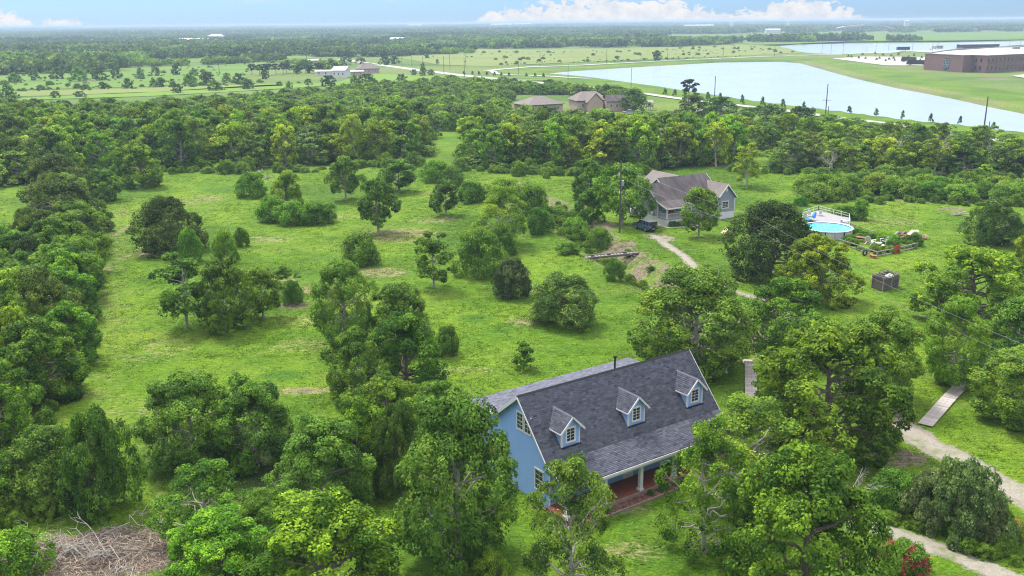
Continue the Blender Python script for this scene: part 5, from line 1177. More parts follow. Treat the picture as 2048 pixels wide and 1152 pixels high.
# body: left wing x .3..5.6, main x 3..14, right wing 11.6..15.8
MB().prism([(0, 1.15), (0, 4.1), (3.15, 6.55), (6.3, 4.1), (6.3, 1.15)], .35, 5).prism([(.02, 1.15), (.02, 4.1), (4.2, 7.15), (8.4, 4.1), (8.4, 1.15)], 3.6, 14.2).prism([(11.9, 1.152), (11.9, 4.0), (13.85, 6.15), (15.8, 4.0), (15.8, 1.152)], -2.8, 4.2, 'y').build('wall', M['greywall'], GH)
MB().box(.30, 5.2, -.05, 6.35, -.3, 1.15).box(5.2, 14.2, -.06, 8.4, -.3, 1.148).box(11.85, 15.85, -2.86, 4.2, -.3, 1.15).box(.3, 5.9, -2.7, -.05, -.3, 1.05).build('skirting', M['white'], GH)
g = MB()
g.slab([(0, 3.15, 6.75), (4.4, 3.15, 6.75), (4.4, -.3, 4.05), (0, -.3, 4.05)], .14).slab([(0, -.28, 4.06), (6.2, -.28, 4.06), (6.2, -3.1, 3.25), (0.05, -3.1, 3.25)], .14)
g.slab([(0, 3.15, 6.75), (4.4, 3.15, 6.75), (4.4, 6.7, 4.0), (0, 6.7, 4.0)], .14)
g.slab([(3.2, 4.2, 7.4), (14.7, 4.2, 7.4), (14.7, -.4, 4.0), (3.2, -.4, 4.0)], .14).slab([(3.2, 4.2, 7.4), (14.7, 4.2, 7.4), (14.7, 8.8, 4.0), (3.2, 8.8, 4.0)], .14)
g.slab([(6.2, -.3, 4.05), (11.7, -.3, 4.05), (11.7, -1.2, 3.75), (6.2, -1.2, 3.75)], .14)
g.build('roof', M['shingle_old'], GH)
g = MB()
g.slab([(13.85, -3.15, 6.38), (13.85, 3.4, 6.38), (11.5, 3.4, 3.8), (11.5, -3.15, 3.8)], .12).slab([(13.85, -3.15, 6.38), (13.85, 3.4, 6.38), (16.2, 3.4, 3.8), (16.2, -3.15, 3.8)], .12)
g.slab([(8.2, 4.0, 7.5), (8.2, 12.0, 7.5), (4.3, 12.0, 4.6), (4.3, 4.0, 4.6)], .12).slab([(8.2, 4.0, 7.5), (8.2, 12.0, 7.5), (12.1, 12.0, 4.6), (12.1, 4.0, 4.6)], .12)
g.build('roof', M['shingle_tan'], GH)
MB().prism([(4.7, 1.1), (4.7, 4.7), (8.2, 7.3), (11.7, 4.7), (11.7, 1.1)], 8.38, 11.8, 'y').build('wall', M['greywall'], GH)
g = MB()
rake(g, -.03, [(3.15, 6.75), (-.3, 4.05), (-3.1, 3.25)], .2); rake(g, -.03, [(3.15, 6.75), (6.7, 4.0)], .2); rake(g, 3.17, [(4.2, 7.4), (1.6, 5.5)], .22); rake(g, 3.17, [(4.2, 7.4), (6.6, 5.6)], .22); rake(g, 14.73, [(4.2, 7.4), (-.4, 4.0)], .2)
g.beam((13.85, -3.18, 6.27), (11.5, -3.18, 3.7), .05, .22).beam((13.85, -3.18, 6.27), (16.2, -3.18, 3.7), .05, .22)
g.box(16.2, 16.25, -3.15, 3.4, 3.6, 3.82).box(11.45, 11.5, -3.15, -.9, 3.6, 3.82).box(.05, 6.2, -3.15, -3.1, 3.02, 3.24).box(6.2, 11.5, -1.25, -1.2, 3.5, 3.72)
g.build('fascia', M['white'], GH)
g = MB()
for x, y, z0, z1 in ((.34, .0, 1.1, 4.0), (.34, 6.3, 1.1, 3.9), (15.8, -2.81, 1.1, 3.7), (11.9, -2.81, 1.1, 3.7), (15.8, 4.2, 1.1, 3.7)): g.box(x - .07, x + .07, y - .07, y + .07, z0, z1)
g.box(.28, .36, -.05, 6.35, 1.1, 1.22).box(11.83, 15.88, -2.87, -2.8, 1.1, 1.22).build('corner_board', M['white'], GH)
MB().box(.3, 5.95, -2.72, 0, 1.05, 1.17).build('porch_floor', M['deck'], GH)
for x in (.38, 3.95, 5.8): MB().box(x - .1, x + .1, -2.72, -2.5, 1.17, 3.2).build('porch_post', M['white'], GH)
def railing(par, a, b, h=.95, gap=.16, mat='white', name='railing', base=0):
    a, b = Vector(a), Vector(b); L = (b - a).length; d = (b - a) / L; q = MB()
    q.beam(a + Vector((0, 0, h)), b + Vector((0, 0, h)), .07, .07); q.beam(a + Vector((0, 0, .12)), b + Vector((0, 0, .12)), .05, .06)
    k = int(L / gap)
    for i in range(1, k): p = a + d * (L * i / k); q.box(p.x - .018, p.x + .018, p.y - .018, p.y + .018, p.z + .12, p.z + h)
    return q.build(name, M[mat], par)
railing(GH, (.38, -.1, 1.17), (.38, -2.6, 1.17)); railing(GH, (.45, -2.62, 1.17), (3.9, -2.62, 1.17))
st = MB()
for i in range(6): st.box(4.1, 5.65, -2.75 - .3 * (i + 1), -2.72 - .3 * i, -.1, 1.0 - .17 * i)
so = st.build('stair', M['old_wood'], GH)
railing(GH, (4.02, -2.7, 1.1), (4.02, -4.5, .1), .9); railing(GH, (5.75, -2.7, 1.1), (5.75, -4.5, .1), .9)
dd = MB().box(2.95, 3.85, -.06, .02, 1.2, 3.25).build('door', M['red'], GH); MB().box(3.1, 3.7, -.08, -.055, 2.5, 3.05).build('pane', M['glass'], dd)
for x, w, h, z in ((.95, .65, .8, 2.6), (2.15, 1.0, .5, 2.75), (4.75, .7, 1.3, 2.4), (5.5, .6, 1.3, 2.4), (7.6, .9, 1.3, 2.5), (9.6, .9, 1.3, 2.5)): window(GH, (x, .0, z), (1, 0, 0), w, h, nrm=(0, -1, 0), frame=.1)
window(GH, (13.6, -2.8, 2.55), (1, 0, 0), 1.35, 1.15, nrm=(0, -1, 0), frame=.14, cols=2); window(GH, (15.8, .2, 2.5), (0, 1, 0), .8, 1.1, nrm=(1, 0, 0))
MB().box(13.65, 14.05, -2.86, -2.8, 5.0, 5.5).box(.28, .35, 3.0, 3.4, 5.2, 5.8).build('gable_vent', M['white'], GH)
MB().box(.12, .34, 1.2, 1.6, 1.5, 2.2).build('meter_box', M['white_plastic'], GH)
def gl(x, y, z=0.0):
    q = Matrix.Rotation(GR, 4, 'Z') @ Vector((x, y, 0)); return (G0[0] + q.x, G0[1] + q.y, ground(G0[0] + q.x, G0[1] + q.y) + z)
pth = [gl(*p, .05) for p in [(-.6, -.5), (.3, -.3), (.3, -3.4), (3.9, -4.6), (6.0, -4.6), (6.0, -5.3), (3.6, -5.4), (-.5, -3.9)]]
me = bpy.data.meshes.new('walkway'); me.from_pydata(pth, [], [tuple(range(8))]); o = meshobj('walkway', me, None, M['concrete']); o['kind'] = 'structure'
for i in range(9):
    x, y, z = gl(.8 + i * .36, -3.3 - .12 * i, 0); put_tree('bush', x, y, .8 + .3 * rnd.random(), .42, 'clipped shrub in the bed under the grey house porch rail', 'shrubs under the grey house porch', (.7, .9, .8), i % 3, name='shrub')

# ------------------------------------------------------------------ SUV, tank, small yard things
def wheel(par, x, y, r=.4, w=.26):
    t = MB(); pr = [(r * .55, -w / 2), (r * .93, -w / 2), (r, -w / 2 + .05), (r, w / 2 - .05), (r * .93, w / 2), (r * .55, w / 2)]
    vs = [(x + a * math.cos(6.2832 * j / 20), y + b, r + a * math.sin(6.2832 * j / 20)) for a, b in pr for j in range(20)]
    t.add(vs, [(i * 20 + j, i * 20 + (j + 1) % 20, (i + 1) * 20 + (j + 1) % 20, (i + 1) * 20 + j) for i in range(5) for j in range(20)])
    wh = t.build('wheel', M['rubber'], par)
    d = MB(); vs = [(x + r * .56 * math.cos(6.2832 * j / 20), y + s * w * .42, r + r * .56 * math.sin(6.2832 * j / 20)) for s in (-1, 1) for j in range(20)]
    d.add(vs, [tuple(range(20)), tuple(range(39, 19, -1))] + [(j, (j + 1) % 20, 20 + (j + 1) % 20, 20 + j) for j in range(20)]); d.build('rim', M['silver'], wh)
def vehicle(name, px, py, rot, label, kind, paint, z=None):
    b = at(px, py); e = empty(name, (b[0], b[1], ground(b[0], b[1])), rot, label, 'car' if kind == 'suv' else 'pickup truck')
    Lh = 2.35 if kind == 'suv' else 2.8; w = .95
    B = MB()
    side = [(-Lh, .55), (-Lh, 1.08), (-Lh + .12, 1.16), (Lh - .95 if kind == 'suv' else Lh - 1.3, 1.16), (Lh - .1, 1.06), (Lh, .9), (Lh, .5), (Lh - .45, .38)]
    for a in (Lh - .95, -Lh + .95):
        pass
    arch = lambda c: [(c + .52 * math.cos(t), .38 + .46 * math.sin(t)) for t in np.linspace(0, math.pi, 7)]
    side = side + arch(Lh - .95) + arch(-Lh + .95) + [(-Lh + .3, .4)]
    m = len(side); vs = [(u, -w, z_) for u, z_ in side] + [(u, w, z_) for u, z_ in side]
    B.add(vs, [tuple(range(m)), tuple(range(2 * m - 1, m - 1, -1))] + [(i, (i + 1) % m, m + (i + 1) % m, m + i) for i in range(m)])
    B.build('body', paint, e)
    c0, c1 = (-Lh + .06, Lh - 1.45) if kind == 'suv' else (-.55, Lh - 1.75)
    cab = [(c0, 1.14), (c0 + .05, 1.78), (c1 - .45, 1.80), (c1 + .1, 1.14)]
    C = MB(); iw = w - .1
    vs = [(u, s * (w - .03 if z_ < 1.3 else iw - .05), z_) for s in (-1, 1) for u, z_ in cab]
    C.add(vs, [(0, 1, 2, 3), (7, 6, 5, 4), (0, 3, 7, 4), (1, 5, 6, 2), (2, 6, 7, 3), (0, 4, 5, 1)])
    cb = C.build('cabin', M['glass'], e)
    P = MB(); P.box(c0, c1 - .42, -iw + .02, iw - .02, 1.78, 1.86)
    P.build('car_roof', M['silver'] if kind == 'suv' else paint, e)
    Q = MB()
    for u in ([c0 + .04, c0 + 1.05, c0 + 1.95] if kind == 'suv' else [c0 + .04, c0 + .75]):
        for s in (-1, 1): Q.beam((u, s * (w - .02), 1.14), (u + .03, s * (iw - .02), 1.8), .09, .05)
    for s in (-1, 1): Q.beam((c1 + .1, s * (w - .02), 1.14), (c1 - .45, s * (iw - .02), 1.8), .08, .05)
    Q.build('pillar', paint, e)
    for x in (Lh - .95, -Lh + .95):
        for s in (-1, 1): wheel(e, x, s * (w - .08))
    MB().box(-Lh - .12, -Lh, -w + .02, w - .02, .45, .68).build('bumper', M['black'], e); MB().box(Lh - .02, Lh + .12, -w + .02, w - .02, .42, .66).build('bumper', M['black'], e)
    MB().box(Lh - .01, Lh + .02, -.6, .6, .7, .95).build('grille', M['black'], e)
    for s in (-1, 1):
        MB().box(Lh - .02, Lh + .03, s * .75 - .13, s * .75 + .13, .72, .93).build('headlight', M['silver'], e); MB().box(-Lh - .03, -Lh + .02, s * .83 - .08, s * .83 + .08, .75, 1.0).build('tail_light', M['red'], e)
        MB().box(c1 - .05, c1 + .12, s * (w + .11) - .1, s * (w + .11) + .1, 1.1, 1.28).build('mirror', M['black'], e)
    MB().box(-Lh - .135, -Lh - .12, -.25, .25, .5, .64).build('number_plate', M['white'], e)
    if kind == 'suv':
        t = MB(); vs = [(-Lh + a, .4 * k * math.cos(6.2832 * j / 18), 1.05 + .4 * k * math.sin(6.2832 * j / 18)) for a, k in ((0, .95), (-.05, 1), (-.2, 1), (-.25, .9)) for j in range(18)]
        t.add(vs, [(i * 18 + j, i * 18 + (j + 1) % 18, (i + 1) * 18 + (j + 1) % 18, (i + 1) * 18 + j) for i in range(3) for j in range(18)] + [tuple(3 * 18 + j for j in range(18))]); t.build('spare_wheel', M['rubber'], e)
    else:
        MB().box(-Lh + .1, -.6, -w + .12, w - .12, 1.162, 1.17).build('truck_bed', M['black'], e)
    return e
vehicle('parked_car', 1290, 459, R(118), 'slate blue boxy off road car with spare wheel parked at the end of the drive', 'suv', M['suv'])
vehicle('pickup_truck', 1259, 229, R(170), 'silver pickup truck parked beside the tan brick house', 'truck', M['silver'])
t = at(1265.5, 434); e = empty('gas_tank', (t[0], t[1], ground(t[0], t[1])), 0, 'white upright gas tank on the grass left of the grey house', 'tank')
MB().lathe((0, 0, .2), [(.3, 0), (.5, .1), (.52, .3), (.52, 1.3), (.42, 1.5), (.15, 1.58)], 20).build('tank_body', M['white'], e, True); MB().box(-.3, .3, -.05, .05, 0, .3).box(-.05, .05, -.3, .3, 0, .3).build('stand', M['black'], e); MB().lathe((0, 0, 1.78), [(.12, -.05), (.12, .12), (0, .13)], 10).build('valve_cap', M['silver'], e)
t = at(1283, 437); e = empty('bin', (t[0], t[1], ground(t[0], t[1])), R(20), 'tall black covered bin against the side wall of the grey house', 'bin')
MB().box(-.35, .35, -.35, .35, 0, 1.15).build('bin_body', M['black'], e); MB().box(-.38, .38, -.4, .4, 1.15, 1.25).build('lid', M['rubber'], e); [MB().tube([(s * .3, .32, .15), (s * .3 + .08 * s, .32, .15)], .15, 12).build('wheel', M['rubber'], e) for s in (-1, 1)]
t = at(1449, 465); e = empty('ramp_board', (t[0], t[1], ground(t[0], t[1])), R(40), 'small white and tan folding board lying on the lawn before the grey house', 'board')
MB().slab([(-.6, -.4, .05), (.6, -.4, .7), (.6, .4, .7), (-.6, .4, .05)], .05).build('panel', M['tan'], e); MB().slab([(.62, -.4, .75), (.95, -.4, .03), (.95, .4, .03), (.62, .4, .75)], .05).build('leg', M['white'], e)
t = at(1452, 749); e = empty('bird_bath', (t[0], t[1], ground(t[0], t[1])), 0, 'small white bird bath on the grass under the tree behind the blue house', 'bird bath')
MB().lathe((0, 0, 0), [(.22, 0), (.2, .06), (.09, .12), (.08, .6), (.12, .68)], 14).build('pedestal', M['white'], e, True); MB().lathe((0, 0, .68), [(.1, 0), (.34, .08), (.38, .16), (.32, .15), (.05, .07)], 18).build('bowl', M['white'], e, True)
t = at(1667, 905); e = empty('red_shed_box', (t[0], t[1], ground(t[0], t[1])), R(15), 'red painted cupboard half hidden under the big feathery tree', 'cabinet')
MB().box(-.45, .45, -.3, .3, 0, 1.2).build('cabinet_body', M['red'], e); MB().slab([(-.55, -.4, 1.25), (.55, -.4, 1.25), (.55, .4, 1.42), (-.55, .4, 1.42)], .06).build('lid', M['dark_wood'], e); MB().box(-.4, -.02, -.33, -.3, .1, 1.1).box(.02, .4, -.33, -.3, .1, 1.1).build('door', M['red'], e)

# ------------------------------------------------------------------ boardwalks of single planks
def boardwalk(pts, w, nlabel):
    P = atn(pts); z = .16; Q = []
    for a, b in zip(P[:-1], P[1:]):
        L = np.linalg.norm(b - a); k = int(L / .15)
        Q += [(a + (b - a) * (j + .5) / k, math.atan2(*(b - a)[::-1])) for j in range(k)]
    c = P[0]; e = empty('boardwalk', (c[0], c[1], 0), 0); e['kind'] = 'structure'; e['label'] = nlabel
    ms = [MB().box(-.066, .066, -w / 2, w / 2, -.04, 0, .2 + .15 * i).mesh('plank') for i in range(5)]
    for m in ms: m.materials.append(M['walk_wood'])
    for i, (q, a) in enumerate(Q[:300]):
        o = bpy.data.objects.new('plank', rnd.choice(ms)); COL.objects.link(o); o.parent = e; o.location = (q[0] - c[0], q[1] - c[1], ground(*q) + z + rnd.random() * .012); o.rotation_euler = (0, 0, a + (rnd.random() - .5) * .02); o.scale = (1, 1 + (rnd.random() - .5) * .04, 1)
    s = MB()
    for sg in (-1, 1):
        for a, b in zip(P[:-1], P[1:]):
            d = (b - a) / np.linalg.norm(b - a); nn = np.array([-d[1], d[0]]) * sg * (w / 2 - .12); k = max(2, int(np.linalg.norm(b - a) / 2))
            for j in range(k):
                p, q = a + (b - a) * j / k + nn, a + (b - a) * (j + 1) / k + nn; s.beam((p[0] - c[0], p[1] - c[1], ground(*p) + .06), (q[0] - c[0], q[1] - c[1], ground(*q) + .06), .05, .12)
    s.build('bearer', M['dark_wood'], e)
boardwalk([(1503, 832), (1502, 780), (1499, 714), (1496, 690)], 1.15, 'pale boardwalk behind the right end of the blue house')
boardwalk([(1850, 852), (1899, 797), (1950, 745), (1985, 708)], 1.25, 'pale plank boardwalk crossing the right lawn')
# footbridge beams over the ditch
a, b = at(1164, 518), at(1274, 507); zb = .25; L = np.linalg.norm(b - a); e = empty('footbridge', (a[0], a[1], zb), math.atan2(b[1] - a[1], b[0] - a[0]), 'narrow dark timber footbridge laid across the ditch', 'bridge')
for y in (-.62, .62): MB().box(0, L, y - .13, y + .13, -.25, .08).build('beam', M['dark_wood'], e)
for i in range(int(L / .55)):
    if i % 5 == 3: continue
    o = MB().box(i * .55 + .05, i * .55 + .42, -.6, .6, -.1, -.02, .5).build('plank', M['old_wood'], e); o.rotation_euler = (0, 0, (rnd.random() - .5) * .08)

# ------------------------------------------------------------------ roofless timber box on the lawn
b = at(1765, 583); ab = at(1737, 573); cb = at(1804, 572)
e = empty('timber_enclosure', (b[0], b[1], ground(b[0], b[1])), 0, 'roofless box of weathered dark boards around a white tank on the right lawn', 'enclosure')
v1 = (ab - b)[:2]; v2 = (cb - b)[:2]; v1 = v1 / np.linalg.norm(v1) * 2.1; v2 = v2 / np.linalg.norm(v2) * 3.5
cor = [np.zeros(2), v2, v1 + v2, v1]
bm_ = [MB().box(0, 1, -.02, .02, 0, .17, .15 + .2 * i).mesh('board') for i in range(4)]
for m in bm_: m.materials.append(M['dark_wood'])
def boards(p, q, z0, z1, lean=0.0):
    d = q - p; L = np.linalg.norm(d); an = math.atan2(d[1], d[0]); k = int((z1 - z0) / .19)
    for i in range(k):
        o = bpy.data.objects.new('board', rnd.choice(bm_)); COL.objects.link(o); o.parent = e; nn = np.array([d[1], -d[0]]) / L * lean * i * .19
        o.location = (p[0] + nn[0], p[1] + nn[1], z0 + i * .19); o.rotation_euler = ((rnd.random() - .5) * .06, (rnd.random() - .5) * .015, an + (rnd.random() - .5) * .01); o.scale = (L * (.985 + .02 * rnd.random()), 1, 1)
half = cor[0] + v2 * .55
boards(cor[0], half, .02, 1.75); boards(half + v2 * .01, cor[1], .05, 1.8, .03); boards(cor[3], cor[0], .02, 1.85, -.06); boards(cor[3], cor[2], .02, 1.85); boards(cor[1], cor[2], .02, 1.85); boards(v1 + v2 * .45, v2 * .45, .02, 1.7)
pm = MB()
for c in cor + [half, v1 + v2 * .45]: pm.box(c[0] - .05, c[0] + .05, c[1] - .05, c[1] + .05, -.2, 1.9)
pm.build('post', M['old_wood'], e)
tp = MB()
for p, q in ((cor[0], cor[1]), (cor[1], cor[2]), (cor[2], cor[3]), (cor[3], cor[0]), (v1 + v2 * .45, v2 * .45), (v1 + v2 * .2, v2 * .2)): tp.beam((p[0], p[1], 1.9), (q[0], q[1], 1.9), .06, .09)
tp.build('top_rail', M['old_wood'], e)
c = (v1 * .5 + v2 * .75); w_ = empty('water_tank', (b[0] + c[0], b[1] + c[1], e.location.z + .02), 0, 'white plastic tank standing inside the roofless timber box', 'tank')
MB().lathe((0, 0, 0), [(.5, 0), (.56, .1), (.56, 1.45), (.45, 1.62), (.18, 1.7), (.17, 1.75)], 20).build('tank_body', M['white_plastic'], w_, True); MB().lathe((0, 0, 1.75), [(.2, 0), (.2, .07), (0, .08)], 14).build('cap', M['silver'], w_)

# ------------------------------------------------------------------ pool, deck, garden
RIM = 1.32; pc = at(1655, 454, RIM); pz = ground(pc[0], pc[1]); PR = 4.05
e = empty('round_pool', (pc[0], pc[1], pz), 0, 'round above ground pool with turquoise water and white rim', 'pool')
MB().lathe((0, 0, 0), [(PR, 0), (PR, RIM - .06), (PR - .04, RIM - .06), (PR - .04, 0)], 64).build('pool_wall', M['poolwall'], e, False)
rm = MB(); K_ = 64
vs = [(r * math.cos(6.2832 * j / K_), r * math.sin(6.2832 * j / K_), z) for r, z in ((PR - .16, RIM - .05), (PR - .14, RIM), (PR + .12, RIM), (PR + .13, RIM - .09)) for j in range(K_)]
rm.add(vs, [(i * K_ + j, i * K_ + (j + 1) % K_, (i + 1) * K_ + (j + 1) % K_, (i + 1) * K_ + j) for i in range(3) for j in range(K_)]); rm.build('rim', M['white'], e)
ln = MB(); ln.lathe((0, 0, .02), [(PR - .06, 1.0), (PR - .06, 1.26)], K_); 
MB().lathe((0, 0, .9), [(PR - .05, 0), (PR - .05, .24)], 64).build('water', M['pool'], e)
for i in range(16):
    a_ = 6.2832 * i / 16; c_, s_ = math.cos(a_), math.sin(a_); Mx = Matrix.Rotation(a_, 4, 'Z'); MB().box(PR, PR + .11, -.09, .09, 0, RIM - .08, .5, Mx).build('post', M['rubber'] if i % 2 else M['tan'], e)
dk = [at(px, py, 1.25) for px, py in ((1606, 430), (1637, 421), (1698, 437), (1697, 452))]
e = empty('pool_deck', (dk[0][0], dk[0][1], pz), 0, 'raised pale grey deck with railings behind the round pool', 'deck')
loc = [(p - dk[0])[:2] for p in dk]; arc = []
c_ = (pc - dk[0])[:2]; th0 = math.atan2(*(loc[3] - c_)[::-1]); th1 = math.atan2(*(loc[0] - c_)[::-1])
if th1 < th0: th1 += 6.2832
arc = [c_ + (PR + .14) * np.array([math.cos(t), math.sin(t)]) for t in np.linspace(max(th0, .15), th1, 14)]
poly = [loc[0], loc[1], loc[2]] + arc
m_ = len(poly); vs = [(p[0], p[1], 1.25) for p in poly] + [(p[0], p[1], 1.1) for p in poly]
MB().add(vs, [tuple(range(m_)), tuple(range(2 * m_ - 1, m_ - 1, -1))] + [(i, m_ + i, m_ + (i + 1) % m_, (i + 1) % m_) for i in range(m_)]).build('deck_floor', M['deck'], e)
for i in range(3):
    a_, b_ = np.array(poly[i]), np.array(poly[(i + 1) % m_] if i < 2 else arc[0]); q = MB(); L = np.linalg.norm(b_ - a_); k = max(1, round(L / 1.9))
    for j in range(k + 1):
        p = a_ + (b_ - a_) * j / k; q.box(p[0] - .05, p[0] + .05, p[1] - .05, p[1] + .05, 0, 2.12)
    for z in (2.1, 1.7): q.beam((a_[0], a_[1], z), (b_[0], b_[1], z), .06, .04)
    q.build('railing', M['white'], e)
def chair(x, y, z, rot, label, s=1.0, grp=None, mat='white'):
    e = empty('garden_chair', (x, y, z), rot, label, 'chair', grp); e.scale = (s, s, s)
    for i in range(5): MB().box(-.3 + i * .125, -.19 + i * .125, -.28, .26, .33, .36).build('slat', M[mat], e).rotation_euler = (R(-7), 0, 0)
    for i in range(5):
        q = MB().slab([(-.3 + i * .125, .24, .32), (-.19 + i * .125, .24, .32), (-.19 + i * .125, .52, 1.0 - .03 * abs(i - 2)), (-.3 + i * .125, .52, 1.0 - .03 * abs(i - 2))], .03).build('back_slat', M[mat], e)
    for sx in (-1, 1):
        MB().box(sx * .36 - .06, sx * .36 + .06, -.34, .42, .56, .59).build('armrest', M[mat], e); MB().box(sx * .34 - .03, sx * .34 + .03, -.32, -.24, 0, .56).build('leg', M[mat], e); MB().beam((sx * .34, .1, .34), (sx * .34, .5, .02), .05, .07).build('leg', M[mat], e)
    return e
for i, (px, py, rt, lb) in enumerate([(1610, 436, 160, 'white deck chair nearest the live oak'), (1619, 433, 150, 'white deck chair second from the live oak'), (1638, 431, 200, 'white deck chair in the back corner of the deck')]):
    p = at(px, py, 1.25); chair(p[0], p[1], pz + 1.25, R(rt), lb, 1.1)
p = at(1627, 441, 1.25); e = empty('sun_umbrella', (p[0], p[1], pz + 1.25), 0, 'bright blue folded umbrella beside the pool on the deck', 'umbrella')
MB().tube([(0, 0, 0), (.25, 0, 1.5)], .03, 6).build('pole', M['white'], e); MB().tube([(-.15, 0, .5), (0.0, 0, .7), (.25, .0, 1.4), (.27, 0, 1.5)], [.3, .38, .14, .03], 9).build('canopy', M['blue_cloth'], e)
p = at(1616, 441, 1.25); e = empty('pool_float', (p[0], p[1], pz + 1.27), 0, 'light blue inflatable ring lying on the deck by the pool', 'pool float'); q = MB(); 
vs = [((.42 + .14 * math.cos(b2)) * math.cos(a2), (.42 + .14 * math.cos(b2)) * math.sin(a2), .14 + .14 * math.sin(b2)) for a2 in np.linspace(0, 6.2832, 17)[:-1] for b2 in np.linspace(0, 6.2832, 9)[:-1]]
q.add(vs, [(i * 8 + j, ((i + 1) % 16) * 8 + j, ((i + 1) % 16) * 8 + (j + 1) % 8, i * 8 + (j + 1) % 8) for i in range(16) for j in range(8)]); q.build('ring', M['blue_cloth'], e, True)
p = at(1690, 446, 1.25); e = empty('deck_bench', (p[0], p[1], pz + 1.25), R(-55), 'white slatted bench at the right end of the pool deck', 'bench')
MB().box(-.8, .8, -.25, .25, .4, .46).build('seat', M['white'], e); MB().box(-.8, .8, .24, .3, .55, .95).build('backrest', M['white'], e); [MB().box(s * .75 - .04, s * .75 + .04, -.25, .28, 0, .5).build('leg', M['white'], e) for s in (-1, 1)]
for i, (px, py, lb) in enumerate([(1682.5, 476, 'white stool by the pool wall, left one of three'), (1693, 476, 'white stool by the pool wall, middle one of three'), (1701, 474, 'white stool by the pool wall, right one of three')]):
    p = at(px, py); e = empty('stool', (p[0], p[1], ground(p[0], p[1])), R(i * 20), lb, 'stool'); MB().lathe((0, 0, .68), [(.2, 0), (.22, .03), (.2, .07)], 14).build('seat', M['white'], e)
    for a2 in range(4): c2, s2 = math.cos(a2 * 1.57 + .78), math.sin(a2 * 1.57 + .78); MB().beam((c2 * .14, s2 * .14, .68), (c2 * .24, s2 * .24, 0), .04).build('leg', M['white'], e)
    MB().box(-.2, .2, .16, .2, .72, 1.05).build('backrest', M['white'], e)
# garden plot
def fence(pts, label, h=.85, grp=None):
    P = atn(pts); c = P[0]; e = empty('rail_fence', (c[0], c[1], 0), 0, label, 'fence', grp)
    for a_, b_ in zip(P[:-1], P[1:]):
        L = np.linalg.norm(b_ - a_); k = max(1, round(L / 1.5))
        for j in range(k + 1):
            p = a_ + (b_ - a_) * j / k; g_ = ground(*p); MB().box(p[0] - c[0] - .06, p[0] - c[0] + .06, p[1] - c[1] - .06, p[1] - c[1] + .06, g_ - .3, g_ + h).build('post', M['old_wood'], e)
        for z in (h - .04, .15):
            MB().beam((a_[0] - c[0], a_[1] - c[1], ground(*a_) + z), (b_[0] - c[0], b_[1] - c[1], ground(*b_) + z), .12, .12).build('rail', M['old_wood'], e)
fence([(1675, 487), (1712, 498), (1753, 513)], 'weathered rail fence on the near left side of the garden plot')
fence([(1755, 512.5), (1786, 507.5)], 'weathered rail fence between the garden corner and the red gate')
fence([(1798, 505), (1834, 496.5)], 'weathered rail fence right of the red garden gate')
fence([(1764, 470), (1790, 476), (1813, 482)], 'low rail along the back of the garden plot', .45)
fence([(1700, 453), (1720, 459), (1746, 468)], 'white rail behind the raised bed by the pool', .6)
p, q = at(1786.5, 507.5), at(1797.5, 505); e = empty('garden_gate', (p[0], p[1], ground(p[0], p[1])), math.atan2(q[1] - p[1], q[0] - p[0]), 'dark red board gate in the garden fence', 'gate'); L = np.linalg.norm((q - p)[:2])
for i in range(5): MB().box(L * i / 5 + .01, L * (i + 1) / 5 - .01, -.16, -.11, .02, 1.3).build('board', M['red'], e)
MB().box(0, L, -.2, -.16, .2, .3).box(0, L, -.2, -.16, .95, 1.05).build('cross_rail', M['red'], e)
p = at(1729.5, 510); e = empty('tyre', (p[0], p[1], ground(p[0], p[1]) + .45), R(20), 'old tyre leaning on the near garden fence', 'tyre')
vs = [((.36 + .13 * math.cos(b2)) * math.cos(a2), .12 * math.sin(b2), (.36 + .13 * math.cos(b2)) * math.sin(a2)) for a2 in np.linspace(0, 6.2832, 21)[:-1] for b2 in np.linspace(0, 6.2832, 9)[:-1]]
o = MB().add(vs, [(i * 8 + j, ((i + 1) % 20) * 8 + j, ((i + 1) % 20) * 8 + (j + 1) % 8, i * 8 + (j + 1) % 8) for i in range(20) for j in range(8)]).build('tread', M['rubber'], e, True)
for i, (px, py) in enumerate([(1742, 513), (1746, 515), (1750, 515.5)]):
    p = at(px, py); e = empty('flower_pot', (p[0], p[1], ground(p[0], p[1])), 0, 'terracotta pot outside the near corner of the garden fence', 'pot', 'terracotta pots at the fence corner'); MB().lathe((0, 0, 0), [(.16, 0), (.24, .38), (.27, .38), (.27, .46), (.2, .44)], 14).build('pot_body', M['terracotta'], e)
chair(*at(1741, 488)[:2], ground(*at(1741, 488)[:2]), R(120), 'white garden chair left of the low table in the garden', 1.5)
chair(*at(1769, 488)[:2], ground(*at(1769, 488)[:2]), R(-60), 'white garden chair right of the low table in the garden', 1.5)
p = at(1772, 495); e = empty('lounge_footrest', (p[0], p[1], ground(p[0], p[1])), R(-40), 'low white footrest beside the right garden chair', 'footrest'); MB().box(-.7, .7, -.35, .35, .28, .36).build('seat', M['white'], e); [MB().box(sx * .6 - .04, sx * .6 + .04, -.33, .33, 0, .3).build('leg', M['white'], e) for sx in (-1, 1)]
p = at(1757, 490); e = empty('low_table', (p[0], p[1], ground(p[0], p[1])), 0, 'low round white table between the two garden chairs', 'table'); MB().lathe((0, 0, .4), [(.5, 0), (.52, .03), (.5, .06)], 18).build('tabletop', M['white_plastic'], e); [MB().box(math.cos(a2) * .35 - .03, math.cos(a2) * .35 + .03, math.sin(a2) * .35 - .03, math.sin(a2) * .35 + .03, 0, .4).build('leg', M['old_wood'], e) for a2 in (0, 1.57, 3.14, 4.71)]
p = at(1722, 482); e = empty('picnic_table', (p[0], p[1], ground(p[0], p[1])), R(-38), 'reddish wooden picnic table with benches inside the garden plot', 'table')
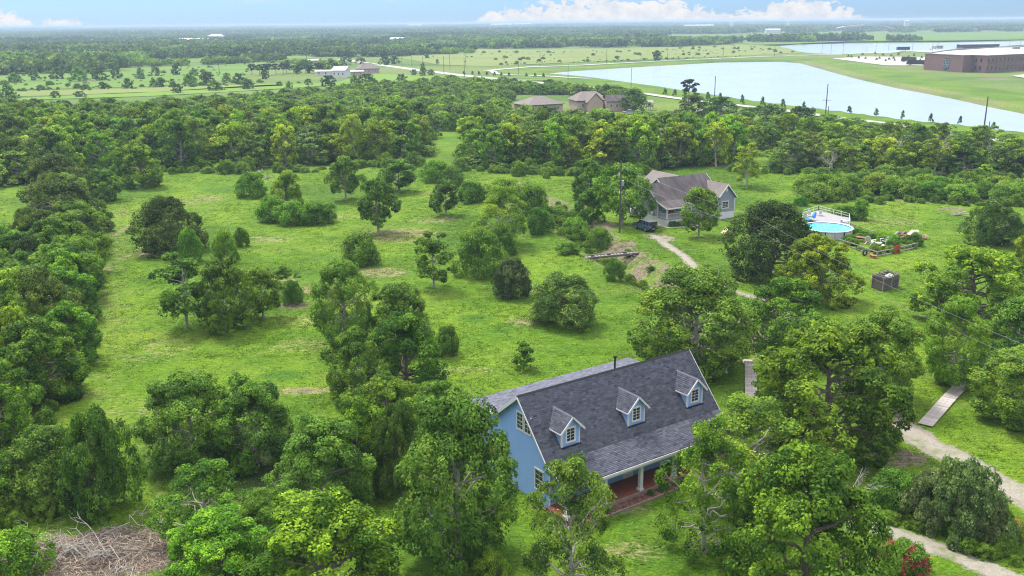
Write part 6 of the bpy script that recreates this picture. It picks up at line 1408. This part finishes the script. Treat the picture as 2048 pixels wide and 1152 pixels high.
for i in range(4): MB().box(-1.1, 1.1, -.36 + i * .18, -.2 + i * .18, .7, .74).build('plank', M['red_wood'], e)
for s in (-1, 1):
    MB().box(-1.1, 1.1, s * .75 - .13, s * .75 + .13, .4, .44).build('seat', M['red_wood'], e)
    MB().beam((s * .8, -.75, 0), (s * .8, .2, .7), .06, .1).beam((s * .8, .75, 0), (s * .8, -.2, .7), .06, .1).box(s * .8 - .03, s * .8 + .03, -.85, .85, .34, .4).build('leg', M['red_wood'], e)
e = empty('raised_bed', (*at(1730, 466)[:2], ground(*at(1730, 466)[:2])), R(-38), 'timber edged raised bed with green plants beside the pool', 'planter')
MB().box(-3, 3, -.8, -.72, 0, .4).box(-3, 3, .72, .8, 0, .4).box(-3.08, -3, -.8, .8, 0, .4).box(3, 3.08, -.8, .8, 0, .4).build('side_board', M['old_wood'], e); MB().box(-3, 3, -.72, .72, 0, .3).build('soil', M['mulch'], e)
gp = [(1714, 466, 1.2), (1722, 468, 1.1), (1730, 470, 1.1), (1738, 472, 1.0), (1744, 473, .9)]
for i, (px, py, s) in enumerate(gp): p = at(px, py); put_tree('bush', p[0], p[1], .9 * s, .95 * s, 'leafy vegetable plant growing in the raised bed by the pool', 'plants of the raised bed', (1.0, 1.25, .85), i % 3, name='garden_plant')
gr = np.random.RandomState(8); GP = atn([(1678, 487), (1712, 476), (1764, 472), (1812, 484), (1830, 495), (1790, 504), (1753, 509)])
lo, hi = GP.min(0), GP.max(0); k = 0
while k < 44:
    x, y = lo + (hi - lo) * gr.rand(2)
    px, py, _ = proj((x, y, 0))
    if not inside(np.array([x]), np.array([y]), GP)[0] or (1710 < px < 1780 and 478 < py < 499): continue
    k += 1; put_tree('bush', x, y, .5 + .8 * gr.rand(), .5 + .55 * gr.rand(), 'weedy plant growing inside the fenced garden plot', 'plants of the garden plot', [(.9, 1.1, .8), (.8, .8, .6), (1.2, 1.1, .9)][k % 3], k % 3, name='garden_plant')
for i, (px, py, h, r) in enumerate([(1770, 482, 1.6, 1.5), (1780, 486, 1.7, 1.5), (1788, 490, 1.5, 1.3), (1762, 478, 1.3, 1.2)]): p = at(px, py); put_tree('bush', p[0], p[1], h, r, 'tall green plant behind the right garden chair', 'tall plants behind the garden chairs', (1, 1.25, .9), i, name='garden_plant')
p = at(1829, 491); put_tree('bush', p[0], p[1], 2.0, 1.25, 'round dark shrub at the right corner of the garden fence', None, (.8, 1, .8), 1)
# log pile
lp = at(1812, 474); e = empty('wood_pile', (lp[0], lp[1], ground(lp[0], lp[1])), 0, 'heap of sawn logs and pale boards behind the garden plot', 'wood pile'); wr = np.random.RandomState(3)
for i in range(16):
    x, y = wr.randn(2) * [1.5, .8]; z = .2 + .5 * wr.rand() * max(0, 1 - abs(x) / 2.5); a2 = wr.rand() * 3.1; L = .8 + wr.rand() * 1.2; r2 = .1 + .14 * wr.rand()
    MB().tube([(x - math.cos(a2) * L / 2, y - math.sin(a2) * L / 2, z), (x + math.cos(a2) * L / 2, y + math.sin(a2) * L / 2, z + wr.randn() * .2)], r2, 8).build('log', M[('dark_wood', 'red_wood', 'bark', 'old_wood')[i % 4]], e)
for i in range(3): MB().slab([(.2 + i * .4, -.8, .5), (1.1 + i * .4, -.6, 1.2), (1.0 + i * .4, .3, 1.3), (0.1 + i * .4, .1, .6)], .06).build('board', M['bark_pale'], e)
# far right lawn bench thing + scrap by hedge
p = at(1996, 489); e = empty('garden_trailer', (p[0], p[1], ground(p[0], p[1])), R(10), 'small black flat trailer under the far right live oak', 'trailer'); MB().box(-1.4, 1.4, -.7, .7, .55, .68).box(-1.4, 1.4, -.72, -.66, .68, .95).box(-1.4, 1.4, .66, .72, .68, .95).build('trailer_bed', M['black'], e); wheel(e, 0, -.8, .33, .2); wheel(e, 0, .8, .33, .2); MB().beam((1.4, 0, .5), (2.4, 0, .45), .08).build('drawbar', M['black'], e)
p = at(1922, 432); e = empty('scrap_heap', (p[0], p[1], ground(p[0], p[1])), 0, 'low heap of grey boards at the edge of the far lawn', 'scrap heap')
for i in range(9): x, y = wr.randn(2) * [1.2, .6]; MB().beam((x - 1, y, .1 + .05 * i), (x + .8, y + wr.randn() * .8, .15 + .07 * i), .2, .05).build('board', M['old_wood'], e)

# ------------------------------------------------------------------ brush pile, fallen tree, flowers
bp = at(205, 1112); e = empty('brush_pile', (bp[0], bp[1], ground(bp[0], bp[1])), 0, 'pile of bleached dead branches and twigs on a bare mulch circle', 'brush pile'); br = np.random.RandomState(12)
for i in range(10):
    q = MB(); a2 = br.rand() * 6.28; s = br.randn(3) * [2.3, 1.3, .0]; s[2] = .15 + .2 * br.rand(); L = 2.6 + 2.8 * br.rand(); d = np.array([math.cos(a2), math.sin(a2) * .7, .06 + .22 * br.rand()]); d /= np.linalg.norm(d)
    pts = branch(q, s, s + d * L, .055, .015, br, 6, 6, .16)
    for j in range(9):
        u = br.randint(1, 6); dd_ = d + br.randn(3) * .7; dd_ /= np.linalg.norm(dd_); p2 = branch(q, pts[u], np.array(pts[u]) + dd_ * L * .35, .03, .010, br, 4, 3, .2)
        for _ in range(2): d3 = dd_ + br.randn(3) * .7; branch(q, p2[2], np.array(p2[2]) + d3 / np.linalg.norm(d3) * L * .16, .014, .006, br, 3, 2)
    q.build('branch', M['bark_pale'] if i % 2 else M['grey_branch'], e)
q = MB()
for i in range(3200):
    x, y = br.randn(2) * [2.9, 1.6]; z = .05 + .5 * br.rand() ** 1.5 * math.exp(-(x * x / 12 + y * y / 4)); a2 = br.rand() * 6.28; L = .25 + .6 * br.rand()
    q.tube([(x, y, z), (x + math.cos(a2) * L, y + math.sin(a2) * L, z + br.randn() * .12)], .012 + .01 * br.rand(), 3, br.rand(), False)
o = q.build('twigs', M['mulch'] if False else surf('dead_twigs', (.33, .27, .21), (.19, .145, .11), 2, .9, tint=.6), e); o['kind'] = 'stuff'
ft_ = at(512, 392); e = empty('fallen_tree', (ft_[0], ft_[1], ground(ft_[0], ft_[1])), 0, 'broken dead tree with bleached limbs rising out of green vines', 'tree'); q = MB(); fr_ = np.random.RandomState(5)
branch(q, (0, 0, -.3), (.6, 0, 3.4), .42, .3, fr_, 8, 5, .08)
for s, t2 in (((.4, 0, 2.2), (-3.6, .5, 3.4)), ((.6, 0, 3.2), (3.4, -.5, 5.2)), ((.6, 0, 3.2), (1.6, .5, 5.6)), ((.5, 0, 2.6), (-1.8, 1, 5.0)), ((.5, 0, 2.8), (4.2, .5, 4.2)), ((.4, 0, 1.5), (-3.8, -1, 2.2))):
    pp = branch(q, s, t2, .2, .06, fr_, 6, 5, .2)
    for _ in range(4): d3 = np.array(t2) - np.array(s) + fr_.randn(3) * 2; branch(q, pp[3], np.array(pp[3]) + d3 / np.linalg.norm(d3) * 1.3, .06, .02, fr_, 4, 3, .2)
q.build('trunk', M['grey_branch'], e)
cm = at(1803, 1148); e = put_tree('bush', cm[0], cm[1], 2.3, 1.6, 'crepe myrtle shrub covered in crimson blossom beside the lower track', None, (.7, .9, .8), 0, name='flowering_shrub')
rng = np.random.RandomState(3); cc = rng.randn(28, 3); cc /= np.linalg.norm(cc, axis=1)[:, None]; cc[:, 2] = np.abs(cc[:, 2]) * .9; cc = cc * np.array([1.5, 1.5, 1.7]) + np.array([0, 0, .75])
C = np.repeat(cc, 55, 0) + rng.randn(28 * 55, 3) * .14; V, F = leaves(C, rng.randn(len(C), 3), .085, rng, 1.1, 1); meshobj('blossom', npmesh('blossom', V, F, rng.rand(len(F))), e, M['petal'])
for nm, px, py, mt, lb in (('flowering_shrub', 2022, 1068, 'petal_orange', 'clump of orange flowers at the right edge below the silvery bushes'), ('flowering_shrub', 1975, 1085, 'petal', 'patch of faded reddish weeds under the silvery bushes')):
    p = at(px, py); e = put_tree('bush', p[0], p[1], .9, 1.2, lb, None, (.9, .85, .7), 2, name=nm); C = rng.randn(500, 3) * [.6, .5, .15] + np.array([0, 0, .75]); V, F = leaves(C, rng.randn(500, 3), .06, rng, 1.1, 1); meshobj('blossom', npmesh('blossom', V, F, rng.rand(len(F)) * .5), e, M[mt])

# ------------------------------------------------------------------ distant buildings
def hip_house(name, px, py, w, d, h, rh, rot, label, wall, roof, windows=4, ov=.6, ridge=.35, chim=False, gable=False):
    b = at(px, py); e = empty(name, (b[0], b[1], ground(b[0], b[1])), rot, label, 'house' if 'house' in name else 'building')
    MB().box(-w / 2, w / 2, -d / 2, d / 2, -.3, h).build('wall', M[wall], e)
    X, Yv = w / 2 + ov, d / 2 + ov; rl = w * ridge / 2 if not gable else X; q = MB()
    vs = [(-X, -Yv, h), (X, -Yv, h), (X, Yv, h), (-X, Yv, h), (-rl, 0, h + rh), (rl, 0, h + rh), (-X, -Yv, h - .18), (X, -Yv, h - .18), (X, Yv, h - .18), (-X, Yv, h - .18)]
    q.add(vs, [(0, 1, 5, 4), (1, 2, 5), (2, 3, 4, 5), (3, 0, 4), (6, 7, 1, 0), (7, 8, 2, 1), (8, 9, 3, 2), (9, 6, 0, 3), (9, 8, 7, 6)]); q.build('roof', M[roof], e)
    MB().box(-X - .03, X + .03, -Yv - .04, -Yv - .0, h - .2, h - .02).build('fascia', M['rubber'], e)
    for i in range(windows):
        x = -w / 2 + w * (i + .5) / windows; window(e, (x, -d / 2, h * .55), (1, 0, 0), .9, 1.3, nrm=(0, -1, 0), frame=.1)
        if i < 2: window(e, (-w / 2, -d / 2 + d * (i + .5) / 2, h * .55), (0, -1, 0), .8, 1.2, nrm=(-1, 0, 0), frame=.1)
    if chim: MB().box(-rl - .5, -rl + .5, -.5, .5, h, h + rh + 1.4).build('chimney', M['tanbrick'], e)
    return e
e = hip_house('brick_house', 1077, 224, 16, 11.5, 3.4, 2.9, R(28), 'low tan brick house with a grey brown hip roof in the scrub', 'tanbrick', 'shingle_tan', 4, ridge=.25)
e = hip_house('brick_house', 1176, 220, 13, 12, 4.2, 3.2, R(14), 'larger tan brick house with gabled brown roofs beside the pickup', 'tanbrick', 'shingle_tan', 3, ridge=.5)
MB().prism([(-3.2, 3.8), (0, 7.2), (3.2, 3.8), (3.2, 0), (-3.2, 0)], -9.5, -5.5, 'y').build('gable_wall', M['tanbrick'], e)
MB().slab([(0, -9.9, 7.4), (0, 1, 7.4), (-3.8, 1, 3.6), (-3.8, -9.9, 3.6)], .15).slab([(0, -9.9, 7.4), (0, 1, 7.4), (3.8, 1, 3.6), (3.8, -9.9, 3.6)], .15).build('roof', M['shingle_tan'], e)
MB().box(4.5, 14.5, -10, -2, -.3, 3.9).build('garage_wall', M['tanbrick'], e)
MB().slab([(4, -10.5, 3.9), (15, -10.5, 3.9), (13, -6, 6.2), (5, -6, 6.2)], .12).slab([(5, -6, 6.2), (13, -6, 6.2), (15, -1.5, 3.9), (4, -1.5, 3.9)], .12).slab([(15, -10.5, 3.9), (15, -1.5, 3.9), (13, -6, 6.2), (13, -6, 6.19)], .12).build('garage_roof', M['shingle_old'], e)
for x in (6.5, 9, 12): window(e, (x, -10, 2.1), (1, 0, 0), .9, 1.2, nrm=(0, -1, 0))
p = at(1299, 221); e = empty('playset', (p[0], p[1], ground(p[0], p[1])), R(20), 'pale timber playset with a slide beside the tan house', 'playset')
for x in (-1, 1):
    for y in (-1, 1): MB().box(x - .08, x + .08, y - .08, y + .08, 0, 3.2).build('post', M['old_wood'], e)
MB().slab([(-1.3, -1.3, 3.2), (1.3, -1.3, 3.2), (1.3, 0, 4.2), (-1.3, 0, 4.2)], .08).slab([(-1.3, 1.3, 3.2), (1.3, 1.3, 3.2), (1.3, 0, 4.2), (-1.3, 0, 4.2)], .08).build('roof', M['bark_pale'], e)
MB().box(-1, 1, -1, 1, 1.5, 1.62).build('platform', M['old_wood'], e); MB().slab([(1, -.4, 1.6), (3.6, -.4, .15), (3.6, .4, .15), (1, .4, 1.6)], .06).build('slide', M['white_plastic'], e); MB().box(-1, 1, -1.04, -.98, 1.6, 2.4).build('side_panel', M['deck'], e)
fence([(1215, 243), (1290, 238), (1400, 228), (1450, 222)], 'long dark post and rail fence beyond the pale wood', 1.2)
farh = [(735, 146, 15, 12, 3.4, 4, 20, 'farm_house', 'tanbrick', 'shingle_tan', 'farm house with a steep brown roof and chimney by the white barn', True, False), (683, 155, 9, 12, 5, 2.2, -8, 'barn', 'white', 'tin', 'white metal barn left of the farm house', False, True),
        (653, 151, 14, 8, 3, .8, 4, 'shed', 'white', 'tin', 'long low shed with a pale flat roof left of the white barn', False, True), (710, 151, 12, 7, 2.8, .8, 6, 'shed', 'tanbrick', 'tin', 'low pale roofed shed between barn and farm house', False, True),
        (388, 86.5, 60, 30, 7, 3, 5, 'warehouse', 'white', 'tin', 'wide pale roofed warehouse far off on the left', False, True), (552, 93, 30, 22, 6, 7, 10, 'far_house', 'tanbrick', 'shingle_tan', 'big brown roofed house among far pines', False, False),
        (775, 87.5, 44, 20, 6, 2.5, -5, 'warehouse', 'white', 'tin', 'pale grey shed at the edge of the small far field', False, True), (795, 86, 24, 18, 7, 3, -5, 'warehouse', 'white', 'tin', 'bluish white barn at the edge of the small far field', False, True),
        (628, 127, 18, 9, 3, 1, 5, 'far_house', 'tanbrick', 'tin', 'low pink roofed house left of the far road', False, True), (648, 91, 26, 18, 5, 2, 0, 'far_house', 'white', 'tin', 'pale house by the little far field', False, False),
        (1397, 57.5, 130, 40, 14, 4, 0, 'warehouse', 'white', 'tin', 'long white warehouse on the horizon under the clouds', False, True), (1340, 67, 60, 25, 8, 3, 0, 'warehouse', 'white', 'tin', 'white and blue roofed building beyond the far wood', False, True),
        (1463, 60, 10, 10, 28, 3, 0, 'water_tower', 'white', 'tin', 'thin white tower on the plain beyond the lake', False, False), (1576, 59, 9, 9, 30, 3, 0, 'water_tower', 'white', 'tin', 'second thin white tower on the plain beyond the lake', False, False), (1812, 59, 16, 10, 28, 3, 0, 'water_tower', 'white', 'tin', 'white block standing right of the far embankment', False, False),
        (1003, 54.5, 160, 60, 20, 6, 0, 'warehouse', 'white', 'tin', 'pale group of roofs on the horizon left of the clouds', False, True), (1045, 54, 120, 60, 20, 6, 0, 'warehouse', 'white', 'tin', 'pale roofs on the horizon under the tall cloud', False, True),
        (830, 55, 120, 60, 18, 6, 0, 'warehouse', 'white', 'tin', 'whitish shed on the horizon at the middle of the picture', False, True), (1545, 66, 40, 16, 9, 3, 0, 'warehouse', 'white', 'tin', 'white building between the two thin towers', False, True), (433, 78, 40, 16, 9, 3, 0, 'far_house', 'white', 'tin', 'small white roofed house far off in the left woods', False, False)]
for px, py, w, d_, h, rh, rt, nm, wl, rf_, lb, ch, gb in farh: hip_house(nm, px, py, w, d_, h, rh, R(rt), lb, wl, rf_, 3 if w < 20 else 4, .5, .4, ch, gb)
# curved embankment road far right
pts = [(1655, 60.5), (1680, 58.5), (1720, 57), (1760, 56.6), (1785, 57.6)]
P = [at(*q) for q in ((1655, 62), (1690, 62), (1730, 62), (1770, 62), (1800, 62))]; q = MB(); zz_ = [2, 14, 19, 16, 4]
for i in range(4): q.slab([(P[i][0], P[i][1], zz_[i]), (P[i + 1][0], P[i + 1][1], zz_[i + 1]), (P[i + 1][0], P[i + 1][1] + 26, zz_[i + 1]), (P[i][0], P[i][1] + 26, zz_[i])], 4)
e = empty('highway_bridge', (0, 0, 0), 0, 'long pale overpass rising over the plain at the far right', 'bridge'); q.build('deck', M['concrete'], e)
q = MB()
for i in range(1, 4): q.box(P[i][0] - 2, P[i][0] + 2, P[i][1] + 4, P[i][1] + 20, -1, zz_[i] - 3.9)
q.build('pier', M['concrete'], e)

# school
def pz_h(px, py, ty):
    b_ = at(px, py); lo, hi = .5, 60
    for _ in range(30):
        m = (lo + hi) / 2
        if proj(b_ + [0, 0, m])[1] > ty: lo = m
        else: hi = m
    return lo
SH = pz_h(1924, 145, 110.5)
s_ = [at(1847, 139.5), at(1924, 145.2), at(1943, 144.6), at(1971, 146.3), at(2200, 132)]
s0 = s_[0]; e = empty('school', (s0[0], s0[1], 0), 0, 'long two storey brown brick building with flat pale roof beyond the lake', 'building')
L_ = [(p - s0)[:2] for p in s_]; far_ = [(at(px, py, SH) - s0)[:2] for px, py in ((2230, 90), (1992, 94), (1893, 100.5))]
ring = L_ + far_; m_ = len(ring); q = MB(); vs = [(p[0], p[1], -.5) for p in ring] + [(p[0], p[1], SH) for p in ring]
q.add(vs, [(i, (i + 1) % m_, m_ + (i + 1) % m_, m_ + i) for i in range(m_)]); q.build('wall', M['brick'], e)
ctr = np.mean(ring, 0); MB().add([(p[0], p[1], SH - .5) for p in ring], [tuple(range(m_))]).build('flat_roof', M['flatroof'], e)
q = MB()
for i in range(m_): a_, b_ = ring[i], ring[(i + 1) % m_]; q.beam((a_[0], a_[1], SH + .1), (b_[0], b_[1], SH + .1), .5, .35)
q.build('parapet', M['concrete'], e)
def wallwin(i, t, z, w, h, name='window', mat='glass'):
    a_, b_ = np.array(L_[i]), np.array(L_[i + 1]); d = (b_ - a_); L = np.linalg.norm(d); d /= L; p = a_ + d * L * t; nn = np.array([d[1], -d[0]])
    Mx = Matrix(((d[0], -nn[0], 0, p[0]), (d[1], -nn[1], 0, p[1]), (0, 0, 1, z), (0, 0, 0, 1)))
    f = MB().box(-w / 2 - .12, w / 2 + .12, -.06, .1, -h / 2 - .12, h / 2 + .12, .5, Mx).build(name, M['silver' if name != 'window' else 'rubber'], e); MB().box(-w / 2, w / 2, -.12, -.055, -h / 2, h / 2, .5, Mx).build('pane', M[mat], f); return f, Mx
La = np.linalg.norm(L_[1] - L_[0])
f, Mx = wallwin(0, .60, SH * .49, La * .15, SH * .7, 'glazed_wall')
q = MB(); wv = La * .15
for k in range(1, 4): q.box(-wv / 2 + wv * k / 4 - .07, -wv / 2 + wv * k / 4 + .07, -.2, -.1, -SH * .35, SH * .35, .5, Mx)
for k in range(1, 5): q.box(-wv / 2, wv / 2, -.19, -.1, -SH * .35 + SH * .7 * k / 5 - .07, -SH * .35 + SH * .7 * k / 5 + .07, .5, Mx)
q.build('mullion', M['silver'], f)
f, _ = wallwin(0, .59, 1.3, 3.2, 2.4, 'door')
for i, ts in ((2, (.04,)),):
    pass
for t in (.30, .72):
    for z in (SH * .28, SH * .72): wallwin(2, t * .8, z, 1.3, 2.0)
L4 = np.linalg.norm(L_[4] - L_[3])
for k in range(13):
    for z in (SH * .28, SH * .72): wallwin(3, .012 + k * .0205 * 1.55, z, 1.5, 2.1)
a_, b_ = np.array(L_[3]), np.array(L_[4]); d = (b_ - a_); d /= np.linalg.norm(d); p = a_ + d * (L4 * .36); nn = np.array([d[1], -d[0]])
MB().slab([(p[0], p[1], 5), (p[0] + d[0] * 12, p[1] + d[1] * 12, 5), (p[0] + d[0] * 12 + nn[0] * 4, p[1] + d[1] * 12 + nn[1] * 4, 5), (p[0] + nn[0] * 4, p[1] + nn[1] * 4, 5)], .8).build('canopy', M['rubber'], e)
for x, y in ((60, 80), (110, 90), (150, 120), (75, 150)): MB().box(L_[0][0] + x, L_[0][0] + x + 5, L_[0][1] + y, L_[0][1] + y + 3, SH - .5, SH + 1.2).build('roof_unit', M['deck'], e)
hip_house('parking_shade', 1955, 99, 45, 12, 6, .5, R(5), 'long dark building behind the flat school roof', 'rubber', 'flatroof', 0)
for i, (px, py, ln_, lb) in enumerate([(1833, 131, 15, 'dark skip trailer parked beside the school'), (1817, 124, 12, 'dark tank trailer at the edge of the school car park')]):
    p = at(px, py); e = empty('trailer', (p[0], p[1], 0), R(-10 - 25 * i), lb, 'trailer'); MB().prism([(-ln_ / 2, .9), (-ln_ / 2 + .6, 4.3), (ln_ / 2 - .4, 4.0), (ln_ / 2, .9)], -1.8, 1.8, 'y').build('container', M['rubber'], e)
    for x in (-ln_ / 3, ln_ / 3):
        wheel(e, x, -1.6, .8, .4)
for i, (px, py) in enumerate([(1873, 98.6), (1806, 101.2)]):
    p = at(px, py); e = empty('site_trailer', (p[0], p[1], 0), 0, ['white trailer parked beyond the school roof', 'small dark trailer by the far lake path'][i], 'trailer'); MB().box(-7, 7, -2, 2, .8, 4.2).build('trailer_body', M['white' if i == 0 else 'rubber'], e); wheel(e, -2, -2, .5, .3); wheel(e, 2, -2, .5, .3)
# cows
for i, (px, py, rt, c) in enumerate([(167, 167.5, 10, 'dark brown cow grazing apart in the left pasture'), (184, 163, 40, 'pale cow at the left of the pasture herd'), (190, 164.5, 200, 'pale cow in the middle of the pasture herd'), (213, 170, 170, 'brown cow at the right of the pasture herd'), (171, 162.5, -20, 'brown cow behind the pasture herd')]):
    p = at(px, py); e = empty('cow', (p[0], p[1], ground(p[0], p[1])), R(rt), c, 'cow')
    me = bpy.data.meshes.new('cow_body'); vs = [(0, 0, 1.15), (.8, 0, 1.2), (1.15, 0, 1.15), (1.5, 0, .75), (1.75, 0, .45), (-.7, 0, 1.2), (-.95, 0, 1.0), (-1.0, 0, .5)]; es = [(0, 1), (1, 2), (2, 3), (3, 4), (0, 5), (5, 6), (6, 7)]
    rr = [.42, .38, .26, .16, .1, .38, .08, .04]
    for x in (.75, -.65):
        for s in (-1, 1): k = len(vs); vs += [(x, s * .25, .75), (x - .03, s * .26, .38), (x, s * .26, .02)]; es += [(1 if x > 0 else 5, k), (k, k + 1), (k + 1, k + 2)]; rr += [.16, .08, .07]
    me.from_pydata(vs, es, []); o = meshobj('cow_body', me, e, M['cowhide'] if i in (0, 3, 4) else M['tan']); o.modifiers.new('s', 'SKIN'); 
    for k, r2 in enumerate(rr): me.skin_vertices[0].data[k].radius = (r2, r2)
    me.skin_vertices[0].data[0].use_root = True; o.modifiers.new('d', 'SUBSURF').levels = 1

# ------------------------------------------------------------------ haze
def haze():
    m, n, l, o = newmat('haze'); v = n.new('ShaderNodeVolumePrincipled'); v.inputs['Color'].default_value = (.48, .63, .78, 1); v.inputs['Density'].default_value = HAZE_D; v.inputs['Anisotropy'].default_value = .0
    l.new(v.outputs[0], o.inputs['Volume']); q = MB().box(-43000, 43000, -4000, 61000, -6, 39); ob = q.build('haze', m); ob['kind'] = 'stuff'; ob['label'] = 'thin blue summer haze over the plain'
def ordinals():
    by = {}
    for o in list(COL.objects):
        if o.parent is None and 'label' in o and 'category' in o: by.setdefault(o['label'], []).append(o)
    for lab, os_ in by.items():
        if 1 < len(os_) < 40 and len(lab.split()) <= 12:
            os_.sort(key=lambda o: proj(tuple(o.location))[0])
            for i, o in enumerate(os_): o['label'] = '%s, %s from the left' % (lab, ORD[i])
ordinals()
HAZE_D = .00019
haze()
